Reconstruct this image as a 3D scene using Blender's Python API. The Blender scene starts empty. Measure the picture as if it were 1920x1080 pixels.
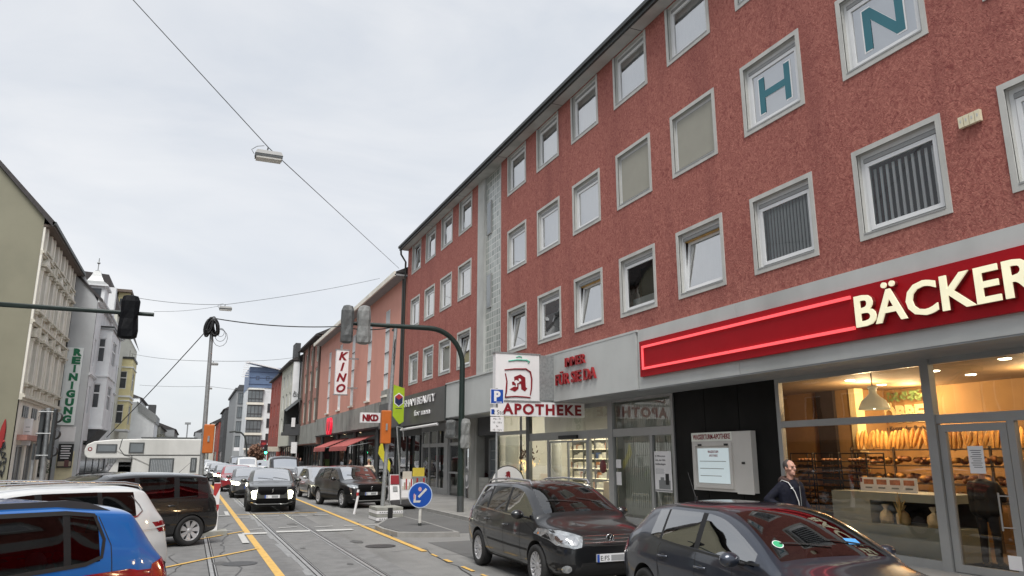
import bpy, bmesh, math, random
from mathutils import Vector, Matrix
from mathutils.geometry import tessellate_polygon
from mathutils.bvhtree import BVHTree
R=math.radians
random.seed(7)
S=bpy.context.scene
COL=S.collection
# ---------------- camera ----------------
CAMZ=2.1; YAW=R(23.03); PIT=R(12.76); FPX=1387.0
cd=bpy.data.cameras.new('camera'); cam=bpy.data.objects.new('camera',cd); COL.objects.link(cam)
cam.location=(0,0,CAMZ); cam.rotation_euler=(R(90)+PIT,0,-YAW)
cd.sensor_width=36; cd.lens=36*FPX/1920; cd.clip_start=.05; cd.clip_end=3000
S.camera=cam
# ---------------- light -----------------
S.view_settings.view_transform='Standard'; S.view_settings.look='None'
S.view_settings.exposure=1.33; S.view_settings.gamma=1
SUN_EL=R(60); SUN_DIR=Vector((-.38,-.92,0)).normalized()
sd=bpy.data.lights.new('sun','SUN'); sd.energy=1.5; sd.angle=R(30); sd.color=(1,.97,.93)
sun=bpy.data.objects.new('sun',sd); COL.objects.link(sun)
sv=SUN_DIR*math.cos(SUN_EL)+Vector((0,0,math.sin(SUN_EL)))
sun.rotation_euler=sv.to_track_quat('Z','Y').to_euler(); sun.location=(0,0,60)
w=bpy.data.worlds.new('World'); S.world=w; w.use_nodes=True
nt=w.node_tree; N=nt.nodes; L=nt.links
bg=N['Background']; bg.inputs[1].default_value=.1
sky=N.new('ShaderNodeTexSky'); sky.sky_type='NISHITA'; sky.sun_disc=False
sky.sun_elevation=SUN_EL; sky.sun_rotation=math.atan2(SUN_DIR.x,SUN_DIR.y)
tc=N.new('ShaderNodeTexCoord'); mp=N.new('ShaderNodeMapping'); mp.inputs['Scale'].default_value=(1,1,2.6)
ns=N.new('ShaderNodeTexNoise'); ns.inputs['Scale'].default_value=1.9; ns.inputs['Detail'].default_value=6; ns.inputs['Roughness'].default_value=.55; ns.inputs['Distortion'].default_value=.6
cr=N.new('ShaderNodeValToRGB'); e=cr.color_ramp.elements
e[0].position=.30; e[0].color=(.70,.745,.81,1); e[1].position=.70; e[1].color=(.985,.985,.99,1)
vm=N.new('ShaderNodeVectorMath'); vm.operation='SCALE'; vm.inputs['Scale'].default_value=3.75
mx=N.new('ShaderNodeMix'); mx.data_type='RGBA'; mx.inputs[0].default_value=.93
L.new(tc.outputs['Generated'],mp.inputs[0]); L.new(mp.outputs[0],ns.inputs['Vector']); L.new(ns.outputs[0],cr.inputs[0])
L.new(cr.outputs[0],vm.inputs[0]); L.new(sky.outputs[0],mx.inputs[6]); L.new(vm.outputs[0],mx.inputs[7]); L.new(mx.outputs[2],bg.inputs[0])
# ---------------- projection helpers (photo pixel -> point on a known plane) ----------
_f=Vector((math.sin(YAW)*math.cos(PIT),math.cos(YAW)*math.cos(PIT),math.sin(PIT)))
_r=Vector((math.cos(YAW),-math.sin(YAW),0)); _u=_r.cross(_f)
def ray(px,py): return _f+_r*((px-960)/FPX)-_u*((py-540)/FPX)
def G(px,py,z=0):
    d=ray(px,py); t=(z-CAMZ)/d.z; return Vector((d.x*t,d.y*t,z))
def AX(px,py,X):
    d=ray(px,py); t=X/d.x; return Vector((X,d.y*t,d.z*t+CAMZ))
def AY(px,py,Y):
    d=ray(px,py); t=Y/d.y; return Vector((d.x*t,Y,d.z*t+CAMZ))
# ---------------- materials ----------------
def mat(name,col,rough=.6,metal=0,var=.12,scale=2.0,bump=0,bscale=60,spec=.5,coat=0,emit=0,stretch=None,dist=0,col2=None,detail=6,back=False,stain=None,brough=None):
    m=bpy.data.materials.new(name); m.use_nodes=True; n=m.node_tree.nodes; l=m.node_tree.links
    b=n['Principled BSDF']; b.inputs['Roughness'].default_value=rough; b.inputs['Metallic'].default_value=metal
    b.inputs['Specular IOR Level'].default_value=spec; b.inputs['Coat Weight'].default_value=coat; b.inputs['Coat Roughness'].default_value=.04
    c=(*col,1)
    t=n.new('ShaderNodeTexCoord'); mpn=n.new('ShaderNodeMapping'); l.new(t.outputs['Object'],mpn.inputs[0])
    if stretch: mpn.inputs['Scale'].default_value=stretch
    no=n.new('ShaderNodeTexNoise'); no.inputs['Scale'].default_value=scale; no.inputs['Detail'].default_value=detail; no.inputs['Roughness'].default_value=.6; no.inputs['Distortion'].default_value=dist
    l.new(mpn.outputs[0],no.inputs['Vector'])
    r=n.new('ShaderNodeValToRGB'); el=r.color_ramp.elements; el[0].position=.3; el[1].position=.7
    if col2: el[0].color=c; el[1].color=(*col2,1)
    else:
        el[0].color=(*[x*(1-var) for x in col],1); el[1].color=(*[min(1,x*(1+var)) for x in col],1)
    l.new(no.outputs[0],r.inputs[0]); out=r.outputs[0]
    if stain:
        n2=n.new('ShaderNodeTexNoise'); n2.inputs['Scale'].default_value=stain[0]; n2.inputs['Detail'].default_value=5
        mp2=n.new('ShaderNodeMapping'); mp2.inputs['Scale'].default_value=stain[3] if len(stain)>3 else (1,1,.25); l.new(t.outputs['Object'],mp2.inputs[0]); l.new(mp2.outputs[0],n2.inputs['Vector'])
        r2=n.new('ShaderNodeValToRGB'); r2.color_ramp.elements[0].position=.5; r2.color_ramp.elements[0].color=(0,0,0,1); r2.color_ramp.elements[1].position=.72; r2.color_ramp.elements[1].color=(stain[2],)*3+(1,)
        l.new(n2.outputs[0],r2.inputs[0]); mm=n.new('ShaderNodeMix'); mm.data_type='RGBA'; l.new(r2.outputs[0],mm.inputs[0]); l.new(out,mm.inputs[6]); mm.inputs[7].default_value=(*stain[1],1); out=mm.outputs[2]
    if back:
        g=n.new('ShaderNodeNewGeometry'); mm=n.new('ShaderNodeMix'); mm.data_type='RGBA'; l.new(g.outputs['Backfacing'],mm.inputs[0]); l.new(out,mm.inputs[6]); mm.inputs[7].default_value=(.02,.02,.02,1); out=mm.outputs[2]
    l.new(out,b.inputs['Base Color'])
    if emit:
        b.inputs['Emission Color'].default_value=c; b.inputs['Emission Strength'].default_value=emit
    if bump:
        bn=n.new('ShaderNodeBump'); bn.inputs['Strength'].default_value=bump; bn.inputs['Distance'].default_value=.02
        nb=n.new('ShaderNodeTexNoise'); nb.inputs['Scale'].default_value=bscale; nb.inputs['Detail'].default_value=4; nb.inputs['Distortion'].default_value=dist
        l.new(mpn.outputs[0],nb.inputs['Vector']); l.new(nb.outputs[0],bn.inputs['Height']); l.new(bn.outputs[0],b.inputs['Normal'])
    if brough:
        rr=n.new('ShaderNodeMapRange'); rr.inputs[3].default_value=brough[0]; rr.inputs[4].default_value=brough[1]; l.new(no.outputs[0],rr.inputs[0]); l.new(rr.outputs[0],b.inputs['Roughness'])
    return m
def glassmat(name,tint=(.85,.9,.88),base=.06,wav=.0,ior=1.55,rough=.01,gcol=(1,1,1)):
    m=bpy.data.materials.new(name); m.use_nodes=True; n=m.node_tree.nodes; l=m.node_tree.links
    n.remove(n['Principled BSDF']); o=n['Material Output']
    tr=n.new('ShaderNodeBsdfTransparent'); tr.inputs[0].default_value=(*tint,1)
    gl=n.new('ShaderNodeBsdfGlossy'); gl.inputs['Roughness'].default_value=rough; gl.inputs[0].default_value=(*gcol,1)
    fr=n.new('ShaderNodeFresnel'); fr.inputs[0].default_value=ior
    ad=n.new('ShaderNodeMath'); ad.operation='MULTIPLY_ADD'; ad.inputs[1].default_value=1-base; ad.inputs[2].default_value=base; ad.use_clamp=True
    g=n.new('ShaderNodeNewGeometry')
    mi=n.new('ShaderNodeMixShader'); l.new(fr.outputs[0],ad.inputs[0]); l.new(ad.outputs[0],mi.inputs[0]); l.new(tr.outputs[0],mi.inputs[1]); l.new(gl.outputs[0],mi.inputs[2]); l.new(mi.outputs[0],o.inputs[0])
    if wav:
        t=n.new('ShaderNodeTexCoord'); no=n.new('ShaderNodeTexNoise'); no.inputs['Scale'].default_value=1.3; no.inputs['Detail'].default_value=1
        l.new(t.outputs['Object'],no.inputs['Vector']); b=n.new('ShaderNodeBump'); b.inputs['Strength'].default_value=wav; b.inputs['Distance'].default_value=.02
        l.new(no.outputs[0],b.inputs['Height']); l.new(b.outputs[0],gl.inputs['Normal']); l.new(b.outputs[0],fr.inputs['Normal'])
    return m
M={}
def mk(k,*a,**kw): M[k]=mat(k,*a,**kw); return M[k]
mk('stucco',(.215,.050,.043),.9,var=0,col2=(.48,.185,.142),scale=8,dist=2.2,bump=.9,bscale=13,stretch=(1,1,.8),detail=10,stain=(1.1,(.20,.055,.048),.5,(1,1,.12)))
mk('grey_render',(.46,.47,.45),.85,var=.10,scale=1.2,bump=.15,bscale=80,stain=(.8,(.22,.22,.2),.5))
mk('surround',(.50,.50,.47),.8,var=.08,scale=3,stain=(1.5,(.28,.28,.26),.4))
mk('fascia',(.50,.515,.50),.7,var=.06,scale=.9,bump=.05,stain=(.7,(.25,.255,.24),.45,(.6,.6,.15)))
mk('upvc',(.75,.76,.76),.35,var=.03)
mk('upvc_grey',(.30,.305,.30),.45,var=.06)
mk('alu',(.36,.365,.36),.4,metal=.35,var=.06)
mk('alu_dark',(.10,.105,.105),.4,metal=.4)
mk('dark_gap',(.015,.015,.015),.8)
mk('gutter',(.035,.04,.038),.5,var=.2)
mk('rooftile',(.05,.045,.045),.8,var=.3,scale=8,bump=.3,bscale=20)
mk('black_panel',(.008,.008,.0075),.5,var=.4,scale=1.2,spec=.12)
mk('dark_sign',(.085,.083,.080),.5,var=.15,scale=1)
mk('red_sign',(.36,.004,.010),.5,spec=.2,var=.05)
mk('red_letter',(.30,.008,.012),.4)
mk('white_sign',(.78,.77,.77),.4,var=.03,stain=(1.5,(.5,.5,.48),.25))
mk('white',(.8,.8,.8),.5,var=.03)
mk('black',(.012,.012,.012),.5)
mk('rubber',(.016,.016,.016),.8,var=.3)
mk('steel',(.45,.45,.44),.35,metal=.9)
mk('galv',(.32,.33,.33),.5,metal=.5,var=.2,scale=12)
mk('rail_steel',(.45,.45,.44),.45,metal=.7,var=.15,scale=5)
mk('mast_green',(.010,.022,.018),.45,var=.25,scale=5)
mk('curtain',(.80,.80,.79),.9,var=.05,stretch=(1,8,1),scale=3)
mk('blind',(.33,.32,.27),.8,var=.04)
mk('dark_int',(.02,.02,.022),.9)
mk('wood_yellow',(.55,.33,.10),.6,var=.25,scale=4,stretch=(1,1,6))
mk('teal',(.035,.16,.20),.6,var=.03)
mk('frost',(.50,.54,.56),.6,var=.05)
mk('asphalt',(.20,.198,.19),.85,var=.10,scale=2.4,bump=.4,bscale=220,stain=(.9,(.105,.105,.10),.75,(1,.22,1)),brough=(.55,.9))
mk('asphalt_dark',(.105,.105,.103),.85,var=.12,scale=.8,bump=.3,bscale=200)
mk('track_bed',(.168,.168,.165),.8,var=.2,scale=3,bump=.25,bscale=180,stain=(.6,(.085,.085,.087),.6,(1,.08,1)))
mk('paving',(.21,.205,.195),.85,var=.12,scale=.8,bump=.2,bscale=150,stain=(.5,(.13,.125,.12),.5,(1,1,1)))
mk('kerb',(.26,.255,.24),.8,var=.15,scale=4,bump=.2,bscale=90)
mk('paint_white',(.50,.50,.48),.7,var=.25,scale=9,stain=(9,(.16,.16,.155),.6,(1,1,1)))
mk('paint_yellow',(.62,.385,.10),.7,var=.15,scale=8,stain=(7,(.25,.18,.08),.35,(1,1,1)))
mk('plaster_olive',(.25,.24,.175),.9,var=.07,scale=.5,bump=.2,bscale=50,stain=(.3,(.17,.17,.125),.5,(1,1,.6)))
mk('cream',(.80,.77,.68),.85,var=.08,scale=1,stain=(.8,(.52,.50,.43),.5))
mk('cream_dark',(.62,.59,.50),.85,var=.1,scale=1.5)
mk('white_plaster',(.76,.78,.79),.85,var=.08,scale=.8,stain=(.6,(.44,.45,.46),.5))
mk('yellow_plaster',(.70,.63,.36),.85,var=.08,scale=1,stain=(.9,(.55,.47,.22),.4))
mk('pink',(.66,.32,.25),.85,var=.05,scale=.8,bump=.1,bscale=60,stain=(.5,(.58,.27,.21),.5))
mk('brown_pil',(.13,.10,.08),.8,var=.15)
mk('salmon',(.42,.21,.17),.85,var=.12,scale=2)
mk('concrete',(.30,.30,.275),.85,var=.15,scale=1,bump=.1,stain=(1.2,(.13,.13,.12),.6,(1,1,.4)))
mk('brick_red',(.33,.08,.06),.85,var=.12,scale=2)
mk('cream2',(.62,.62,.54),.85,var=.07)
mk('blue_panel',(.13,.19,.31),.5,var=.1,scale=.6)
mk('grey_wall',(.27,.28,.285),.8,var=.1)
mk('dark_wall',(.06,.062,.065),.7,var=.15)
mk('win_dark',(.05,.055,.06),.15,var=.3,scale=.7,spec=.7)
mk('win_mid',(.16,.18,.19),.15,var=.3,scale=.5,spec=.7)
M['glass']=glassmat('window_glass',base=.08,wav=.12)
M['glass_up']=glassmat('upper_window_glass',tint=(.85,.88,.88),base=.42,wav=.15,ior=1.7)
M['glass_clear']=glassmat('clear_window_glass',tint=(.9,.92,.92),base=.02,wav=.12,ior=1.45)
M['glass_shop']=glassmat('shop_glass',tint=(.9,.92,.9),base=.06,wav=.08,ior=1.45)
# glass blocks
def blockmat():
    m=mat('glass_block',(.22,.24,.225),.25,var=.3,scale=1.5,spec=.6); n=m.node_tree.nodes; l=m.node_tree.links
    t=n.new('ShaderNodeTexCoord'); sx=n.new('ShaderNodeSeparateXYZ'); cx=n.new('ShaderNodeCombineXYZ'); l.new(t.outputs['Object'],sx.inputs[0]); l.new(sx.outputs[1],cx.inputs[0]); l.new(sx.outputs[2],cx.inputs[1])
    br=n.new('ShaderNodeTexBrick'); br.offset=0; br.inputs['Scale'].default_value=1; br.inputs['Brick Width'].default_value=.27; br.inputs['Row Height'].default_value=.27; br.inputs['Mortar Size'].default_value=.022
    br.inputs['Color1'].default_value=(.22,.245,.225,1); br.inputs['Color2'].default_value=(.40,.43,.40,1); br.inputs['Mortar'].default_value=(.55,.55,.52,1); l.new(cx.outputs[0],br.inputs['Vector'])
    l.new(br.outputs[0],n['Principled BSDF'].inputs['Base Color']); b=n.new('ShaderNodeBump'); b.inputs['Strength'].default_value=.6; b.inputs['Distance'].default_value=.02; b.invert=True
    l.new(br.outputs[1],b.inputs['Height']); l.new(b.outputs[0],n['Principled BSDF'].inputs['Normal']); return m
M['glass_block']=blockmat()
# ---------------- mesh builder ----------------
class Fr:
    """local frame: u right, v up, n outward"""
    def __init__(s,o,U,V,Nn): s.o=Vector(o); s.U=Vector(U); s.V=Vector(V); s.N=Vector(Nn)
    def p(s,u,v,n=0): return s.o+s.U*u+s.V*v+s.N*n
def FR(X): return Fr((X,0,0),(0,-1,0),(0,0,1),(-1,0,0))     # right-hand facades: u=-Y
def FL(X): return Fr((X,0,0),(0,1,0),(0,0,1),(1,0,0))       # left-hand facades: u=Y
def FC(Y): return Fr((0,Y,0),(1,0,0),(0,0,1),(0,-1,0))      # walls facing the camera: u=X
W0=Fr((0,0,0),(1,0,0),(0,0,1),(0,-1,0))
class MB:
    def __init__(s): s.v=[]; s.f=[]; s.mi=[]; s.sm=[]
    def add(s,vs,fs,mi=0,sm=False):
        k=len(s.v); s.v+=[Vector(a) for a in vs]
        for f in fs: s.f.append([k+i for i in f]); s.mi.append(mi); s.sm.append(sm)
        return s
    def box(s,x0,x1,y0,y1,z0,z1,mi=0):
        v=[(x,y,z) for x in(x0,x1) for y in(y0,y1) for z in(z0,z1)]
        return s.add(v,[(0,1,3,2),(4,6,7,5),(0,4,5,1),(2,3,7,6),(0,2,6,4),(1,5,7,3)],mi)
    def fb(s,F,u0,u1,v0,v1,n0,n1,mi=0):
        v=[F.p(u,vv,n) for u in(u0,u1) for vv in(v0,v1) for n in(n0,n1)]
        return s.add(v,[(0,1,3,2),(4,6,7,5),(0,4,5,1),(2,3,7,6),(0,2,6,4),(1,5,7,3)],mi)
    def quad(s,a,b,c,d,mi=0): return s.add([a,b,c,d],[(0,1,2,3)],mi)
    def fq(s,F,u0,u1,v0,v1,n=0,mi=0): return s.add([F.p(u0,v0,n),F.p(u1,v0,n),F.p(u1,v1,n),F.p(u0,v1,n)],[(0,1,2,3)],mi)
    def poly(s,F,pts,n0,n1,mi=0):
        k=len(pts); v=[F.p(a,b,n1) for a,b in pts]+[F.p(a,b,n0) for a,b in pts]
        tr=tessellate_polygon([[Vector((a,b,0)) for a,b in pts]])
        f=[tuple(t) for t in tr]+[tuple(k+i for i in reversed(t)) for t in tr]+[(i,i+k,(i+1)%k+k,(i+1)%k) for i in range(k)]
        return s.add(v,f,mi)
    def tube(s,path,r,n=8,mi=0,caps=True,sm=True):
        P=[Vector(p) for p in path]; rs=r if isinstance(r,(list,tuple)) else [r]*len(P)
        vs=[];prev=None
        for i,p in enumerate(P):
            t=(P[min(i+1,len(P)-1)]-P[max(i-1,0)]).normalized()
            if prev is None:
                a=Vector((0,0,1)) if abs(t.z)<.9 else Vector((1,0,0)); x=t.cross(a).normalized()
            else:
                x=(prev-t*prev.dot(t)); x=x.normalized() if x.length>1e-6 else t.cross(Vector((0,0,1))).normalized()
            prev=x; y=t.cross(x)
            for k in range(n):
                a=2*math.pi*k/n; vs.append(p+(x*math.cos(a)+y*math.sin(a))*rs[i])
        fs=[(i*n+k,i*n+(k+1)%n,(i+1)*n+(k+1)%n,(i+1)*n+k) for i in range(len(P)-1) for k in range(n)]
        s.add(vs,fs,mi,sm)
        if caps:
            s.add(vs[:n],[tuple(range(n))],mi); s.add(vs[-n:],[tuple(range(n-1,-1,-1))],mi)
        return s
    def cyl(s,c,r,h,n=16,axis='z',mi=0,r2=None):
        c=Vector(c); d={'x':Vector((1,0,0)),'y':Vector((0,1,0)),'z':Vector((0,0,1))}[axis]*h
        return s.tube([c,c+d],[r,r if r2 is None else r2],n,mi)
    def lathe(s,prof,c=(0,0,0),n=20,mi=0,axis='z',sm=True):
        c=Vector(c); vs=[]
        for r,z in prof:
            for k in range(n):
                a=2*math.pi*k/n; q=(r*math.cos(a),r*math.sin(a),z)
                if axis=='y': q=(q[0],q[2],q[1])
                if axis=='x': q=(q[2],q[0],q[1])
                vs.append(c+Vector(q))
        return s.add(vs,[(i*n+k,i*n+(k+1)%n,(i+1)*n+(k+1)%n,(i+1)*n+k) for i in range(len(prof)-1) for k in range(n)],mi,sm)
    def ell(s,c,r,nu=12,nv=8,mi=0,rot=None):
        c=Vector(c); vs=[];
        for j in range(nv+1):
            b=math.pi*j/nv
            for i in range(nu):
                a=2*math.pi*i/nu; q=Vector((r[0]*math.sin(b)*math.cos(a),r[1]*math.sin(b)*math.sin(a),r[2]*math.cos(b)))
                if rot: q=rot@q
                vs.append(c+q)
        return s.add(vs,[(j*nu+i,(j+1)*nu+i,(j+1)*nu+(i+1)%nu,j*nu+(i+1)%nu) for j in range(nv) for i in range(nu)],mi,True)
    def text(s,F,txt,u,v,h,depth=.01,n0=0,mi=0,w=None,bold=0,shear=0,align='LEFT',sp=1,font_h=.73):
        cu=bpy.data.curves.new('t','FONT'); cu.body=txt; cu.size=h/font_h; cu.extrude=depth/2; cu.offset=bold; cu.shear=shear; cu.align_x=align; cu.space_character=sp; cu.resolution_u=3; cu.fill_mode='BOTH' if depth>0 else 'FRONT'
        o=bpy.data.objects.new('t',cu); COL.objects.link(o); dg=bpy.context.evaluated_depsgraph_get(); me=bpy.data.meshes.new_from_object(o.evaluated_get(dg))
        xs=[a.co.x for a in me.vertices]
        if xs:
            k=1
            if w: k=w/(max(xs)-min(xs))
            x0=min(xs) if align=='LEFT' else 0
            s.add([F.p(u+(a.co.x-x0)*k,v+a.co.y,n0+a.co.z+depth/2) for a in me.vertices],[tuple(p.vertices) for p in me.polygons],mi)
        bpy.data.objects.remove(o); bpy.data.curves.remove(cu); bpy.data.meshes.remove(me)
        return s
    def build(s,name,mats,parent=None,kind=None):
        me=bpy.data.meshes.new(name); off=Vector((0,0,0))
        if parent is not None:
            q=parent
            while q is not None: off=off+q.location; q=q.parent
        if not isinstance(mats,(list,tuple)): mats=[mats]
        me.from_pydata([tuple(a-off) for a in s.v],[],s.f)
        for m in mats: me.materials.append(M[m] if isinstance(m,str) else m)
        me.polygons.foreach_set('material_index',s.mi); me.polygons.foreach_set('use_smooth',s.sm); me.update()
        o=bpy.data.objects.new(name,me); COL.objects.link(o)
        if parent is not None: o.parent=parent
        if kind: o['kind']=kind
        return o
def tag(o,label,cat,group=None):
    o['label']=label; o['category']=cat
    if group: o['group']=group
    return o
def thing(name,label,cat,loc=(0,0,0),group=None):
    o=bpy.data.objects.new(name,None); COL.objects.link(o); o.location=loc; o.empty_display_size=.3
    return tag(o,label,cat,group)
def copy_tree(o,parent=None):
    c=o.copy(); COL.objects.link(c)
    if parent is not None: c.parent=parent
    for ch in [x for x in S.objects if x.parent==o]: copy_tree(ch,c)
    return c
def wall(mb,F,u0,u1,v0,v1,holes,depth=.2,mi=0,rmi=None,n=0,close=False):
    """wall face with rectangular holes and reveals going inward"""
    rmi=mi if rmi is None else rmi
    us=sorted({u0,u1}|{h[0] for h in holes}|{h[1] for h in holes}); vs=sorted({v0,v1}|{h[2] for h in holes}|{h[3] for h in holes})
    us=[x for x in us if u0<=x<=u1]; vs=[x for x in vs if v0<=x<=v1]
    for a,b in zip(us,us[1:]):
        for c,d in zip(vs,vs[1:]):
            mu,mv=(a+b)/2,(c+d)/2
            if any(h[0]<mu<h[1] and h[2]<mv<h[3] for h in holes): continue
            mb.fq(F,a,b,c,d,n,mi)
    for a,b,c,d in holes:
        p=F.p; q=[(a,c),(b,c),(b,d),(a,d)]
        for i in range(4):
            (x0,y0),(x1,y1)=q[i],q[(i+1)%4]
            mb.quad(p(x0,y0,n),p(x0,y0,n-depth),p(x1,y1,n-depth),p(x1,y1,n),rmi)
def one(name,mb,mats,label,cat,group=None,kind=None):
    xs=[a.x for a in mb.v]; ys=[a.y for a in mb.v]; zs=[a.z for a in mb.v]
    c=Vector(((min(xs)+max(xs))/2,(min(ys)+max(ys))/2,min(zs))); mb.v=[a-c for a in mb.v]
    o=mb.build(name,mats); o.location=c
    if kind: o['kind']=kind
    return tag(o,label,cat,group)
# ================= ground =================
mb=MB(); mb.quad((-400,-60,0),(400,-60,0),(400,900,0),(-400,900,0)); mb.build('ground','asphalt',kind='structure')
KX=8.55; PZ=.13
mb=MB()
mb.quad((.1,-30,.004),(3.9,-30,.004),(3.9,420,.004),(.1,420,.004)); mb.quad((-.9,-30,.004),(.1,-30,.004),(.1,420,.004),(-.9,420,.004)); mb.build('tram_track_bed','track_bed',kind='structure')
# right pavement with kerb
mb=MB()
mb.box(KX+.15,14,-30,420,-.1,PZ,0); mb.box(KX,KX+.15,-30,420,-.1,PZ-.004,1)
mb.build('pavement_right',['paving','kerb'],kind='structure')
mb=MB(); mb.box(-13,-6.4,50,420,-.1,PZ,0); mb.box(-6.4,-6.25,50,420,-.1,PZ-.004,1)
mb.build('pavement_left',['paving','kerb'],kind='structure')
# rails: steel head either side of a groove, both tracks
mb=MB()
for rx in (2.34,3.40,.58,-.48):
    mb.box(rx-.055,rx+.012,-30,400,0,.010,0); mb.box(rx+.012,rx+.045,-30,400,0,.0065,1); mb.box(rx+.045,rx+.062,-30,400,0,.009,0)
    mb.box(rx-.075,rx-.055,-30,400,0,.0075,1)
    mb.box(rx+.062,rx+.078,-30,400,0,.0075,1)
mb.build('tram_rails',['rail_steel','dark_gap'],kind='structure')
# light worn seam beside the first rail
mb=MB(); rnd=random.Random(3)
y=2.0
for rx,w_ in ((2.34,.17),(3.40,.05)):
    y=2.0
    while y<60:
        l=rnd.uniform(.5,1.5); a=rnd.uniform(.4,1)*w_
        mb.quad((rx-.08-a,y,.0085),(rx-.08,y,.0085),(rx-.08,y+l,.0085),(rx-.08-a*rnd.uniform(.6,1.2),y+l,.0085)); y+=l
mk('seam',(.24,.245,.245),.8,var=.3,scale=10)
mb.build('track_joint_filler','seam',kind='structure')
# markings
ZM=.011
def strip(mb,p,q,w_,z=ZM,mi=0):
    p=Vector(p);q=Vector(q); d=(q-p).normalized(); s_=Vector((-d.y,d.x,0))*w_/2
    mb.quad((p-s_).to_2d().to_3d()+Vector((0,0,z)),(q-s_).to_2d().to_3d()+Vector((0,0,z)),(q+s_).to_2d().to_3d()+Vector((0,0,z)),(p+s_).to_2d().to_3d()+Vector((0,0,z)),mi)
mb=MB()
strip(mb,(1.68,-5,0),(1.64,60,0),.16); 
strip(mb,(5.02,16.8,0),(5.0,70,0),.14,.0145)
y=16.3
while y>4: strip(mb,(5.03,y,0),(5.03+rnd.uniform(-.02,.02),y-rnd.uniform(.3,.8),0),rnd.uniform(.05,.12),.0145); y-=rnd.uniform(.7,1.1)
strip(mb,G(442,966),G(594,961.5),.12,.0185)
strip(mb,G(307,1066),G(380,1050.5),.10,.0185); strip(mb,G(380,1050.5),G(484,1029.5),.10,.0185)
strip(mb,G(310,1024),G(391,1009),.09,.0185); strip(mb,G(391,1009),G(457,997),.09,.0185)
strip(mb,G(410,946.5),G(418,945.5),.09)
mb.build('road_markings_yellow','paint_yellow',kind='structure')
mb=MB(); z2=.0225
for a,b in (((440,971.5),(467,971)),((493,969),(523,968)),((547,968.5),(576,968)),((590,966.5),(616,966)),
            ((398,998),(435,995.5)),((468,994),(492,993)),((522,991),(557,989)),((590,989.5),(624,987.5)),((645,986.5),(720,985))):
    strip(mb,G(*a),G(*b),.11,z2)
for a,b in (((455,1002.5),(501,1000.5)),((518,998.5),(581,996.5)),((593,996.5),(661,994))): strip(mb,G(*a),G(*b),.45,z2)
strip(mb,G(451,1003),G(461,1020),.16,z2+.003); strip(mb,G(423,960),G(427,968),.14,z2); strip(mb,G(410,968.5),G(427,967),.2,z2+.003)
strip(mb,(7.0,4,0),(7.0,5,0),.1,z2)
mb.build('road_markings_white','paint_white',kind='structure')
# dark asphalt patches and repair seams
mb=MB()
for (x0,x1,y0,y1) in ((5.6,7.9,6,18.5),(4.1,5.0,30,52),(-6,-1.2,9,17),(6.9,8.5,20.3,30)):
    mb.quad((x0,y0,.005),(x1,y0,.005),(x1,y1,.005),(x0,y1,.005))
mb.build('asphalt_patches','asphalt_dark',kind='structure')
# traffic island
isl=[G(703,984,.13),G(716,990,.13),G(745,997.5,.13),G(800,998,.13),G(862,997,.13),G(800,978,.13),G(757,967,.13),G(722,973,.13)]
cx=sum((p.x for p in isl))/8; cy=sum((p.y for p in isl))/8
mb=MB(); FZ=Fr((0,0,0),(1,0,0),(0,1,0),(0,0,1))
mb.poly(FZ,[(p.x,p.y) for p in isl],-.05,.12,1)
mb.poly(FZ,[(cx+(p.x-cx)*.88,cy+(p.y-cy)*.9) for p in isl],.0,.135,0)
mb.build('traffic_island',['asphalt_dark','kerb'],kind='structure')

# ================= main red building =================
FX=11.235; D=FX
bld=thing('red_apartment_building','four storey dark red rendered building with grey framed windows, glass block stairwell and shops below','building',(FX,20,0))
F=FR(FX)
cols=[3.706,3.4515,3.198,2.944,2.392,2.1365,1.883,1.628,1.374,1.1205,.864,.6095,.355]; WW=.1662
rows=[(.3475,.5055),(.640,.7965),(.932,1.087)]
holes=[];wins=[]
for r,(a,b) in enumerate(rows):
    for c,y in enumerate(cols):
        u0=-y*D; u1=u0+WW*D; v0=CAMZ+a*D; v1=CAMZ+b*D; m_=.10
        holes.append((u0+m_,u1-m_,v0+m_,v1-m_ if r<2 else v1+.0)); wins.append((r,c,u0,u1,v0,v1))
YF=42.6; YN=1.0; ZT=14.36; ZF=5.46
SU0,SU1=-30.35,-27.6          # stair strip
mb=MB()
hL=[h for h in holes if h[1]<SU0]; hR=[h for h in holes if h[0]>SU1]
wall(mb,F,-YF,SU0,ZF-.2,ZT,hL,.16,0,1); wall(mb,F,SU1,-YN,ZF-.2,ZT,hR,.16,0,1)
# side walls, back
mb.quad((FX,YF,ZF-.2),(FX+12,YF,ZF-.2),(FX+12,YF,ZT),(FX,YF,ZT),0); mb.quad((FX,YN,0),(FX+12,YN,0),(FX+12,YN,ZT),(FX,YN,ZT),0)
mb.quad((FX+12,YN,0),(FX+12,YF,0),(FX+12,YF,ZT),(FX+12,YN,ZT),0)
mb.add([(FX,YF,ZT),(FX+12,YF,ZT),(FX+6,YF,ZT+3.2),(FX,YN,ZT),(FX+12,YN,ZT),(FX+6,YN,ZT+3.2)],[(0,1,2),(3,5,4)],0)
wl=mb.build('wall',['stucco','surround'],bld)
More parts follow.
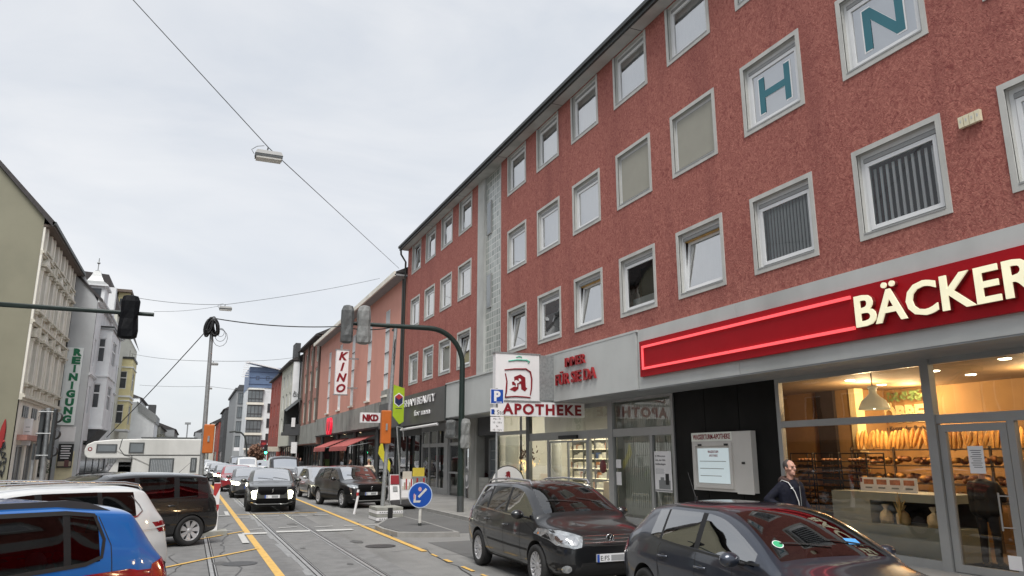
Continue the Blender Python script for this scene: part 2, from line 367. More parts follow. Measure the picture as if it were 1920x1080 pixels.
# stairwell recess
mb=MB(); sd_=.12
mb.quad(F.p(SU0,ZF-.2,0),F.p(SU0,ZT,0),F.p(SU0,ZT,-sd_),F.p(SU0,ZF-.2,-sd_),0); mb.quad(F.p(SU1,ZF-.2,0),F.p(SU1,ZT,0),F.p(SU1,ZT,-sd_),F.p(SU1,ZF-.2,-sd_),0)
mb.fb(F,SU0-.04,SU0+.78,ZF-.2,ZT,-sd_-.05,.015,0); mb.fb(F,SU1-.06,SU1,ZF-.2,ZT,-.2,.012,0)
mb.build('stairwell_surround','grey_render',bld)
mb=MB(); mb.fq(F,SU0+.78,SU1-.06,ZF-.2,ZT,-sd_+.02); gb=mb.build('glass_block_wall','glass_block',bld)
for v in (8.3,11.6): 
    mb=MB(); mb.fb(F,SU0+.95,SU0+1.45,v,v+1.5,-sd_+.02,-sd_+.07,0); mb.fb(F,SU0+1.0,SU0+1.4,v+.05,v+1.45,-sd_+.07,-sd_+.075,1); mb.build('vent_window',['upvc_grey','win_mid'],gb)
# eave soffit, gutter, roof
mb=MB()
mb.box(FX-.42,FX+.2,YN-.3,YF+.25,ZT,ZT+.05,0)
y=YN
while y<YF: mb.box(FX-.43,FX+.05,y,y+.02,ZT-.004,ZT,1); y+=5.2
mb.build('eave_soffit',['grey_render','dark_gap'],bld)
mb=MB(); mb.box(FX-.50,FX-.42,YN-.3,YF+.3,ZT-.02,ZT+.16,0); mb.box(FX-.58,FX-.40,YN-.3,YF+.3,ZT+.10,ZT+.22,0)
mb.build('gutter','gutter',bld)
mb=MB(); mb.add([(FX-.5,YF+.3,ZT+.2),(FX-.5,YN-.3,ZT+.2),(FX+6,YN-.3,ZT+3.5),(FX+6,YF+.3,ZT+3.5),(FX+12.5,YN-.3,ZT+.2),(FX+12.5,YF+.3,ZT+.2)],[(0,1,2,3),(3,2,4,5)]); mb.build('roof','rooftile',bld)
mb=MB(); mb.tube([(FX-.45,YF+.12,ZT+.05),(FX-.42,YF+.12,ZT-.3),(FX-.12,YF+.12,ZT-.75),(FX-.1,YF+.12,.2)],.06,8)
mb.build('downpipe','gutter',bld)
# ---- windows
def win_kind(r,c):
    if r==0: return {0:'curt',1:'curt',2:'curt',3:'tiltdark',4:'tiltdark',5:'half',6:'tiltlit',7:'darkref',8:'tiltlit',9:'pleat',10:'slats',11:'bright',12:'curt'}[c]
    if r==1: return {0:'curt',1:'warm',2:'warm',3:'warm',7:'blind',8:'blind',9:'H',10:'N',11:'bright'}.get(c,'curt')
    return {0:'tiltdark',9:'frost',10:'frost'}.get(c,'curt')
sur=MB()
mk('warm_cur_glow',(.62,.55,.38),.9,var=.25,scale=6); mk('grey_cur',(.45,.47,.46),.9,var=.1,stretch=(1,12,1),scale=2)
LB={}
for r,c,u0,u1,v0,v1 in wins:
    m_=.10; a,b,d_,e_=u0+m_,u1-m_,v0+m_,(v1-m_ if r<2 else v1)
    # surround band (one piece per window, slightly proud)
    s=MB()
    s.fb(F,u0,a,v0,v1,-.02,.022); s.fb(F,b,u1,v0,v1,-.02,.022); s.fb(F,a,b,v0,d_,-.02,.022)
    if r<2: s.fb(F,a,b,e_,v1,-.02,.022)
    k=win_kind(r,c); fr=MB(); n1=-.10; n0=-.16; fw=.075
    for (x0,x1,y0,y1) in ((a,a+fw,d_,e_),(b-fw,b,d_,e_),(a+fw,b-fw,d_,d_+fw),(a+fw,b-fw,e_-fw,e_)): fr.fb(F,x0,x1,y0,y1,n0,n1,0)
    fr.fb(F,a+.01,b-.01,d_-.002,d_+.03,n1,.03,1)   # sill lip; its grey stands in for the shadow below the frame
    fr.fb(F,a+fw,b-fw,e_-fw-.10,e_-fw-.02,n0,n1+.02,1)  # grey roller box line
    ia,ib,ic,ie=a+fw+.012,b-fw-.012,d_+fw+.012,e_-fw-.11
    tilt=k.startswith('tilt')
    def tf(u,v,n):
        if not tilt: return F.p(u,v,n)
        return F.p(u,v,n-(v-ic)*.11)
    class TF: pass
    T=TF(); T.p=tf
    sw=.075
    for (x0,x1,y0,y1) in ((ia,ia+sw,ic,ie),(ib-sw,ib,ic,ie),(ia+sw,ib-sw,ic,ic+sw),(ia+sw,ib-sw,ie-sw,ie)): fr.fb(T,x0,x1,y0,y1,n1-.05,n1+.012,0)
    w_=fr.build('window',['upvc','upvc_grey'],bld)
    s.build('window_surround','surround',w_)
    g=MB(); g.fq(T,ia+sw-.01,ib-sw+.01,ic+sw-.01,ie-sw+.01,n1-.015); g.build('pane','glass_up' if k not in('slats','darkref','pleat') else 'glass_clear',w_)
    # backing
    bk=MB(); nb=n0-.08
    bm={'curt':'curtain','half':'grey_cur','tiltlit':'warm_cur_glow','tiltdark':'win_mid','warm':'warm_cur_glow','blind':'blind','bright':'white','frost':'frost','H':'frost','N':'frost','pleat':'grey_cur','slats':'dark_int','darkref':'dark_int'}[k]  # tiltlit backing: warm light of the room put into its colour
    if k=='blind': bk.fb(F,ia+.0,ib,ic+.02,ie+.06,n1+.015,n1+.03,0)
    elif k in('slats',):
        bk.fb(F,ia,ib,ic,ie,nb-.5,nb-.48,1); q=ia+.05; 
        while q<ib-.1: bk.fb(F,q,q+.055,ic,ie-.1,nb-.02,nb-.005,0); q+=.135
    elif k=='darkref': bk.fb(F,ia,ib,ic,ie,nb-.4,nb-.38,1); bk.fb(F,ia,ib,ic,ic+.35,nb-.1,nb-.08,0)
    elif k=='pleat':
        bk.fb(F,ia,ib,ic,ie,nb-.3,nb-.28,1); q=ia
        while q<ib: bk.fb(F,q,q+.06,ic,ie,nb-.02,nb,0); q+=.095
    elif k=='half': bk.fb(F,ia,ib,ic,ic+(ie-ic)*.66,nb-.02,nb,0); bk.fb(F,ia,ib,ic,ie,nb-.4,nb-.38,1)
    else: bk.fb(F,a,b,d_,e_,nb-.02-(.12 if tilt else 0),nb-(.12 if tilt else 0),0)
    bk.build('blind' if k in('blind','slats') else 'curtain',[{'slats':'curtain'}.get(k,bm) if k not in('darkref',) else 'grey_cur','dark_int'],w_)
    if k=='tiltlit':
        t=MB(); t.fb(F,a+fw,b-fw,e_-fw-.12,e_-fw,n0-.2,n0+.02); t.fb(F,a+fw,a+fw+.22,d_+fw,e_-fw,n0-.2,n0-.15); t.build('wood_panel','wood_yellow',w_)
        t=MB(); t.fq(T,ia+sw,ib-sw,ic+sw,ie-sw,n1-.06); t.build('net_curtain','curtain',w_)
    if k in('H','N'):
        lt=MB(); cu_,cv=(ia+ib)/2,(ic+ie)/2; h=.86; ww=.96 if k=='H' else .88; th=.17
        if k=='H': polys=[[(-ww/2,-h/2),(-ww/2+th,-h/2),(-ww/2+th,-th/2),(ww/2-th,-th/2),(ww/2-th,-h/2),(ww/2,-h/2),(ww/2,h/2),(ww/2-th,h/2),(ww/2-th,th/2),(-ww/2+th,th/2),(-ww/2+th,h/2),(-ww/2,h/2)]]
        else: polys=[[(-ww/2,-h/2),(-ww/2+th,-h/2),(-ww/2+th,h/2-.25),(ww/2-th*1.1,-h/2),(ww/2,-h/2),(ww/2,h/2),(ww/2-th,h/2),(ww/2-th,-h/2+.25),(-ww/2+th*1.1,h/2),(-ww/2,h/2)]]
        Fl=Fr(F.p(cu_,cv,0),F.U,F.V,F.N)
        for pl in polys:
            lt.poly(Fl,[(x*1.07+ (.0),y*1.07) for x,y in pl],n1-.012,n1-.008,1); lt.poly(Fl,pl,n1-.008,n1-.004,0)
        lt.build('window_letter',['teal','white'],w_)
# ---- fascia panels
def fas(mb,u0,u1,n,z0=3.86,z1=5.48,mi=0): mb.fb(F,u0,u1,z0,z1,-.6,n,mi)
mb=MB(); fas(mb,-34.3,-23.75,.10); fas(mb,-23.72,-17.36,.13); mb.fb(F,-34.32,-17.3,5.44,5.50,-.3,.14)
mb.fb(F,-34.4,-34.3,3.74,5.45,-.5,.15,1)
mb.build('pharmacy_fascia',['fascia','gutter'],bld)
mb=MB(); fas(mb,-17.30,-13.2,.10); fas(mb,-13.19,-6.5,.10);fas(mb,-6.49,-YN,.10); mb.build('bakery_fascia','fascia',bld)
mb=MB(); fas(mb,-YF,-34.42,.13,3.74,5.42); mb.build('salon_fascia','dark_sign',bld)
mb=MB(); mb.fb(F,-YF,-YN,3.83,3.87,-1.3,.09); mb.build('arcade_soffit','grey_wall',bld)
# interior ceiling slab over shops
mb=MB(); mb.box(FX+1.2,FX+12,YN,YF,3.88,5.4); mb.build('floor_slab','concrete',bld)

# cracks, sealed seams and manhole covers on the carriageway
mb=MB(); rc=random.Random(21)
def crackline(x,y,dx,dy,n,w_,z):
    p=Vector((x,y,0))
    for k in range(n):
        q=p+Vector((dx+rc.uniform(-.12,.12),dy+rc.uniform(-.12,.12),0)); strip(mb,p,q,w_*rc.uniform(.6,1.3),z); p=q
for x,y,dx,dy,n,w_ in ((1.15,9,.0,.45,30,.02),(4.35,8,.01,.5,34,.025),(5.6,9,.0,.4,10,.02),(2.6,11,.25,.05,3,.018),(-1.3,10,.02,.5,20,.03),(7.2,12,-.02,.5,14,.02),(1.0,24,.1,.4,10,.02),(4.1,17,.2,.02,4,.02),(-.2,13,.02,.45,12,.018),(5.9,16,-.3,.1,3,.02)): crackline(x,y,dx,dy,n,w_,.0105)
mk('bitumen',(.035,.035,.036),.5); mb.build('asphalt_cracks','bitumen',kind='structure')
mb=MB()
for x,y,r_ in ((4.35,18.2,.32),(1.1,16.4,.30),(6.0,24.6,.3),(4.2,30,.32)): mb.lathe([(0,.0125),(r_,.0125),(r_+.04,.012)],(x,y,0),24,0,'z',False)
mk('cast_iron',(.06,.06,.06),.5,metal=.4,var=.3,scale=20); mb.build('manhole_covers','cast_iron',kind='structure')
mb=MB()
mk('oil',(.085,.085,.083),.7,var=.2,scale=6)
for k in range(26):
    x=rc.choice([2.9,2.8,5.7,4.2,.9,-1.5])+rc.uniform(-.35,.35); y=rc.uniform(8,40); r_=rc.uniform(.05,.22); n=11
    pts=[(x+r_*rc.uniform(.5,1)*math.cos(2*math.pi*i/n),y+2.2*r_*rc.uniform(.5,1)*math.sin(2*math.pi*i/n)) for i in range(n)]
    mb.poly(Fr((0,0,0),(1,0,0),(0,1,0),(0,0,1)),pts,.0085,.0092)
mb.build('oil_stains','oil',kind='structure')
# ================= shopfronts =================
SX=12.42; Fs=FR(SX)
def frame(mb,F,u0,u1,v0,v1,t=.07,n0=-.05,n1=.05,mi=0):
    mb.fb(F,u0,u0+t,v0,v1,n0,n1,mi); mb.fb(F,u1-t,u1,v0,v1,n0,n1,mi); mb.fb(F,u0+t,u1-t,v1-t,v1,n0,n1,mi); mb.fb(F,u0+t,u1-t,v0,v0+t,n0,n1,mi)
ZS=3.83
# --- bakery
bk=MB()
bk.fb(Fs,-13.5,-13.38,PZ,ZS,-.06,.06); bk.fb(Fs,-9.68,-9.50,PZ,ZS,-.06,.09); bk.fb(Fs,-13.38,-9.68,2.72,2.86,-.05,.055); bk.fb(Fs,-13.38,-9.68,ZS-.1,ZS,-.05,.05)
bk.fb(Fs,-13.38,-9.68,PZ,PZ+.15,-.05,.05); bk.fb(Fs,-9.50,-4.0,2.66,2.82,-.05,.055); bk.fb(Fs,-9.5,-4.0,ZS-.1,ZS,-.05,.05)
bk.fb(Fs,-8.22,-8.10,PZ,2.66,-.05,.06); bk.fb(Fs,-4.1,-4.0,PZ,ZS,-.05,.05); bk.fb(Fs,-8.1,-4.1,PZ,PZ+.15,-.05,.05)
bf=bk.build('bakery_shopfront','alu',bld)
g=MB(); g.fq(Fs,-13.38,-9.68,PZ+.15,2.72); g.fq(Fs,-13.38,-9.68,2.86,ZS-.1); g.fq(Fs,-9.5,-4.1,2.82,ZS-.1); g.fq(Fs,-8.1,-4.1,PZ+.15,2.66); g.build('shop_window','glass_shop',bf)
d=MB(); frame(d,Fs,-9.48,-8.24,PZ+.01,2.64,.13,-.03,.045); dr=d.build('bakery_door','alu',bld)
g=MB(); g.fq(Fs,-9.36,-8.36,.26,2.5); g.build('pane','glass_shop',dr)
h=MB(); h.tube([Fs.p(-8.5,.9,.1),Fs.p(-8.5,1.5,.1)],.016); h.tube([Fs.p(-8.5,.95,.1),Fs.p(-8.33,.95,.04)],.01); h.tube([Fs.p(-8.5,1.45,.1),Fs.p(-8.33,1.45,.04)],.01); h.build('door_handle','steel',dr)
n=MB(); n.fb(Fs,-9.0,-8.72,1.80,2.26,.003,.006); ntx=n
for k,(t_,h_) in enumerate((('Hinweis',.035),('Wir bitten',.028),('unsere Kunden',.028),('um etwas',.028),('Geduld',.028),('Danke',.035))): pass
o_=n.build('paper_notice','white_sign',dr)
n=MB(); 
for k in range(9): n.fb(Fs,-8.96+.02*(k%3),-8.76-.015*(k%2),2.18-.035*k,2.19-.035*k,.006,.008)
n.build('notice_print','gutter',o_)
n=MB(); n.fb(Fs,-8.52,-8.3,.30,.52,.047,.05); n.build('door_sticker','white_sign',dr)
# white lower screen in bakery window and frosted band
# --- dark panels
mb=MB()
for a,b in ((-17.55,-16.2),(-16.18,-14.86),(-14.84,-13.52)): mb.fb(Fs,a,b,PZ,ZS,-.2,.02)
mb.build('dark_cladding','black_panel',bld)
# --- pharmacy window (near)
pf=MB()
pf.fb(Fs,-21.15,-20.86,PZ,ZS,-.06,.08); pf.fb(Fs,-17.68,-17.56,PZ,ZS,-.06,.06); pf.fb(Fs,-20.86,-17.68,2.68,2.92,-.05,.06); pf.fb(Fs,-20.86,-17.68,ZS-.08,ZS,-.05,.06)
pf.fb(Fs,-18.78,-18.66,PZ,2.68,-.05,.06); pf.fb(Fs,-20.86,-17.68,PZ,PZ+.16,-.05,.06)
# door section -27.3..-21.15, window -30.8..-27.5
pf.fb(Fs,-27.6,-27.3,PZ,ZS,-.06,.08,1); pf.fb(Fs,-27.3,-21.15,2.66,2.94,-.05,.06); pf.fb(Fs,-27.3,-21.15,ZS-.15,ZS,-.05,.06)
pf.fb(Fs,-30.9,-30.75,PZ,ZS,-.06,.08,1); pf.fb(Fs,-30.75,-27.6,2.95,3.1,-.05,.06); pf.fb(Fs,-30.75,-27.6,PZ,PZ+.6,-.05,.06)
pf.fb(Fs,-25.7,-25.55,PZ,2.66,-.05,.06); pf.fb(Fs,-22.6,-22.45,PZ,2.66,-.05,.06)
ph=pf.build('pharmacy_shopfront',['alu','alu_dark'],bld)
g=MB(); g.fq(Fs,-20.86,-17.68,PZ+.16,2.68); g.fq(Fs,-20.86,-17.68,2.92,ZS-.08); g.fq(Fs,-27.3,-21.15,2.94,ZS-.15); g.fq(Fs,-27.3,-25.7,PZ,2.66); g.fq(Fs,-22.45,-21.15,PZ,2.66); g.fq(Fs,-30.75,-27.6,PZ+.6,2.95); g.fq(Fs,-30.75,-27.6,3.1,ZS)
g.build('shop_window','glass_shop',ph)
d=MB(); frame(d,Fs,-25.52,-24.05,PZ,2.62,.06,-.02,.03); frame(d,Fs,-24.02,-22.62,PZ,2.62,.06,.0,.05); d.fb(Fs,-24.6,-23.2,2.68,2.8,.06,.14,1)
dr=d.build('pharmacy_sliding_door',['alu','black'],bld); g=MB(); g.fq(Fs,-25.46,-24.11,.2,2.56,.005); g.fq(Fs,-23.96,-22.68,.2,2.56,.025); g.build('pane','glass_shop',dr)
# lamella curtains
mk('lamella',(.78,.80,.72),.8,var=.04)
lm=MB(); q=-20.8
while q<-18.85: lm.fb(Fs,q,q+.075,PZ+.2,2.66,-.35,-.33); q+=.11
q=-18.6
while q<-17.8: lm.fb(Fs,q,q+.075,PZ+.2,2.66,-.35,-.33); q+=.11
q=-20.8
while q<-17.8: lm.fb(Fs,q,q+.095,2.95,ZS-.1,-.35,-.33); q+=.11
q=-30.7
while q<-29.3: lm.fb(Fs,q,q+.075,PZ+.7,2.9,-.35,-.33); q+=.11
lm.build('vertical_blind','lamella',ph)
bb=MB(); bb.fb(Fs,-20.9,-17.6,PZ,ZS,-.62,-.6); bb.build('backdrop_wall','lamella',ph)
# pharmacy poster
p_=MB(); p_.fb(Fs,-18.55,-17.72,1.10,2.22,.065,.075,0)
tx=('5 Minuten','Zeit, die Füße','hochzulegen')
for i,t_ in enumerate(tx): p_.text(Fs,t_,-18.5,2.06-.11*i,.055,.003,.076,1,w=.5)
p_.fb(Fs,-18.5,-18.28,1.86,1.875,.075,.078,1)
for k in range(5): p_.fb(Fs,-18.5,-18.1+.03*(k%2),1.72-.03*k,1.728-.03*k,.075,.077,2)
p_.fb(Fs,-18.35,-17.8,1.18,1.42,.075,.079,2); p_.fb(Fs,-18.02,-17.86,1.3,1.6,.075,.081,1); p_.fb(Fs,-18.26,-18.1,1.3,1.5,.075,.083,2); p_.fb(Fs,-18.55,-17.72,1.12,1.16,.075,.078,3)
mk('grey_print',(.22,.23,.23),.5)
one('window_poster',p_,['white_sign','black','grey_print','galv'],'white advertising poster with black text on the pharmacy window beside the black cladding','poster')
# small sheets on the window left
p_=MB(); p_.fb(Fs,-20.8,-20.5,1.72,1.98,.004,.01); p_.fb(Fs,-20.8,-20.5,1.2,1.6,.004,.01); one('window_notice',p_,'white_sign','two pale paper notices on the pharmacy window beside the sliding door pillar','notice')
# red round door sign
p_=MB(); p_.lathe([(0,0),(.21,0),(.21,.01),(0,.01)],Fs.p(-21.6,1.75,.03),20,0,'x'); mk('redbrown',(.16,.02,.02),.5); one('round_door_sign',p_,'redbrown','round dark red sticker sign on the glass beside the pharmacy door','sign')
# --- side entry & column between pharmacy and salon
mb=MB(); mb.fb(Fs,-34.2,-33.2,PZ,ZS,-.3,.12,0); mb.build('pillar','concrete',bld)
mb=MB(); mb.fb(Fs,-33.2,-30.9,PZ,ZS,-1.2,-1.1,0); mb.fb(Fs,-33.2,-30.9,3.0,ZS,-.1,.04,0); mb.build('side_entrance','dark_wall',bld)
mb=MB(); frame(mb,Fs,-33.0,-31.7,.9,2.9,.08,-.5,-.42,0); mb.fb(Fs,-32.92,-31.78,.98,2.82,-.5,-.48,1); mb.fb(Fs,-32.8,-32.1,1.4,1.42,-.47,-.46,0); mb.fb(Fs,-32.8,-32.1,1.9,1.92,-.47,-.46,0);mb.fb(Fs,-32.8,-32.1,2.3,2.32,-.47,-.46,0)
mb.fb(Fs,-31.6,-31.0,PZ,2.9,-.6,-.5,0); mb.build('entrance_display',['alu','win_mid'],bld)
mb=MB(); 
for k in range(5): mb.fb(Fs,-33.0,-31.8,PZ+k*.2,PZ+k*.2+.185,-.45,.05-k*.001)
mb.build('low_brick_wall','concrete',bld)
# --- salon
sf=MB()
for u in (-42.5,-41.1,-39.6,-38.2): sf.fb(Fs,u,u+.14,PZ,3.45,-.05,.06)
sf.fb(Fs,-42.5,-38.1,2.55,2.75,-.05,.05); sf.fb(Fs,-42.5,-38.1,PZ,PZ+.3,-.05,.05); sf.fb(Fs,-42.5,-34.2,3.4,ZS,-.05,.05,2)
sf.fb(Fs,-38.1,-37.5,PZ,3.4,-.06,.12)
for u in (-37.5,-35.9,-35.0,-34.4): sf.fb(Fs,u,u+.12,PZ,3.0,-.05,.06)
sf.fb(Fs,-37.5,-34.2,2.6,2.75,-.05,.05); sf.fb(Fs,-37.5,-34.2,2.95,3.1,-.05,.05); sf.fb(Fs,-37.5,-34.2,1.2,1.3,-.04,.05); sf.fb(Fs,-37.5,-34.2,3.1,3.4,-.05,.04,2)
sa=sf.build('salon_shopfront',['alu','alu_dark','grey_wall'],bld)
g=MB(); g.fq(Fs,-42.4,-38.1,PZ+.3,2.55);g.fq(Fs,-42.4,-38.1,2.75,3.4); g.fq(Fs,-37.4,-34.3,PZ,2.95); g.build('shop_window','glass_shop',sa)
aw=MB(); aw.tube([(FX-.1,42.6,3.55),(FX-.1,35.6,3.62)],.07,8,0); aw.build('awning_roll','white_sign',sa)
# salon interior
si=MB(); si.box(SX+3,SX+3.1,34,42.6,PZ,ZS,0); 
for k in range(14):
    y=34.6+k*.56; z=rnd.uniform(.3,1.6); si.box(SX+rnd.uniform(.4,2),SX+rnd.uniform(2.1,2.6),y,y+rnd.uniform(.2,.5),PZ,z,rnd.choice([1,2,3]))
mk('int_a',(.35,.3,.22),.7); mk('int_b',(.12,.05,.05),.6); mk('int_c',(.5,.5,.46),.6)
si.build('interior',['grey_wall','int_a','int_b','int_c'],sa)
# --- signs
ss=thing('salon_sign_lettering','white raised letters SHAM BEAUTY for men on the dark fascia panel','sign',(FX,38.8,4.2))
p_=MB(); p_.text(F,'SHAM BEAUTY',-41.75,4.78,.40,.05,.16,0,w=5.9,bold=.006); p_.build('upper_line','white_sign',ss); p_=MB(); p_.text(F,'for men',-39.6,4.2,.30,.05,.16,0,w=2.9,bold=.004); p_.build('lower_line','white_sign',ss)
p_=MB(); p_.fb(F,-17.1,-YN,4.17,5.13,.10,.19,0); rs=p_.build('bakery_sign','red_sign'); tag(rs,'long red bakery sign board with red light tube outline and cream letters BÄCKER','sign')
mk('letter_lit',(.72,.68,.48),.5,emit=.26); mk('letter_side',(.2,.02,.02),.5)
p_=MB(); p_.text(F,'BÄCKER',-9.75,4.375,.58,.03,.27,0,w=3.25,bold=.013); p_.build('lit_letters','letter_lit',rs)
p_=MB(); p_.text(F,'BÄCKER',-9.75,4.375,.58,.07,.195,0,w=3.25,bold=.013); p_.build('letter_returns','letter_side',rs)
mk('neon',(.85,.09,.10),.4,emit=.38)
p_=MB(); p_.fb(F,-16.9,-13.4,4.93,4.99,.19,.23);p_.fb(F,-13.36,-9.9,4.93,4.99,.19,.23); p_.fb(F,-16.9,-13.4,4.35,4.41,.19,.23);p_.fb(F,-13.36,-9.86,4.35,4.41,.19,.23); p_.fb(F,-16.95,-16.9,4.35,4.99,.19,.23)
p_.build('light_tube','neon',rs)
# pharmacy fascia lettering : two groups
for u0,lab in ((-21.9,'nearest the red bakery sign'),(-28.2,'partly behind the projecting sign')):
    p_=MB(); p_.text(F,'IMMER',u0+.35,4.92,.30,.06,.15,0,w=1.35,bold=.006); p_.text(F,'FÜR SIE DA',u0-.35 if u0>-25 else u0,4.38,.36,.06,.15,0,w=2.7 if u0>-25 else 2.2,bold=.008)
    one('pharmacy_lettering',p_,'red_letter','red letters IMMER FÜR SIE DA on grey fascia '+lab,'sign','red pharmacy slogan lettering')
# projecting pharmacy sign (faces the camera, perpendicular to facade)
Fp=FC(22.5)
p_=MB(); p_.fb(Fp,8.98,10.56,3.86,5.42,-.25,0,0); p_.fb(Fp,8.94,10.60,3.82,3.87,-.27,.02,1); p_.fb(Fp,8.94,10.60,5.40,5.44,-.27,.02,1); p_.fb(Fp,10.56,11.1,3.9,5.4,-.2,-.02,1)
psn=p_.build('pharmacy_box_sign',['white_sign','galv']); tag(psn,'white illuminated box sign with red gothic A and green stroke projecting from the facade','sign')
p_=MB()
# gothic A emblem with goblet gap (polygons)
def EM(x,y): return (8.98+(x-195)/335,5.42-(y-155)/388)
p_.poly(Fp,[EM(*q) for q in ((490,425),(550,462),(556,588),(575,600),(545,640),(502,612),(498,545),(470,548),(466,612),(425,648),(362,620),(408,588),(440,578),(425,566),(392,560),(390,524),(420,518),(415,460))],0,.012,0)
p_.poly(Fp,[EM(*q) for q in ((470,478),(488,480),(500,495),(496,514),(470,512))],.012,.016,1)
p_.poly(Fp,[EM(*q) for q in ((416,520),(425,506),(448,500),(460,512),(480,515),(474,532),(448,545),(452,585),(434,588),(436,548),(420,536))],.012,.017,1)
mk('darkred',(.22,.008,.015),.4); mk('mint',(.10,.42,.30),.5)
def brush(pts,w_,mi): p_.tube([Fp.p(*EM(*q),.010) for q in pts],w_,6,mi)
brush([(300,376),(420,358),(560,352),(612,388),(628,480),(624,600),(610,685)],[.02,.026,.028,.03,.03,.026,.018],0)
brush([(310,420),(328,520),(320,650),(306,722),(430,708),(560,712),(610,718)],[.02,.026,.03,.028,.024,.024,.02],0)
brush([(345,260),(450,240),(570,238),(600,255),(585,275)],[.02,.026,.028,.03,.018],2); brush([(440,205),(475,192),(505,198),(507,212)],[.014,.018,.016,.01],2)
p_.build('emblem',['darkred','white_sign','mint'],psn)
A=[(-.33,.0),(-.2,-.0),(-.1,.1),(-.1,.28),(-.2,.2),(-.22,.30),(-.10,.42),(-.22,.50),(-.08,.60),(.08,.66),(.20,.58),(.22,.16),(.30,.08),(.36,.10),(.26,-.03),(.12,-.02),(.06,.06),(.06,.24),(-.0,.24),(-.02,.08),(-.12,-.06),(-.26,-.06)]
# APOTHEKE bar below, reaching back to the shopfront
Fq=FC(22.5)
p_=MB(); p_.fb(Fq,8.98,12.25,3.36,3.83,-.2,0,0); ap=p_.build('pharmacy_bar_sign','white_sign'); tag(ap,'white horizontal bar sign reading APOTHEKE in dark red capitals under the soffit','sign')
p_=MB(); p_.text(Fq,'APOTHEKE',9.22,3.43,.34,.012,0,0,w=2.9,bold=.018,sp=1.2); p_.build('sign_letters','darkred',ap)
mk('cab_cream',(.60,.58,.54),.45,var=.04)
# display cabinet on dark cladding
p_=MB(); p_.fb(Fs,-16.62,-14.3,1.23,2.68,.02,.16,0); cb=p_.build('display_cabinet','cab_cream'); tag(cb,'white metal pharmacy display case with dark red heading on black cladding','display case')
p_=MB(); p_.fb(Fs,-16.62,-15.0,2.46,2.68,.16,.165,0); p_.build('header_board','lamella',cb)
p_=MB(); p_.text(Fs,'WASSERTURM-APOTHEKE',-16.55,2.51,.13,.006,.165,0,w=1.5,bold=.003); p_.build('header_text','darkred',cb)
p_=MB(); frame(p_,Fs,-16.52,-15.0,1.3,2.42,.08,.16,.20); 
for u in (-16.3,-15.25): p_.fb(Fs,u,u+.14,2.34,2.39,.2,.22,1)
p_.build('glazed_flap',['cab_cream','black'],cb)
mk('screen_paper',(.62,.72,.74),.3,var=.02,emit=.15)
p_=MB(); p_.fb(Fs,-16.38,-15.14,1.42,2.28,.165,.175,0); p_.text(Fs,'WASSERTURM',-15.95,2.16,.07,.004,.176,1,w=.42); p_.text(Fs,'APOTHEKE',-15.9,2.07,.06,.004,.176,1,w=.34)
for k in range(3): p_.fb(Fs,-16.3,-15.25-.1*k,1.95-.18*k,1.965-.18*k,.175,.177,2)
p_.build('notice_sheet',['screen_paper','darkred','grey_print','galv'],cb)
p_=MB(); p_.fb(Fs,-14.9,-14.3,1.2,2.66,.16,.17,0); p_.fb(Fs,-14.66,-14.56,1.9,1.95,.17,.19,1); p_.build('side_door',['cab_cream','black'],cb)
# small ivory tiles on the wall
p_=MB(); tq=AX(1804,241,FX); tr=AX(1846,226,FX); du=(tq.y-tr.y)/4
for k in range(4): u=-tq.y+k*du; p_.fb(F,u,u+du*.88,tq.z-.02,tq.z+.17,.02,.08,0); p_.fb(F,u+du*.3,u+du*.55,tq.z+.06,tq.z+.11,.08,.083,1)
mk('ivory',(.72,.66,.48),.5)
one('wall_tiles',p_,['ivory','fascia'],'row of four small ivory tiles fixed to the red wall between two windows','sign')
# ================= bakery interior =================
mk('bk_wall',(.30,.17,.065),.8,var=.2,scale=.8); mk('bk_ceil',(.22,.14,.07),.8); mk('bk_floor',(.10,.07,.05),.5); mk('bk_dark',(.03,.022,.018),.6)
bi=MB(); X1=SX+.12; X2=17.3
bi.box(X2,X2+.1,3.5,17.4,PZ,ZS,0); bi.box(X1,X2,17.3,17.4,PZ,ZS,0); bi.box(X1,X2,3.4,3.5,PZ,ZS,0); bi.box(X1,X2,3.5,17.3,ZS,ZS+.04,1); bi.box(X1,X2,3.5,17.3,.0,PZ,2)
bi.box(16.0,16.3,14.55,14.75,PZ,ZS,4); bi.box(16.1,X2,14.75,17.3,PZ,ZS,0); bi.box(16.0,16.1,15.3,15.9,PZ,ZS,3)
mk('trim_w',(.75,.60,.32),.6)
bi.build('bakery_interior',['bk_wall','bk_ceil','bk_floor','bk_dark','trim_w'],bld)
mk('lamp_on',(1,.86,.62),.4,emit=9)
for i,(x,y) in enumerate(((14.2,13),(15.8,13.5),(14.2,10.8),(15.6,11),(13.6,8.9),(14.8,8.6),(16.2,9.3),(13.6,6.2),(15,6.2),(16.3,7.4))):
    p_=MB(); p_.lathe([(0,ZS-.012),(.09,ZS-.012),(.11,ZS),(.11,ZS+.0)],(x,y,0),14); o=p_.build('ceiling_spot','lamp_on',bld)
for i,(x,y,en) in enumerate(((14.9,13.2,85),(16.4,13.2,60),(15.4,9.4,65),(14.8,5.8,30))):
    ld=bpy.data.lights.new('bakery_lamp_light','POINT'); ld.energy=en; ld.color=(1,.70,.38); ld.shadow_soft_size=.2; ld.specular_factor=.15
    lo=bpy.data.objects.new('bakery_lamp_light',ld); COL.objects.link(lo); lo.location=(x,y,3.5)
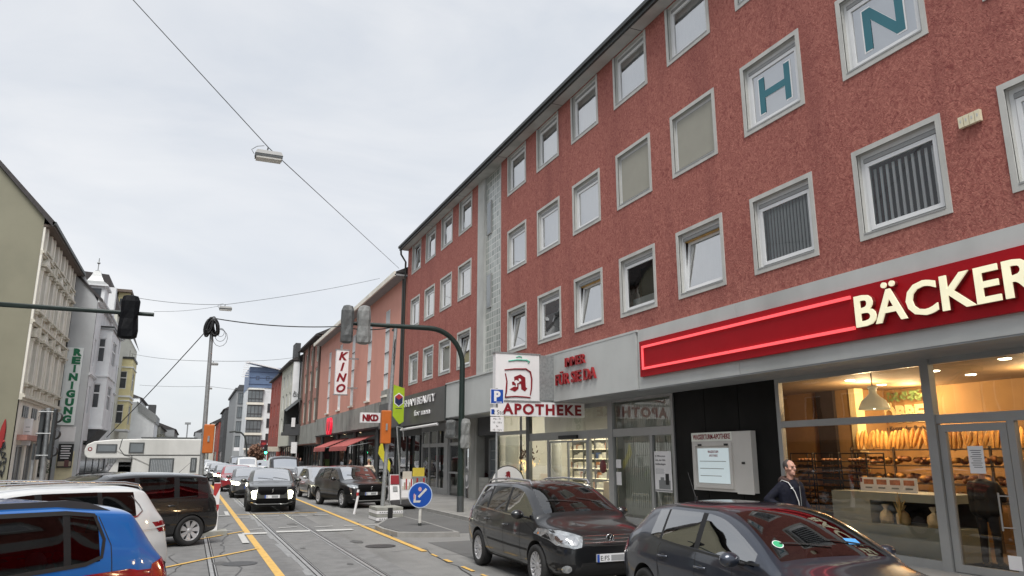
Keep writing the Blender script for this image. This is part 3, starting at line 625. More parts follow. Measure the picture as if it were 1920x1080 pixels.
# pendant lamp
mk('lamp_shade',(.62,.55,.36),.35,emit=.10)
py_=11.7; pn=thing('pendant_lamp','cream enamel pendant lamp hanging inside the bakery window','lamp',(13.4,py_,3.0))
p_=MB(); p_.lathe([(.0,3.56),(.09,3.56),(.11,3.52),(.08,3.50),(.08,3.40),(.14,3.33),(.24,3.25),(.30,3.12),(.32,3.06),(.31,3.06),(.24,3.20),(.1,3.27),(0,3.27)],(13.4,py_,0),28); p_.build('shade','lamp_shade',pn)
p_=MB(); p_.tube([(13.4,py_,3.56),(13.4,py_,ZS)],.012); p_.build('cord','black',pn)
p_=MB(); p_.ell((13.4,py_,3.13),(.05,.05,.06)); p_.build('bulb','lamp_on',pn)
mk('counter',(.24,.26,.24),.5,var=.06); mk('bread',(.60,.30,.07),.6,var=.35,scale=9,bump=.3); mk('bread2',(.30,.12,.04),.6,var=.4,scale=9); mk('bag',(.62,.52,.34),.6,var=.2,scale=8,bump=.4,bscale=20); mk('shelfm',(.10,.07,.05),.5)
ct=thing('bakery_counter','grey counter unit with a dark recess inside the bakery window','counter',(13.3,11.4,PZ))
p_=MB(); p_.box(13.1,14.2,11.8,12.8,PZ,1.36,0); p_.box(13.1,14.2,10.1,11.8,PZ,.74,0); p_.box(13.1,14.2,10.1,11.8,1.20,1.36,0); p_.box(14.0,14.2,10.1,11.8,.74,1.2,1); p_.box(12.62,12.66,9.75,13.2,PZ,.80,0)
p_.build('body',['counter','bk_dark'],ct)
p_=MB(); p_.fb(FR(13.06),-11.96,-10.60,1.38,1.66,-.02,0,0); q=p_.build('price_board','white_sign',ct)
mk('foodprint',(.45,.16,.07),.5,var=.4,scale=14)
p_=MB()
for k in range(4): p_.fb(FR(13.06),-11.86+k*.32,-11.62+k*.32,1.52,1.62,.0,.004,0); p_.fb(FR(13.06),-11.83+k*.32,-11.66+k*.32,1.44,1.47,.0,.004,1)
p_.fb(FR(13.06),-11.95,-11.90,1.56,1.65,0,.004,2)
p_.build('price_print',['foodprint','grey_print','darkred'],q)
for i,(y,lab) in enumerate(((11.6,'left'),(11.2,'middle'),(10.5,'right'))):
    p_=MB(); p_.lathe([(.0,0),(.12,.0),(.14,.1),(.12,.2),(.04,.27),(.03,.29),(.08,.37),(.05,.38),(0,.37)],(13.3,y,.75),12); 
    for a in range(len(p_.v)): p_.v[a]+=Vector((rnd.uniform(-.012,.012),rnd.uniform(-.012,.012),0))
    one('gift_bag',p_,'bag',f'{lab} of the three tied cellophane bags on the bakery ledge','bag','tied gift bags in the bakery window')
p_=MB()
for k in range(22): 
    a=rnd.uniform(-.9,.9); p_.tube([(13.15,11.15,.78),(13.15+a*.10,11.15+a*.12,.98),(13.15+a*.14,11.15+a*.25+rnd.uniform(-.1,.1),1.1+rnd.uniform(0,.3))],[.012,.014,.006],5)
mk('straw',(.50,.36,.14),.7)
one('dried_grass_bunch',p_,'straw','bunch of dried grasses standing between the tied bags','decoration')
bs=thing('bread_shelf','back wall shelf packed with golden baguettes and loaves','shelf',(15.8,12.5,PZ))
p_=MB()
for z in (1.1,1.45,1.85,2.22): p_.box(15.6,16.3,9.6,14.5,z,z+.03,0)
for y in (14.46,13.2,12.0,10.8,9.6): p_.box(15.6,15.65,y,y+.04,PZ,2.3,0)
p_.build('frame','shelfm',bs)
p_=MB()
for k in range(38):
    y=14.4-k*.122; R_=Matrix.Rotation(rnd.uniform(-.35,.35),3,'X')@Matrix.Rotation(rnd.uniform(.1,.3),3,'Y'); p_.ell((15.8,y,2.46+rnd.uniform(-.03,.05)),(.06,.055,.25),8,8,0,R_)
for z in (1.18,1.54,1.94):
    for k in range(64): p_.ell((15.72+rnd.uniform(-.08,.18),14.38-k*.075,z+rnd.uniform(0,.10)),(.12,rnd.uniform(.05,.085),.065),8,6,rnd.choice([0,0,1,1]))
p_.build('bread_loaves',['bread','bread2'],bs)
for i,(y,lab) in enumerate(((14.55,'leftmost bread trolley, beside the passer-by'),(13.75,'middle bread trolley behind the grey counter'),(12.95,'right bread trolley below the pendant lamp'))):
    rk=thing('baking_rack','dark metal rack with trays, '+lab,'rack',(14.2,y,PZ),'bakery tray racks')
    p_=MB()
    for a in (0,.55):
        for b in (-.36,.36): p_.tube([(14.0+a,y+b,PZ),(14.0+a,y+b,2.15)],.016,6)
    for b in (-.36,.36): p_.tube([(14.0,y+b,2.15),(14.55,y+b,2.15)],.016,6)
    p_.tube([(14.0,y-.36,2.15),(14.0,y+.36,2.15)],.016,6); p_.build('frame','bk_dark',rk)
    p_=MB()
    for k in range(11):
        z=.5+k*.145; p_.box(14.0,14.55,y-.34,y+.34,z,z+.02,0)
        if True: 
            for q in range(5): p_.ell((14.15,y-.25+q*.12,z+.05),(.09,.05,.035),6,5,1)
    p_.build('trays',['bk_dark','bread2'],rk)
p_=MB(); p_.text(FR(X2-.02),'DÖBBE',-15.2,2.98,.42,.03,0,0,w=1.65,bold=.03); one('wall_sign_letters',p_,'trim_w','large pale letters DÖBBE on the back wall inside the bakery','sign')
p_=MB(); p_.text(FR(X2-.02),'Die Kunst des Backens',-14.95,2.76,.11,.01,0,0,w=1.6); one('wall_slogan_letters',p_,'bk_dark','thin dark slogan script below the large letters in the bakery','sign')
p_=MB()
for k in range(90):
    a=rnd.uniform(0,6.28); c=Vector((X2-.3+rnd.uniform(-.15,.1),13.9+rnd.uniform(-.6,.5),3.62+rnd.uniform(-.12,.1))); d_=Vector((math.cos(a)*.02,math.cos(a)*.08,math.sin(a)*.06)); s_=Vector((0,-d_.z,d_.y))*.35
    p_.add([c-d_,c+s_,c+d_,c-s_],[(0,1,2,3)])
mk('leaf_in',(.12,.18,.06),.6); one('hanging_garland',p_,'leaf_in','green leaf garland above the bakery wall letters','plant')
# right part: second counter with bread seen through the door
p_=MB(); p_.box(14.6,15.4,4,9.2,PZ,1.15,1); 
for z in (1.55,2.0,2.4): p_.box(16.6,17.3,4,9,z,z+.03,1)
for k in range(60): p_.ell((rnd.uniform(14.65,15.3),rnd.uniform(4.1,9.1),1.2+rnd.uniform(0,.12)),(.13,.1,.07),8,6,rnd.choice([2,3]))
for z in (1.62,2.07,2.47):
    for k in range(22): p_.ell((16.85,4.2+k*.21,z),(.12,.09,.08),7,5,rnd.choice([2,3]))
one('bread_display',p_,['counter','shelfm','bread','bread2'],'dark counter heaped with loaves seen through the bakery door','counter')
# ================= pharmacy interior =================
mk('ph_wall',(.66,.65,.60),.7,var=.04); mk('ph_shelf_lit',(.9,.80,.55),.5,emit=.5); mk('box_a',(.62,.60,.52),.6,var=.2,scale=14); mk('box_b',(.06,.10,.22),.6); mk('box_c',(.35,.16,.08),.6); mk('ph_floor',(.3,.29,.26),.4)
pi_=MB(); 
pi_.box(X1+4.2,X1+4.3,20.9,31,PZ,ZS,0); pi_.box(X1,X1+4.2,20.9,21.0,PZ,ZS,0); pi_.box(X1,X1+4.2,30.9,31,PZ,ZS,0); pi_.box(X1,X1+4.2,21,30.9,ZS,ZS+.04,0); pi_.box(X1,X1+4.2,21,30.9,0,PZ,1); pi_.box(X1+.3,X1+.4,21.3,26.9,2.95,ZS,0)
pi_.build('pharmacy_interior',['ph_wall','ph_floor'],bld)
sh=thing('pharmacy_shelves','lit pharmacy shelf wall filled with pale packets','shelf',(15.6,25,PZ))
p_=MB(); p_.box(16.2,16.25,21.2,30.6,PZ,2.9,0)
for k in range(7): p_.box(15.7,16.2,21.2,30.6,.35+k*.4,.37+k*.4,1)
for y in range(22,31,1): p_.box(15.68,16.2,y,y+.04,PZ,2.9,2)
p_.build('shelf_boards',['bk_dark','ph_shelf_lit','alu_dark'],sh)
p_=MB()
for k in range(7):
    y=21.25
    while y<30.5:
        w_=rnd.uniform(.05,.16); h=rnd.uniform(.10,.27)
        if rnd.random()<.88: p_.box(15.74,15.9,y,y+w_,.372+k*.4,.372+k*.4+h,0 if rnd.random()<.8 else (1 if k==4 else rnd.choice([0,2])))
        y+=w_+.012
p_.build('packets',['box_a','box_b','box_c'],sh)
p_=MB(); p_.tube([(13.6,26.6,3.25),(13.6,22.6,3.25)],.16,10,0); 
for a in range(len(p_.v)): p_.v[a].z=3.25+(p_.v[a].z-3.25)*.4
p_.fb(FR(13.6),-26.5,-22.7,3.15,3.18,-.1,.1,1)
mk('lamp_white',(1,.93,.75),.4,emit=5)
one('linear_ceiling_lamp',p_,['ph_wall','lamp_white'],'long oval ceiling lamp above the pharmacy sliding door','lamp')
for x,y,en in ((14.6,25.5,62),(14.6,22.6,34),(14.2,29,22)):
    ld=bpy.data.lights.new('pharmacy_lamp_light','POINT'); ld.energy=en; ld.color=(1,.93,.78); ld.shadow_soft_size=.3
    lo=bpy.data.objects.new('pharmacy_lamp_light',ld); COL.objects.link(lo); lo.location=(x,y,2.9)
p_=MB(); p_.cyl((13.3,27.0,PZ),.28,3.7,20); one('round_column',p_,'concrete','round concrete column just inside the pharmacy front','column')
p_=MB(); p_.box(13.6,14.4,22.9,23.7,PZ,1.2,0); mk('wood_pale',(.50,.38,.22),.5); one('sales_desk',p_,'wood_pale','pale wooden pharmacy desk behind the sliding door','desk')
# autumn window decoration
p_=MB()
for k in range(160):
    a=rnd.gauss(0,1);b=rnd.gauss(0,1); c=Vector((12.9+rnd.uniform(-.1,.2),28.9+a*.45,1.9+b*.28)); d_=Vector((rnd.uniform(-.05,.05),rnd.uniform(-.09,.09),rnd.uniform(-.09,.09))); s_=d_.cross(Vector((1,0,0)))*.5
    p_.add([c-d_,c+s_,c+d_,c-s_],[(0,1,2,3)],0 if b>0 else 1)
mk('autumn',(.10,.035,.02),.7); mk('fairy',(.9,.6,.25),.5,emit=.8); one('autumn_window_decoration',p_,['autumn','fairy'],'dark red autumn leaves with warm fairy lights in the pharmacy window','decoration')
# A logo half-round sign in front of pharmacy
p_=MB(); FA=FC(25.2)
pts=[(.62*math.cos(math.pi*k/20),.62*math.sin(math.pi*k/20)) for k in range(21)]
p_.poly(FA,[(10.55+x,1.1+y*1.0) for x,y in pts],-.06,0,0); p_.poly(FA,[(10.55+x*1.08,1.07+y*1.1) for x,y in pts],-.05,-.01,1); p_.fb(FA,10.0,11.1,PZ,1.1,-.06,0,0)
p_.poly(FA,[(10.55+x*.42,1.28+y*.42) for x,y in A],0,.01,2)
one('pavement_sign',p_,['white_sign','gutter','darkred'],'rounded white pavement sign with a red gothic A behind the dark minivan','sign')
# ================= vehicles =================
def paint(name,col,rough=.3,coat=1.0,metal=.35,dirt=.25):
    m=mat(name,col,rough,metal=metal,var=.06,scale=2.2,coat=coat,back=True,stain=(1.6,tuple(min(1,c*.6+.06) for c in col),dirt,(1,1,1))); M[name]=m; return m
M['car_glass']=glassmat('car_glass',tint=(.30,.33,.33),base=.30,ior=1.6,wav=.03)
M['car_glass_low']=glassmat('car_glass_low',tint=(.42,.46,.45),base=.015,ior=1.4,wav=.03)
M['car_screen']=glassmat('car_screen',tint=(.5,.54,.53),base=.10,ior=1.55,wav=.03)
M['far_screen']=glassmat('far_screen',tint=(.4,.44,.43),base=.72,ior=1.6,wav=.03)
M['car_glass_dark']=glassmat('car_glass_dark',tint=(.06,.065,.065),base=.02,ior=1.42,wav=.03)
SCREEN=['car_screen']; mk('grille_black',(.004,.004,.004),.7,spec=.08); mk('trim',(.014,.014,.015),.5,var=.2,spec=.25); mk('seat_cloth',(.028,.028,.03),.9); mk('chrome',(.62,.62,.62),.12,metal=1,var=.02); mk('rim',(.55,.55,.56),.35,metal=.45,var=.1); mk('rim_dark',(.03,.03,.03),.5,metal=.5)
mk('lamp_glass',(.42,.44,.45),.08,metal=.55,var=.5,scale=9,coat=1); mk('lamp_red',(.22,.006,.01),.12,var=.4,scale=6,coat=1); mk('lamp_amber',(.6,.18,.02),.2); mk('lamp_glow',(1,.95,.68),.3,emit=5.5); mk('plate_w',(.68,.69,.70),.4,var=.03); mk('plate_b',(.02,.07,.35),.4); mk('disc_steel',(.2,.2,.2),.4,metal=.8)
def pts_on(bvh,poly,mode,cell=.05,off=.004,sgn=1,mb=None,mi=0):
    """project a flat polygon onto the body surface. mode 'side' (x,z), 'front'/'rear' (y,z), 'top' (x,y)"""
    bm=bmesh.new(); vs=[bm.verts.new((a,b,0)) for a,b in poly]; bm.faces.new(vs); bmesh.ops.triangulate(bm,faces=bm.faces[:])
    xs=[a for a,b in poly]; ys=[b for a,b in poly]
    for ax,lo,hi in ((0,min(xs),max(xs)),(1,min(ys),max(ys))):
        k=1
        while lo+k*cell<hi:
            co=[0,0,0]; no=[0,0,0]; co[ax]=lo+k*cell; no[ax]=1
            bmesh.ops.bisect_plane(bm,geom=bm.verts[:]+bm.edges[:]+bm.faces[:],plane_co=co,plane_no=no); k+=1
    bm.verts.index_update(); out=[]
    for v in bm.verts:
        a,b=v.co.x,v.co.y
        o,d={'side':(Vector((a,4*sgn,b)),Vector((0,-sgn,0))),'front':(Vector((9,a,b)),Vector((-1,0,0))),'rear':(Vector((-9,a,b)),Vector((1,0,0))),'top':(Vector((a,b,9)),Vector((0,0,-1)))}[mode]
        h,nn,_,_=bvh.ray_cast(o,d)
        if h is None:
            q=Vector({'side':(a,.8*sgn,b),'front':(2,a,b),'rear':(-2,a,b),'top':(a,b,1.4)}[mode]); h,nn,_,_=bvh.find_nearest(q)
        if nn.dot(d)>0: nn=-nn
        out.append(h+nn*off)
    mb.add(out,[tuple(v.index for v in f.verts) for f in bm.faces],mi,True); bm.free(); return mb
def ribbon(bvh,path,mode,w_=.009,off=.002,sgn=1,mb=None,mi=0,step=.06):
    P=[]
    for (a,b),(c,d) in zip(path,path[1:]):
        n=max(1,int(math.hypot(c-a,d-b)/step))
        for k in range(n): P.append((a+(c-a)*k/n,b+(d-b)*k/n))
    P.append(path[-1]); L_=[];R_=[]
    for i,(a,b) in enumerate(P):
        a0,b0=P[max(0,i-1)]; a1,b1=P[min(len(P)-1,i+1)]; l=math.hypot(a1-a0,b1-b0) or 1; nx,ny=-(b1-b0)/l*w_/2,(a1-a0)/l*w_/2
        for (x,y),lst in (((a+nx,b+ny),L_),((a-nx,b-ny),R_)):
            o,d={'side':(Vector((x,4*sgn,y)),Vector((0,-sgn,0))),'front':(Vector((9,x,y)),Vector((-1,0,0))),'rear':(Vector((-9,x,y)),Vector((1,0,0))),'top':(Vector((x,y,9)),Vector((0,0,-1)))}[mode]
            h,nn,_,_=bvh.ray_cast(o,d)
            if h is None: h,nn,_,_=bvh.find_nearest(Vector({'side':(x,.8*sgn,y),'front':(2,x,y),'rear':(-2,x,y),'top':(x,y,1.4)}[mode]))
            if nn.dot(d)>0: nn=-nn
            lst.append(h+nn*off)
    n=len(L_); mb.add(L_+R_,[(i,i+1,n+i+1,n+i) for i in range(n-1)],mi); return mb
SLOTS=['P','W','S','T','D','R']  # paint, windshield, side glass, trim, arch dark, rear glass
def shell(st,side,top,L_,wheels,arch_r,level=2,dark_low=False):
    """st: stations front->rear (u,zl,w,zs,zb,wb,zr,wr,zt,k). side/top: material code per interval."""
    rows=[]; st=list(st); side=list(side); top=list(top); i=0
    while i<len(side)-1:      # support loops beside the narrow pillars
        if side[i]=='T' and st[i+1][0]-st[i][0]<.16 and i>0:
            wd=st[i+1][0]-st[i][0]; dn=min(.08,(st[i+2][0]-st[i+1][0])*.4) if i+2<len(st) else 0; dp=min(.08,(st[i][0]-st[i-1][0])*.4)
            if dn: f=dn/(st[i+2][0]-st[i+1][0]); st.insert(i+2,tuple(a+(b-a)*f for a,b in zip(st[i+1],st[i+2]))); side.insert(i+2,side[i+1]); top.insert(i+2,top[i+1])
            f=1-dp/(st[i][0]-st[i-1][0]); st.insert(i,tuple(a+(b-a)*f for a,b in zip(st[i-1],st[i]))); side.insert(i,side[i-1]); top.insert(i,top[i-1]); i+=1
            i+=2
        else: i+=1
    for (u,zl,w_,zs,zb,wb,zr,wr,zt,k) in st:
        x=L_/2-u
        r=[(x,0,zl),(x,w_*.78,zl),(x,w_*.95,zl+.07),(x,w_*.995,zl+(zs-zl)*.5),(x,w_,zs),(x,wb,zb),(x-k,wr,zr),(x-k,wr*.86,zr+(zt-zr)*.55),(x-k,wr*.45,zr+(zt-zr)*.93),(x-k,0,zt)]
        rows.append(r)
    n=len(rows[0]); vs=[];idx={}
    for i,r in enumerate(rows):
        for j,p in enumerate(r):
            idx[i,j,1]=len(vs); vs.append(p)
            if 0<j<n-1: idx[i,j,-1]=len(vs); vs.append((p[0],-p[1],p[2]))
            else: idx[i,j,-1]=idx[i,j,1]
    bm=bmesh.new(); V=[bm.verts.new(p) for p in vs]
    cr=bm.edges.layers.float.new('crease_edge')
    for i in range(len(rows)-1):
        for j in range(n-1):
            for s in (1,-1):
                q=[idx[i,j,s],idx[i,j+1,s],idx[i+1,j+1,s],idx[i+1,j,s]]
                q=list(dict.fromkeys(q))
                f=bm.faces.new([V[a] for a in (q if s==1 else q[::-1])])
                c='P'
                if j==5: c=side[i]
                if j in(7,8): c=top[i]
                if j==6: c='P' if top[i] in('W','R') else ('P' if top[i]!='T' else 'T')
                if j<=1 : c='D'
                if dark_low and j==2: c='T'
                f.material_index=SLOTS.index(c)
    for e_ in (0,len(rows)-1):
        loop=[idx[e_,j,1] for j in range(n)]+[idx[e_,j,-1] for j in range(n-2,0,-1)]
        # fan of strips: left/right pairs
        for j in range(n-1):
            a,b,c,d=idx[e_,j,1],idx[e_,j+1,1],idx[e_,j+1,-1],idx[e_,j,-1]
            q=list(dict.fromkeys([a,b,c,d])); f=bm.faces.new([V[x] for x in (q[::-1] if e_==0 else q)])
            f.material_index=SLOTS.index('P') if j>1 else 4
    bmesh.ops.recalc_face_normals(bm,faces=bm.faces[:])
    for e in bm.edges:
        ids=[v.index for v in e.verts]
    bm.verts.index_update()
    inv={}
    for (i,j,s),v in idx.items(): inv[v]=(i,j)
    for e in bm.edges:
        (i,j),(i2,j2)=inv[e.verts[0].index],inv[e.verts[1].index]
        if i!=i2 and j==j2:
            if j==4: e[cr]=.45
            if j==5: e[cr]=.35
            if j==6: e[cr]=.35
    me=bpy.data.meshes.new('shell'); bm.to_mesh(me); bm.free()
    for k in SLOTS: me.materials.append(bpy.data.materials.get('m_'+k) or bpy.data.materials.new('m_'+k))
    o=bpy.data.objects.new('shell',me); COL.objects.link(o)
    md=o.modifiers.new('s','SUBSURF'); md.levels=level; md.render_levels=level
    cut=MB()
    for (wx) in wheels:
        for s in (1,-1):
            y0,y1=(.52,1.6) if s==1 else (-1.6,-.52)
            cut.tube([(wx,y0,wheels[wx]),(wx,y1,wheels[wx])],arch_r,36,4,True,False)
    cme=bpy.data.meshes.new('cut'); cme.from_pydata([tuple(a) for a in cut.v],[],cut.f)
    bmc=bmesh.new(); bmc.from_mesh(cme); bmesh.ops.remove_doubles(bmc,verts=bmc.verts[:],dist=1e-5); bmesh.ops.recalc_face_normals(bmc,faces=bmc.faces[:])
    for f in bmc.faces: f.material_index=4
    bmc.to_mesh(cme); bmc.free()
    for k in SLOTS: cme.materials.append(bpy.data.materials['m_'+k])
    co=bpy.data.objects.new('cut',cme); COL.objects.link(co)
    b=o.modifiers.new('b','BOOLEAN'); b.operation='DIFFERENCE'; b.object=co; b.solver='EXACT'
    dg=bpy.context.evaluated_depsgraph_get(); ev=o.evaluated_get(dg); res=bpy.data.meshes.new_from_object(ev)
    bm=bmesh.new(); bm.from_mesh(res); bvh=BVHTree.FromBMesh(bm)
    for x in (o,co): bpy.data.objects.remove(x)
    for x in (me,cme,res): bpy.data.meshes.remove(x)
    return bm,bvh
def split_obj(bm,keys,name,matname,parent,sep=False,sharp=40):
    fs=[f for f in bm.faces if f.material_index in keys]
    if not fs: return []
    groups=[fs]
    if sep:
        seen=set(); groups=[]; S_=set(fs)
        for f in fs:
            if f in seen: continue
            st=[f]; seen.add(f); g=[]
            while st:
                a=st.pop(); g.append(a)
                for e in a.edges:
                    for b in e.link_faces:
                        if b in S_ and b not in seen: seen.add(b); st.append(b)
            if len(g)>3: groups.append(g)
    out=[]
    for g in groups:
        vm={}; vs=[]; fl=[]
        for f in g:
            q=[]
            for v in f.verts:
                if v not in vm: vm[v]=len(vs); vs.append(v.co.copy())
                q.append(vm[v])
            fl.append(q)
        me=bpy.data.meshes.new(name); me.from_pydata([tuple(v) for v in vs],[],fl); me.materials.append(M[matname] if isinstance(matname,str) else matname)
        b2=bmesh.new(); b2.from_mesh(me)
        for f in b2.faces: f.smooth=True
        for e in b2.edges:
            if len(e.link_faces)==2 and e.calc_face_angle(0)>R(sharp): e.smooth=False
        b2.to_mesh(me); b2.free()
        o=bpy.data.objects.new(name,me); COL.objects.link(o); o.parent=parent; out.append(o)
    return out
WHEEL={}
def wheel_mesh(r,style,wd=.205):
    key=(r,style,wd)
    if key in WHEEL: return WHEEL[key]
    ty=MB(); h=wd/2; rr=r*.66
    prof=[(rr,-h*.8),(rr+.01,-h*.95),(r*.86,-h),(r*.955,-h*.9),(r*.99,-h*.6),(r,-h*.2),(r,h*.2),(r*.99,h*.6),(r*.955,h*.9),(r*.86,h),(rr+.01,h*.95),(rr,h*.8)]
    ty.lathe(prof,(0,0,0),32,0,'y')
    rm=MB(); rm.lathe([(rr,-h*.8),(rr*.94,-h*.3),(rr*.94,h*.35),(rr,h*.82),(rr*.985,h*.86),(rr*.93,h*.7),(rr*.9,h*.2)],(0,0,0),32,0,'y')
    dk=MB(); dk.lathe([(0,h*.0),(rr*.95,h*.0)],(0,0,0),24,0,'y',False); dk.lathe([(0,h*.12),(rr*.6,h*.12),(rr*.6,h*.02)],(0,0,0),24,1,'y',False)
    n={'multi':14,'five':5,'seven':7,'ten':10,'cap':9}[style]
    for k in range(n):
        a=2*math.pi*k/n
        def P(rad,off,y): return (rad*math.cos(a)+off*-math.sin(a), y, rad*math.sin(a)+off*math.cos(a))
        w0,w1={'multi':(.016,.02),'five':(.045,.065),'seven':(.022,.058),'ten':(.022,.03),'cap':(.026,.05)}[style]
        v=[P(.04,-w0,h*.55),P(.04,w0,h*.55),P(rr*.93,w1,h*.78),P(rr*.93,-w1,h*.78),P(.04,-w0,h*.3),P(.04,w0,h*.3),P(rr*.93,w1,h*.45),P(rr*.93,-w1,h*.45)]
        rm.add(v,[(0,1,2,3),(0,4,5,1),(1,5,6,2),(2,6,7,3),(3,7,4,0)],0)
    rm.lathe([(0,h*.66),(.045,h*.64),(.06,h*.5),(.06,h*.3)],(0,0,0),16,0,'y')
    WHEEL[key]=(ty,rm,dk); return WHEEL[key]
def bare(name,mb,mats,parent):
    me=bpy.data.meshes.new(name); me.from_pydata([tuple(a) for a in mb.v],[],mb.f)
    for m in (mats if isinstance(mats,(list,tuple)) else [mats]): me.materials.append(M[m])
    me.polygons.foreach_set('material_index',mb.mi); me.polygons.foreach_set('use_smooth',mb.sm); me.update()
    o=bpy.data.objects.new(name,me); COL.objects.link(o); o.parent=parent; return o
def add_wheels(root,r,style,xs,yy,rimmat='rim',wd=.205,steer=0):
    ty,rm,dk=wheel_mesh(r,style,wd); proto=None
    for i,x in enumerate(xs):
        for s in (1,-1):
            if proto is None:
                wt=bare('wheel',ty,'rubber',root); ch=[bare('rim',rm,rimmat,wt),bare('brake_disc',dk,['rim_dark','disc_steel'],wt)]; proto=(wt,ch); o=wt
            else:
                o=proto[0].copy(); COL.objects.link(o); o.parent=root
                for c in proto[1]: q=c.copy(); COL.objects.link(q); q.parent=o
            o.location=(x,yy*s,r); o.rotation_euler=(0,random.uniform(0,1),(0 if s==1 else math.pi)+(steer if i==0 else 0))
def mirror_part(root,x,y,z,s,paintm,sz=1):
    p=MB(); c=Vector((x,s*(y+.13*sz),z))
    p.ell(c,(.075*sz,.115*sz,.075*sz),12,8,0); p.tube([(x+.02,s*(y-.05),z-.05),(x,s*(y+.06),z-.03)],.022,6,1)
    o=bare('wing_mirror',p,[paintm,'trim'],root)
    g=MB(); g.lathe([(0,0),(.09,0)],(0,0,0),16,0,'x')
    for i in range(len(g.v)): v=g.v[i]; g.v[i]=Vector((c.x-.06*sz,c.y+v.y*.95*sz,c.z+v.z*.62*sz))
    bare('mirror_glass',g,'chrome',o); return o
def car_paint(root,name,bm,pm,glass='car_glass',trim='trim'):
    split_obj(bm,[0],'body',pm,root); split_obj(bm,[4],'underbody','rubber',root)
    split_obj(bm,[3],'window_trim',trim,root,True); split_obj(bm,[1],'windscreen',SCREEN[0],root); split_obj(bm,[2],'side_window',glass,root,True); split_obj(bm,[5],'rear_window',glass,root)
def interior(root,L_,xd,zfloor=.35,ztop=1.02,W_=.6,seats=((.1,.34),(.1,-.34))):
    p=MB(); p.box(xd-.15,xd+.5,-W_,W_,.62,.90,0); p.box(-1.6,xd,-W_,W_,.28,.32,0); it=bare('dashboard',p,'seat_cloth',root)
    p=MB()
    a=[(xd-.22+.0,.36+.18*math.cos(t),.88+.18*math.sin(t)) for t in [k*math.pi/8 for k in range(17)]]; p.tube(a,.014,6,0,False)
    bare('steering_wheel',p,'trim',root)
    for x,y in seats:
        p=MB(); p.box(x-.05,x+.45,y-.24,y+.24,.40,.55,0)
        v=[(x-.05,y-.24,.5),(x-.05,y+.24,.5),(x-.22,y+.20,1.08),(x-.22,y-.20,1.08),(x-.18,y-.24,.5),(x-.18,y+.24,.5),(x-.32,y+.20,1.08),(x-.32,y-.20,1.08)]
        p.add(v,[(0,1,2,3),(4,7,6,5),(0,3,7,4),(1,5,6,2),(3,2,6,7)],0); p.ell((x-.27,y,1.20),(.05,.13,.09),8,6,0); bare('seat',p,'seat_cloth',root)
    p=MB(); p.box(-1.05,-.6,-.6,.6,.42,.55,0); p.box(-1.2,-1.05,-.6,.6,.5,1.05,0)
    for y in (-.38,.38): p.ell((-1.14,y,1.13),(.05,.12,.08),8,6,0)
    bare('rear_bench',p,'seat_cloth',root)
def plate(root,x,z,txt='E',blur=True,y=0,face=1):
    p=MB(); Fk=Fr((x,y,z),(0,face,0),(0,0,1),(face,0,0)); p.fb(Fk,-.26,.26,-.055,.055,-.02,.012,0); p.fb(Fk,-.26,-.22,-.055,.055,.012,.014,1)
    p.text(Fk,txt,-.20,-.035,.07,.002,.012,2)
    q=bare('number_plate',p,['plate_w','plate_b','black'],root)
    b=MB(); b.fb(Fk,-.02,.20,-.04,.04,.012,.015,0); bare('blurred_characters',b,'grey_wall',q); return q
def mk_paints():
    paint('paint_black_metal',(.018,.019,.021),.3,metal=.5); paint('paint_blue_black',(.035,.042,.06),.28,metal=.6); paint('paint_olive',(.085,.088,.078),.3,metal=.75); paint('paint_blue',(.006,.115,.40),.28,metal=.2,dirt=.1)
    paint('paint_white',(.62,.63,.63),.3,metal=0,dirt=.1); paint('paint_black',(.008,.008,.009),.25,metal=.1,dirt=.12); paint('paint_grey',(.12,.122,.125),.3,metal=.7); paint('paint_silver',(.42,.43,.44),.3,metal=.6); paint('paint_red',(.28,.012,.02),.3,metal=.1); paint('paint_lightgrey',(.25,.26,.265),.3,metal=.6)
mk_paints()
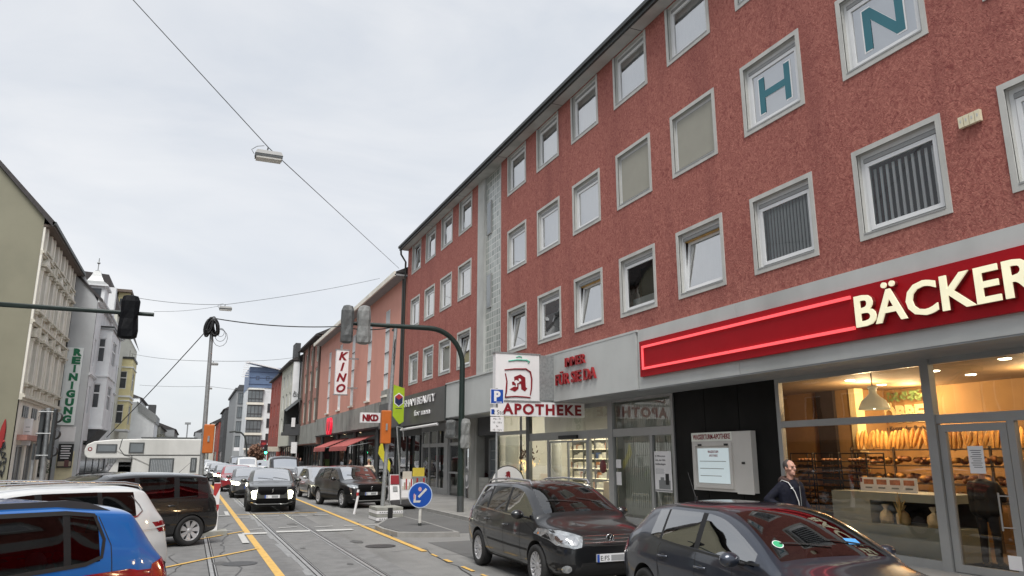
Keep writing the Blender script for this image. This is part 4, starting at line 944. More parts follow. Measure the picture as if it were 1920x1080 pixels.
# generic hatch/suv/estate shell builder -------------------------------------------------
def hatch(L_=4.2,W_=1.76,H_=1.48,fo=.86,wb_=2.58,r=.315,hood=.92,belt=.93,cowl=1.02,ws=1.12,rs=1.72,roofend=3.62,tail=4.10,B=(2.14,2.24),C=(2.98,3.10),Dp=(3.42,),zl=.2,rear='hatch',beltrise=.10,tum=.17,level=2,dark_low=False,nose=.62,arch=1.16,noseblunt=0):
    w_=W_/2; g=H_
    st=[]; side=[]; top=[]
    def S_(u,zl_,ww,zs,zb,wb,zr,wr,zt,k=0,sd='P',tp='P'): st.append((u,zl_,ww,zs,zb,wb,zr,wr,zt,k)); side.append(sd); top.append(tp)
    nb=noseblunt
    S_(0,.36,w_*.62,.52,nose-.02,w_*.60,nose,w_*.5,nose+.03)
    S_(.035,.26,w_*.76,.55,nose+.03,w_*.73,nose+.06,w_*.6,nose+.09+nb)
    S_(.16,.20,w_*.90,.60,hood-.17,w_*.86,hood-.14+nb,w_*.72,hood-.10+nb)
    S_(.45,.19,w_*.975,.64,hood-.09,w_*.93,hood-.055+nb,w_*.80,hood-.02+nb*.5)
    S_(fo+.05,zl,w_*.985,.68,hood-.03,w_*.95,hood+.0,w_*.84,hood+.05)
    S_(ws-.05,zl,w_*.99,.70,cowl-.07,w_*.955,cowl-.04,w_*.925,cowl+.02,0,'P','W')
    wt=w_*(1-tum); sl_=(w_*.955-wt)/((g-.09)-belt)
    S_(ws+.10,zl,w_*.99,.71,belt,w_*.955,belt+.10,w_*.955-.10*sl_,cowl+.13,0,'S','W')
    um=(ws+rs)/2+.1; f=.62
    S_(um,zl,w_*.995,.72,belt+.012,w_*.955,belt+(g-belt)*f-.03,w_*.955-((g-belt)*f-.03)*sl_,cowl+(g-cowl)*.72,0,'S','W')
    S_(rs,zl,w_,.72,belt+.03,w_*.955,g-.115,wt*1.01,g-.035,0,'S','P')
    S_(B[0],zl,w_,.73,belt+.04,w_*.955,g-.082,wt,g-.004,0,'T','P')
    S_(B[1],zl,w_,.73,belt+.045,w_*.955,g-.080,wt,g,0,'S','P')
    S_(C[0],zl,w_,.74,belt+beltrise*.6,w_*.955,g-.09,wt*.99,g-.012,0,'T' if Dp else 'P','P')
    S_(C[1],zl,w_,.74,belt+beltrise*.7,w_*.95,g-.095,wt*.985,g-.02,0,'S' if Dp else 'P','P')
    if Dp: S_(Dp[0],zl,w_*.995,.75,belt+beltrise,w_*.94,g-.115,wt*.965,g-.045,Dp[1] if len(Dp)>1 else -.0,'P','P')
    S_(roofend,zl,w_*.985,.76,belt+beltrise+.02,w_*.925,g-.15,wt*.94,g-.075,0,'P','P')
    S_(roofend+.05,zl,w_*.983,.76,belt+beltrise+.02,w_*.92,g-.17,wt*.92,g-.11,0,'P','R')
    S_(tail-.09,.24,w_*.955,.78,belt+beltrise-.02,w_*.88,belt+beltrise+.05,w_*.76,belt+beltrise+.09,0,'P','P')
    S_(tail,.26,w_*.93,.74,belt-.02,w_*.86,belt+.03,w_*.70,belt+.06,0,'P','P')
    S_(L_-.05,.28,w_*.90,.62,.72,w_*.82,.76,w_*.66,.79,0,'P','P')
    S_(L_,.34,w_*.78,.56,.64,w_*.70,.67,w_*.55,.69,0,'P','P')
    xf=L_/2-fo; xr=xf-wb_
    bm,bvh=shell(st,side,top,L_,{xf:r+.005,xr:r+.005},r*arch,level,dark_low)
    return bm,bvh,xf,xr
def place(root,x,y,hx,hy,s=1):
    root.location=(x,y,0); root.rotation_euler=(0,0,math.atan2(hy,hx)); root.scale=(s,s,s)
def newroot(name,label,cat,group=None): return thing(name,label,cat,(0,0,0),group)
def sides(fn):
    for s in (1,-1): fn(s)
def door_lines(bvh,root,xs,z0,zb,extra=()):
    p=MB()
    for s in (1,-1):
        for x,zt,dx in xs: ribbon(bvh,[(x,z0),(x,zb),(x+dx,zt)],'side',.009,.0015,s,p)
        for path in extra: ribbon(bvh,path,'side',.009,.0015,s,p)
    bare('panel_gaps',p,'dark_gap',root)
def handles(bvh,root,pts,m):
    for s in (1,-1):
        for x,z in pts:
            h,n,_,_=bvh.ray_cast(Vector((x,4*s,z)),Vector((0,-s,0)))
            p=MB(); p.ell(h+Vector((-.02,-s*.002,0)),(.055,.012,.028),10,6,1); p.tube([h+Vector((-.09,0,0)),h+Vector((-.085,s*.03,.002)),h+Vector((.07,s*.034,.004)),h+Vector((.085,0,.004))],[.012,.014,.014,.012],6,0)
            bare('door_handle',p,[m,'dark_gap'],root)
def stk(bvh,root,name,poly,mode,m,off=.005,both=True,cell=.05):
    o=None
    if mode=='side':
        for s in ((1,-1) if both else (1,)):
            p=MB(); pts_on(bvh,poly,mode,cell,off,s,p); o=bare(name,p,m,root)
    elif both:
        for s in (1,-1):
            p=MB(); pts_on(bvh,[(a*s,b) for a,b in poly][::s],mode,cell,off,1,p); o=bare(name,p,m,root)
    else:
        p=MB(); pts_on(bvh,poly,mode,cell,off,1,p); o=bare(name,p,m,root)
    return o
def disc(bvh,root,name,c,rad,mode,m,off=.008,both=True,n=16): return stk(bvh,root,name,[(c[0]+rad*math.cos(2*math.pi*k/n),c[1]+rad*math.sin(2*math.pi*k/n)) for k in range(n)],mode,m,off,both,.04)
def outline(bvh,root,name,path,m,w_=.014,off=.004,mode='side'):
    for s in (1,-1): p=MB(); ribbon(bvh,path,mode,w_,off,s,p); bare(name,p,m,root)
def rails(root,x0,x1,y,z,m,r=.018,h=.05):
    for s in (1,-1):
        p=MB(); p.tube([(x0,s*y,z-.02),(x0-.08,s*y,z+h*.9),(x0-.3,s*y,z+h),((x0+x1)/2,s*y*.99,z+h+.012),(x1+.3,s*y,z+h-.015),(x1+.06,s*y,z+h*.5-.03),(x1,s*y,z-.06)],r,8,0); bare('roof_rail',p,m,root)
def wipers(bvh,root,x0,ys=((.6,.05),(.05,-.5))):
    p=MB()
    for a,b in ys: ribbon(bvh,[(x0,a),(x0-.10,b)],'top',.018,.012,1,p)
    bare('wiper',p,'black',root)
# ---- 1. compact minivan (near, dark grey, facing camera)
def minivan():
    t=newroot('parked_minivan','dark metallic compact minivan with round chrome badge, parked outside the pharmacy','car')
    L_=4.2
    bm,bvh,xf,xr=hatch(L_=L_,W_=1.76,H_=1.57,fo=.87,wb_=2.578,r=.32,hood=.98,belt=1.0,cowl=1.09,ws=.98,rs=1.72,roofend=3.75,tail=4.12,B=(2.12,2.22),C=(3.02,3.12),Dp=(3.62,),beltrise=.05,nose=.66,tum=.235)
    M['mv']=M['paint_black_metal']; car_paint(t,'x',bm,'paint_black_metal')
    add_wheels(t,.32,'multi',(xf,xr),.775); interior(t,L_,xf-.55)
    h=L_/2
    # headlamps
    lamp=[(.44,.80),(.50,.66),(.62,.64),(.80,.68),(.86,.80),(.84,.885),(.70,.88),(.55,.84)]
    stk(bvh,t,'headlamp_rim',[(.42,.81),(.49,.645),(.62,.625),(.82,.665),(.875,.80),(.86,.90),(.70,.895),(.53,.855)],'front','trim',.003)
    stk(bvh,t,'headlight',lamp,'front','lamp_glass',.007); disc(bvh,t,'lamp_reflector',(.60,.745),.065,'front','chrome',.012); disc(bvh,t,'lamp_reflector',(.74,.775),.055,'front','chrome',.012)
    stk(bvh,t,'grille',[(-.43,.80),(-.47,.70),(-.30,.665),(.30,.665),(.47,.70),(.43,.80),(.3,.815),(-.3,.815)],'front','black',.004,False)
    for z in (.71,.755,.80): stk(bvh,t,'grille_bar',[(-.44,z),(.44,z),(.44,z+.012),(-.44,z+.012)],'front','chrome',.009,False)
    stk(bvh,t,'lower_intake',[(-.5,.44),(-.56,.26),(.56,.26),(.5,.44)],'front','black',.004,False)
    stk(bvh,t,'foglamp_recess',[(.58,.42),(.62,.28),(.84,.32),(.82,.43)],'front','trim',.004); disc(bvh,t,'foglamp',(.70,.355),.055,'front','lamp_glass',.012)
    hh,nn,_,_=bvh.ray_cast(Vector((9,0,.76)),Vector((-1,0,0)))
    badge(t,hh.x+.02,.765,.068); plate(t,h+.012,.50,'E:FS')
    door_lines(bvh,t,[(.62,1.0,-.0),(-.10,1.0,0),(-1.02,1.0,.0)],.30,.98,[[(.62,.30),(-.10,.30),(-.72,.32),(-.95,.55),(-1.02,.72)],[(.62,.98),(1.25,.80)]])
    outline(bvh,t,'chrome_window_strip',[(.85,1.0),(0,1.015),(-1.0,1.05),(-1.56,1.07)],'chrome',.022,.006)
    outline(bvh,t,'side_rub_strip',[(.95,.52),(0,.53),(-.85,.55)],'trim',.03,.006)
    outline(bvh,t,'bonnet_gap',[(.9,.96),(1.5,.90),(1.80,.84)],'dark_gap',.008,.002)
    handles(bvh,t,[(.02,.84),(-.86,.87)],'paint_black_metal'); rails(t,.45,-1.55,.56,1.53,'chrome',.017)
    sides(lambda s: mirror_part(t,.80,.86,1.06,s,'paint_black_metal')); wipers(bvh,t,.98)
    stk(bvh,t,'tail_light',[(-2.05,.95),(-2.06,.78),(-1.86,.76),(-1.80,.9),(-1.86,1.0)],'side','lamp_red')
    stk(bvh,t,'indicator_lens',[(1.22,.80),(1.32,.80),(1.32,.83),(1.22,.83)],'side','lamp_amber')
    # tax sticker on the screen
    return t
def badge(root,x,z,r_):
    p=MB(); a=[(x,r_*math.cos(k*math.pi/12),z+r_*math.sin(k*math.pi/12)) for k in range(25)]; p.tube(a,r_*.11,6,0,False)
    p.lathe([(0,0),(r_*.98,0)],(x-.006,0,z),20,1,'x',False)
    for s in (1,-1):
        p.tube([(x,s*r_*.42,z+r_*.88),(x,s*r_*.02,z+r_*.10)],r_*.10,5); p.tube([(x,s*r_*.85,z+r_*.42),(x,s*r_*.36,z-r_*.82)],r_*.10,5); p.tube([(x,s*r_*.36,z-r_*.82),(x,s*r_*.0,z-r_*.06)],r_*.10,5)
    bare('badge',p,['chrome','trim'],root)
c=minivan(); place(c,6.30,10.78+2.1*1.05,0,-1,1.05)
# ---- 2. nearest hatchback (dark blue-grey)
def golf():
    t=newroot('parked_hatchback','dark blue grey hatchback nearest the camera with green sticker in the windscreen, outside the bakery','car')
    L_=4.2
    bm,bvh,xf,xr=hatch(L_=L_,W_=1.76,H_=1.47,fo=.86,wb_=2.578,r=.315,hood=.90,belt=.93,cowl=.99,ws=1.05,rs=1.88,roofend=3.60,tail=4.08,B=(2.20,2.31),C=(3.04,3.08),Dp=(3.30,),beltrise=.09,tum=.25,level=3)
    car_paint(t,'x',bm,'paint_blue_black'); add_wheels(t,.315,'five',(xf,xr),.775); interior(t,L_,xf-.62)
    door_lines(bvh,t,[(.55,.94,0),(-.15,.94,0),(-.98,.97,.05)],.30,.92,[[(.55,.30),(-.15,.30),(-.72,.32),(-.93,.55),(-.98,.75)],[(.55,.92),(1.2,.82)]])
    handles(bvh,t,[(-.02,.80),(-.84,.825)],'paint_blue_black')
    sides(lambda s: mirror_part(t,.72,.86,.98,s,'paint_blue_black')); wipers(bvh,t,.98)
    stk(bvh,t,'tail_light',[(-2.08,.93),(-2.09,.76),(-1.93,.74),(-1.83,.84),(-1.88,.95),(-1.98,.97)],'side','lamp_red')
    stk(bvh,t,'headlight',[(.46,.66),(.52,.58),(.78,.62),(.84,.76),(.70,.78),(.52,.74)],'front','lamp_glass',.007)
    outline(bvh,t,'window_seal',[(.98,.95),(.45,.945),(-.2,.965),(-.95,1.0),(-1.22,1.03)],'black',.022,.004)
    outline(bvh,t,'fuel_flap_gap',[(-1.50,.78),(-1.50,.92),(-1.64,.92),(-1.64,.78),(-1.50,.78)],'dark_gap',.008,.002) if False else None
    outline(bvh,t,'sill_crease',[(1.0,.36),(-.75,.38)],'trim',.02,.003)
    outline(bvh,t,'roof_ditch',[(.0,1.40),(-.9,1.395)],'dark_gap',.014,.002)
    # antenna, stickers on the windscreen
    p=MB(); p.tube([(-1.45,0,1.45),(-1.62,.0,1.78)],[.006,.003],5); p.cyl((-1.44,0,1.42),.022,.05,8); bare('aerial',p,'black',t)
    mk('sticker_green',(.04,.35,.16),.5); mk('card_blue',(.08,.30,.62),.5)
    disc(bvh,t,'sticker',(.88,-.52),.048,'top','sticker_green',.004,False); disc(bvh,t,'sticker_rim',(.88,-.52),.055,'top','white',.003,False)
    stk(bvh,t,'parking_disc',[(.86,.30),(.95,.30),(.95,.46),(.86,.46)],'top','card_blue',.004,False)
    return t
c=golf(); hv=Vector((-.085,-1)).normalized(); Rr=Vector((6.62,9.55)); ctr=Rr+hv*2.1*1.05; place(c,ctr.x,ctr.y,hv.x,hv.y,1.05)
# ---- 3. blue compact SUV at left foreground (pointing to the lower left)
def duster():
    t=newroot('blue_suv','bright blue compact SUV with black roof rails, nearest car at the lower left','car')
    L_=4.34
    bm,bvh,xf,xr=hatch(L_=L_,W_=1.80,H_=1.63,fo=.84,wb_=2.673,r=.34,hood=1.02,belt=1.08,cowl=1.12,ws=1.12,rs=1.78,roofend=3.86,tail=4.22,B=(2.30,2.40),C=(3.24,3.29),Dp=(3.50,),beltrise=.06,nose=.72,tum=.15,level=3,dark_low=True,zl=.27)
    car_paint(t,'x',bm,'paint_blue','car_glass_low'); add_wheels(t,.34,'five',(xf,xr),.79); interior(t,L_,xf-.5)
    door_lines(bvh,t,[(.62,1.08,0),(-.10,1.08,0)],.36,1.06,[[(-1.36,1.53),(-1.47,1.25),(-1.47,1.05),(-1.40,.84),(-1.02,.60),(-.86,.36)],[(.62,.36),(-.86,.36)]])
    outline(bvh,t,'window_seal',[(-.22,1.10),(-1.24,1.13),(-1.38,1.17),(-1.41,1.30),(-1.34,1.49),(-1.1,1.52),(-.22,1.535)],'black',.03,.004)
    handles(bvh,t,[(.05,.93),(-.98,.96)],'paint_blue')
    stk(bvh,t,'tail_light',[(-2.14,1.05),(-2.16,.74),(-1.95,.76),(-1.80,.88),(-1.86,1.06),(-2.0,1.10)],'side','lamp_red',.006)
    stk(bvh,t,'tail_light_rear',[(.70,1.05),(.70,.82),(.88,.82),(.86,1.05)],'rear','lamp_red',.006)
    stk(bvh,t,'headlight',[(.5,.80),(.55,.70),(.84,.72),(.86,.84)],'front','lamp_glass',.006)
    sides(lambda s: mirror_part(t,.78,.88,1.12,s,'paint_blue'))
    mk('rail_plastic',(.035,.036,.04),.45)
    for s in (1,-1):
        p=MB(); pr=[(.55,1.50,.05),(.25,1.56,.03),(-.3,1.60,.02),(-.9,1.595,.022),(-1.15,1.585,.035),(-1.32,1.56,.035),(-1.52,1.50,.02)]
        V_=[]
        for x,z,h in pr:
            for dy,dz in ((-.035,-.09),(.03,-.09),(.025,h),(-.02,h)): V_.append((x,s*(.655+dy),z+dz*.8))
        fs=[]
        for i in range(len(pr)-1):
            for k in range(4): fs.append((i*4+k,i*4+(k+1)%4,i*4+4+(k+1)%4,i*4+4+k))
        fs+= [(0,1,2,3),(24,25,26,27)]
        p.add(V_,fs,0,False); bare('roof_rail',p,'rail_plastic',t)
    return t
def at_rear(c,rx,ry,ang,L_,s,side=None):
    """put the rear nearside (left) corner on (rx,ry); heading = rotate of +Y by ang (deg, clockwise towards +X for the rear)"""
    h=Vector((-math.sin(R(ang)),-math.cos(R(ang)))); left=Vector((-h.y,h.x)); w_=.86*s
    ctr=Vector((rx,ry))-left*w_+h*(L_/2-.08)*s; place(c,ctr.x,ctr.y,h.x,h.y,s)
c=duster(); at_rear(c,-.02,8.0,50,4.34,1.07)
# ---- 4. white SUV
def tiguan():
    t=newroot('white_suv','white SUV with dark tinted windows and silver roof rails behind the blue SUV','car')
    L_=4.5
    bm,bvh,xf,xr=hatch(L_=L_,W_=1.84,H_=1.66,fo=.90,wb_=2.68,r=.35,hood=1.02,belt=1.08,cowl=1.12,ws=1.12,rs=1.82,roofend=4.02,tail=4.38,B=(2.30,2.40),C=(3.20,3.27),Dp=(3.86,),beltrise=.09,nose=.72,tum=.17,level=3,dark_low=True,zl=.25)
    car_paint(t,'x',bm,'paint_white','car_glass_dark'); add_wheels(t,.35,'five',(xf,xr),.80)
    door_lines(bvh,t,[(.62,1.08,0),(-.10,1.08,0)],.36,1.06,[[(-.98,1.10),(-1.05,.85),(-.95,.6)],[(.62,.36),(-.86,.36)]])
    outline(bvh,t,'chrome_window_strip',[(.9,1.07),(-.1,1.10),(-1.0,1.14),(-1.56,1.18),(-1.66,1.25),(-1.62,1.33),(-1.50,1.47)],'chrome',.020,.006)
    outline(bvh,t,'shoulder_crease',[(-.2,.98),(-1.2,.985),(-1.9,1.0),(-2.15,1.02)],'paint_white',.02,.012)
    stk(bvh,t,'tail_light',[(-2.19,1.09),(-2.21,.93),(-1.96,.94),(-1.90,1.0),(-1.98,1.09)],'side','lamp_red',.006); stk(bvh,t,'tail_light_rear',[(.5,1.08),(.5,.94),(.90,.94),(.88,1.08)],'rear','lamp_red',.006)
    rails(t,.55,-1.75,.66,1.615,'chrome',.02,.05); sides(lambda s: mirror_part(t,.85,.90,1.12,s,'paint_white')); interior(t,L_,xf-.5)
    return t
c=tiguan(); at_rear(c,-.18,13.2,47,4.5,1.03)
# ---- 5. black minivan seen from the side
def picasso():
    t=newroot('black_minivan','glossy black boxy minivan with silver alloy wheel, side-on beside the striped barrier','car')
    L_=4.08
    bm,bvh,xf,xr=hatch(L_=L_,W_=1.74,H_=1.64,fo=.80,wb_=2.54,r=.32,hood=1.02,belt=1.02,cowl=1.12,ws=.82,rs=1.52,roofend=3.72,tail=3.98,B=(2.02,2.13),C=(2.90,3.05),Dp=(3.52,-.0),beltrise=.04,nose=.72,tum=.14,level=3,noseblunt=.02)
    car_paint(t,'x',bm,'paint_black','car_glass_low'); add_wheels(t,.34,'seven',(xf,xr),.765); interior(t,L_,xf-.45)
    door_lines(bvh,t,[(.66,1.02,0),(-.04,1.02,0),(-.96,1.04,0)],.30,1.0,[[(.66,.30),(-.60,.32),(-.88,.55),(-.96,.75)]])
    handles(bvh,t,[(.08,.88),(-.82,.90)],'paint_black')
    outline(bvh,t,'window_seal',[(1.1,1.03),(0,1.04),(-.98,1.07),(-1.42,1.09)],'black',.02,.004)
    outline(bvh,t,'side_rub_strip',[(.85,.48),(-.8,.50)],'trim',.05,.006)
    stk(bvh,t,'tail_light',[(-1.99,1.42),(-2.02,1.0),(-1.90,1.0),(-1.86,1.40)],'side','lamp_red',.006)
    rails(t,.4,-1.5,.62,1.60,'chrome',.012,.035) if False else None
    p=MB(); p.tube([(-1.35,0,1.60),(-1.62,0,1.84)],[.006,.003],5); bare('aerial',p,'black',t)
    sides(lambda s: mirror_part(t,1.02,.84,1.10,s,'paint_black'))
    return t
c=picasso(); at_rear(c,.78,20.3,62,4.08,1.05)
# dark estate behind it
def estate(label,pm,glass='car_glass_dark'):
    t=newroot('estate_car',label,'car'); L_=4.6
    bm,bvh,xf,xr=hatch(L_=L_,W_=1.82,H_=1.50,fo=.90,wb_=2.70,r=.32,hood=.95,belt=.97,cowl=1.03,ws=1.20,rs=1.95,roofend=4.1,tail=4.5,B=(2.35,2.43),C=(3.2,3.26),Dp=(3.95,),beltrise=.06,nose=.66)
    car_paint(t,'x',bm,pm,glass); add_wheels(t,.32,'five',(xf,xr),.79); rails(t,.3,-1.7,.64,1.455,'trim',.016,.04); interior(t,L_,xf-.5); sides(lambda s: mirror_part(t,.85,.88,1.05,s,pm)); return t
c=estate('dark estate car mostly hidden behind the black minivan, in front of the camper','paint_black_metal'); place(c,-2.6,26.0,-.93,-.36,1.05)
# ---- oncoming cars
SCREEN[0]='far_screen'
def suv_front(name,label,pm,L_=4.3,W_=1.77,H_=1.55,style='slim',lit=False,group='oncoming queue of cars',glass='car_glass',level=2,platex='E'):
    t=newroot(name,label,'car',group)
    bm,bvh,xf,xr=hatch(L_=L_,W_=W_,H_=H_,fo=.88,wb_=2.62,r=.345,hood=1.0,belt=1.02,cowl=1.07,ws=1.16,rs=1.82,roofend=L_-.55,tail=L_-.14,B=(2.25,2.34),C=(3.08,3.15),Dp=(3.5,),beltrise=.10,nose=.74,tum=.18,level=level,dark_low=True,zl=.24,noseblunt=.03)
    car_paint(t,'x',bm,pm,glass); add_wheels(t,.345,'five',(xf,xr),.78,'rim' if lit is False else 'rim_dark'); interior(t,L_,xf-.55)
    sides(lambda s: mirror_part(t,.80,W_/2-.02,1.10,s,pm)); wipers(bvh,t,.98)
    stk(bvh,t,'grille',[(-.50,.90),(-.52,.74),(-.40,.62),(.40,.62),(.52,.74),(.50,.90)],'front','grille_black',.006,False)
    hh,nn,_,_=bvh.ray_cast(Vector((9,0,.76)),Vector((-1,0,0))); p=MB(); p.tube([(hh.x+.02,-.015,.70),(hh.x+.025,.02,.76),(hh.x+.02,-.02,.80),(hh.x+.02,.025,.83)],[.01,.018,.014,.01],6); bare('badge',p,'chrome',t)
    stk(bvh,t,'headlamp_cluster',[(.54,.86),(.56,.77),(.80,.79),(.86,.90),(.70,.90)],'front','lamp_glass' if not lit else 'trim',.008)
    if lit: stk(bvh,t,'headlight',[(.54,.77),(.57,.47),(.68,.50),(.73,.72),(.67,.77)],'front','lamp_glow',.012)
    else: stk(bvh,t,'running_light',[(.76,.76),(.74,.50),(.78,.50),(.82,.78)],'front','chrome',.010)
    stk(bvh,t,'lower_intake',[(-.52,.50),(-.60,.32),(.60,.32),(.52,.50)],'front','grille_black',.006,False)
    p=MB(); ribbon(bvh,[(-.72,.37),(-.5,.305),(.5,.305),(.72,.37)],'front',.03,.012,1,p); bare('chrome_bumper_strip',p,'chrome',t)
    plate(t,L_/2+.012,.56,platex)
    door_lines(bvh,t,[(.60,1.05,0),(-.12,1.05,0),(-1.0,1.08,0)],.34,1.0); return t
c=suv_front('oncoming_suv','black olive SUV with bright tall headlights, first car in the tram lane','paint_olive',L_=4.3,lit=True); place(c,3.12,30.35+2.2,-.045,-1,1.04)
c=suv_front('parked_suv','black SUV with silver bumper strip, parked by the kerb behind the thin white post','paint_black_metal',L_=4.45,W_=1.84,H_=1.62,group=None); place(c,6.52,31.2+2.2,.20,-1,1.04)
def small_front(name,label,pm,x,y,lit=False,H_=1.45,hx=-.03,group='oncoming queue of cars',s=1.04,L_=4.3,glass='car_glass'):
    t=newroot(name,label,'car',group)
    bm,bvh,xf,xr=hatch(L_=L_,W_=1.78,H_=H_,fo=.88,wb_=2.62,r=.315,hood=.92,belt=.95,cowl=1.0,ws=1.12,rs=1.85,roofend=L_-.6,tail=L_-.14,B=(2.2,2.3),C=(3.05,3.12),Dp=(3.5,),nose=.64,level=1 if y>50 else 2)
    car_paint(t,'x',bm,pm,glass); add_wheels(t,.315,'ten',(xf,xr),.775); sides(lambda s_: mirror_part(t,.80,.86,1.0,s_,pm)); interior(t,L_,xf-.55)
    stk(bvh,t,'headlight',[(.48,.74),(.52,.62),(.82,.66),(.86,.80),(.62,.78)],'front','lamp_glow' if lit else 'lamp_glass',.010)
    stk(bvh,t,'grille',[(-.42,.74),(-.44,.62),(.44,.62),(.42,.74)],'front','black',.008,False); stk(bvh,t,'lower_intake',[(-.5,.42),(-.55,.28),(.55,.28),(.5,.42)],'front','black',.008,False)
    plate(t,L_/2+.012,.52); place(t,x,y+L_/2*s,hx,-1,s); return t
small_front('oncoming_car','dark grey car with one lit headlamp directly behind the black olive SUV','paint_grey',3.0,40.6,True)
small_front('oncoming_car','red car in the tram lane queue between two dark cars','paint_red',2.75,48.0,False,1.47)
small_front('oncoming_car','black car with lit headlamp right behind the red car','paint_black_metal',2.6,57.5,True)
small_front('oncoming_car','grey car behind the black lit car in the queue','paint_grey',2.45,68,False)
small_front('oncoming_car','white car far back in the tram lane queue','paint_white',2.3,78,False)
small_front('oncoming_car','small dark car farthest back in the tram lane queue','paint_black_metal',2.3,90,False)
small_front('oncoming_car','silver car near the far end of the queue','paint_silver',2.2,104,True)
small_front('oncoming_car','tiny white car at the far end of the street','paint_white',2.2,122,False)
small_front('parked_car','pale silver car in the parking row, second behind the black parked SUV','paint_silver',6.75,44.6,False,1.45,0,'cars parked along the right kerb')
small_front('parked_car','silver grey car directly behind the black parked SUV','paint_silver',6.35,37.6,False,1.50,.06,'cars parked along the right kerb')
small_front('parked_car','white car parked beyond the dark van','paint_white',6.9,78,False,1.6,0,'cars parked along the right kerb')
small_front('parked_car','small dark car parked far down the right kerb','paint_black_metal',6.9,100,False,1.5,0,'cars parked along the right kerb')
# left side far traffic
for i,(y,pm,lb) in enumerate(((62,'paint_lightgrey','light grey car parked at the left kerb nearest the crossing'),(70,'paint_white','white car parked at the left kerb'),(84,'paint_black_metal','dark car parked at the left kerb, farther away'),(96,'paint_silver','silver car farthest along the left kerb'))):
    small_front('kerbside_car',lb,pm,-4.9,y,False,1.47,0,'cars parked along the left kerb')
# ---- box vans
def van(name,label,pm,x,y,H_=1.95,L_=5.0,W_=1.95,hx=-.03,group=None,s=1.04):
    t=newroot(name,label,'van',group); w_=W_/2
    st=[(0,.4,w_*.7,.62,.78,w_*.66,.80,w_*.55,.83,0),(.05,.28,w_*.85,.66,.90,w_*.82,.93,w_*.7,.97,0),(.25,.22,w_*.95,.72,1.05,w_*.9,1.08,w_*.78,1.12,0),(.8,.22,w_*.98,.8,1.12,w_*.94,1.17,w_*.84,1.24,0),
        (.95,.22,w_*.985,.8,1.13,w_*.94,1.25,w_*.85,1.34,0),(1.55,.22,w_,.85,1.14,w_*.95,H_-.22,w_*.86,H_-.10,0),(1.75,.22,w_,.85,1.14,w_*.95,H_-.14,w_*.85,H_-.03,0),(2.3,.22,w_,.85,1.14,w_*.95,H_-.11,w_*.85,H_,0),(2.4,.22,w_,.85,1.14,w_*.95,H_-.11,w_*.85,H_,0),
        (4.7,.24,w_,.85,1.14,w_*.95,H_-.12,w_*.85,H_-.01,0),(4.93,.28,w_*.97,.85,1.14,w_*.92,H_-.2,w_*.82,H_-.08,0),(5.0,.34,w_*.9,.8,1.1,w_*.86,H_-.35,w_*.75,H_-.3,0)]
    side=['P','P','P','P','S','S','S','T','P','P','P']; top=['P','P','P','W','W','P','P','P','P','P','P']
    xf=L_/2-.95; xr=xf-3.0
    bm,bvh=shell(st,side,top,L_,{xf:.345,xr:.345},.40,2,True); car_paint(t,'x',bm,pm,'car_glass'); add_wheels(t,.34,'ten',(xf,xr),w_-.11)
    sides(lambda s_: mirror_part(t,1.35,w_-.02,1.25,s_,'trim',1.3)); stk(bvh,t,'headlight',[(.60,.98),(.62,.80),(.90,.84),(.92,1.0)],'front','lamp_glass',.01); stk(bvh,t,'grille',[(-.55,.95),(-.55,.78),(.55,.78),(.55,.95)],'front','black',.008,False); plate(t,L_/2+.02,.55)
    interior(t,L_,xf+.0,seats=((.9,.4),(.9,-.4))); place(t,x,y+L_/2*s,hx,-1,s); return t
van('parked_van','dark van with large windscreen standing behind the silver parked cars','paint_black_metal',5.75,49.5,2.0)
van('parked_van','dark grey van with pale windscreen far back in the right lane','paint_grey',5.3,92,2.0)
van('parked_van','white van between the two dark vans','paint_white',5.2,76,1.9)
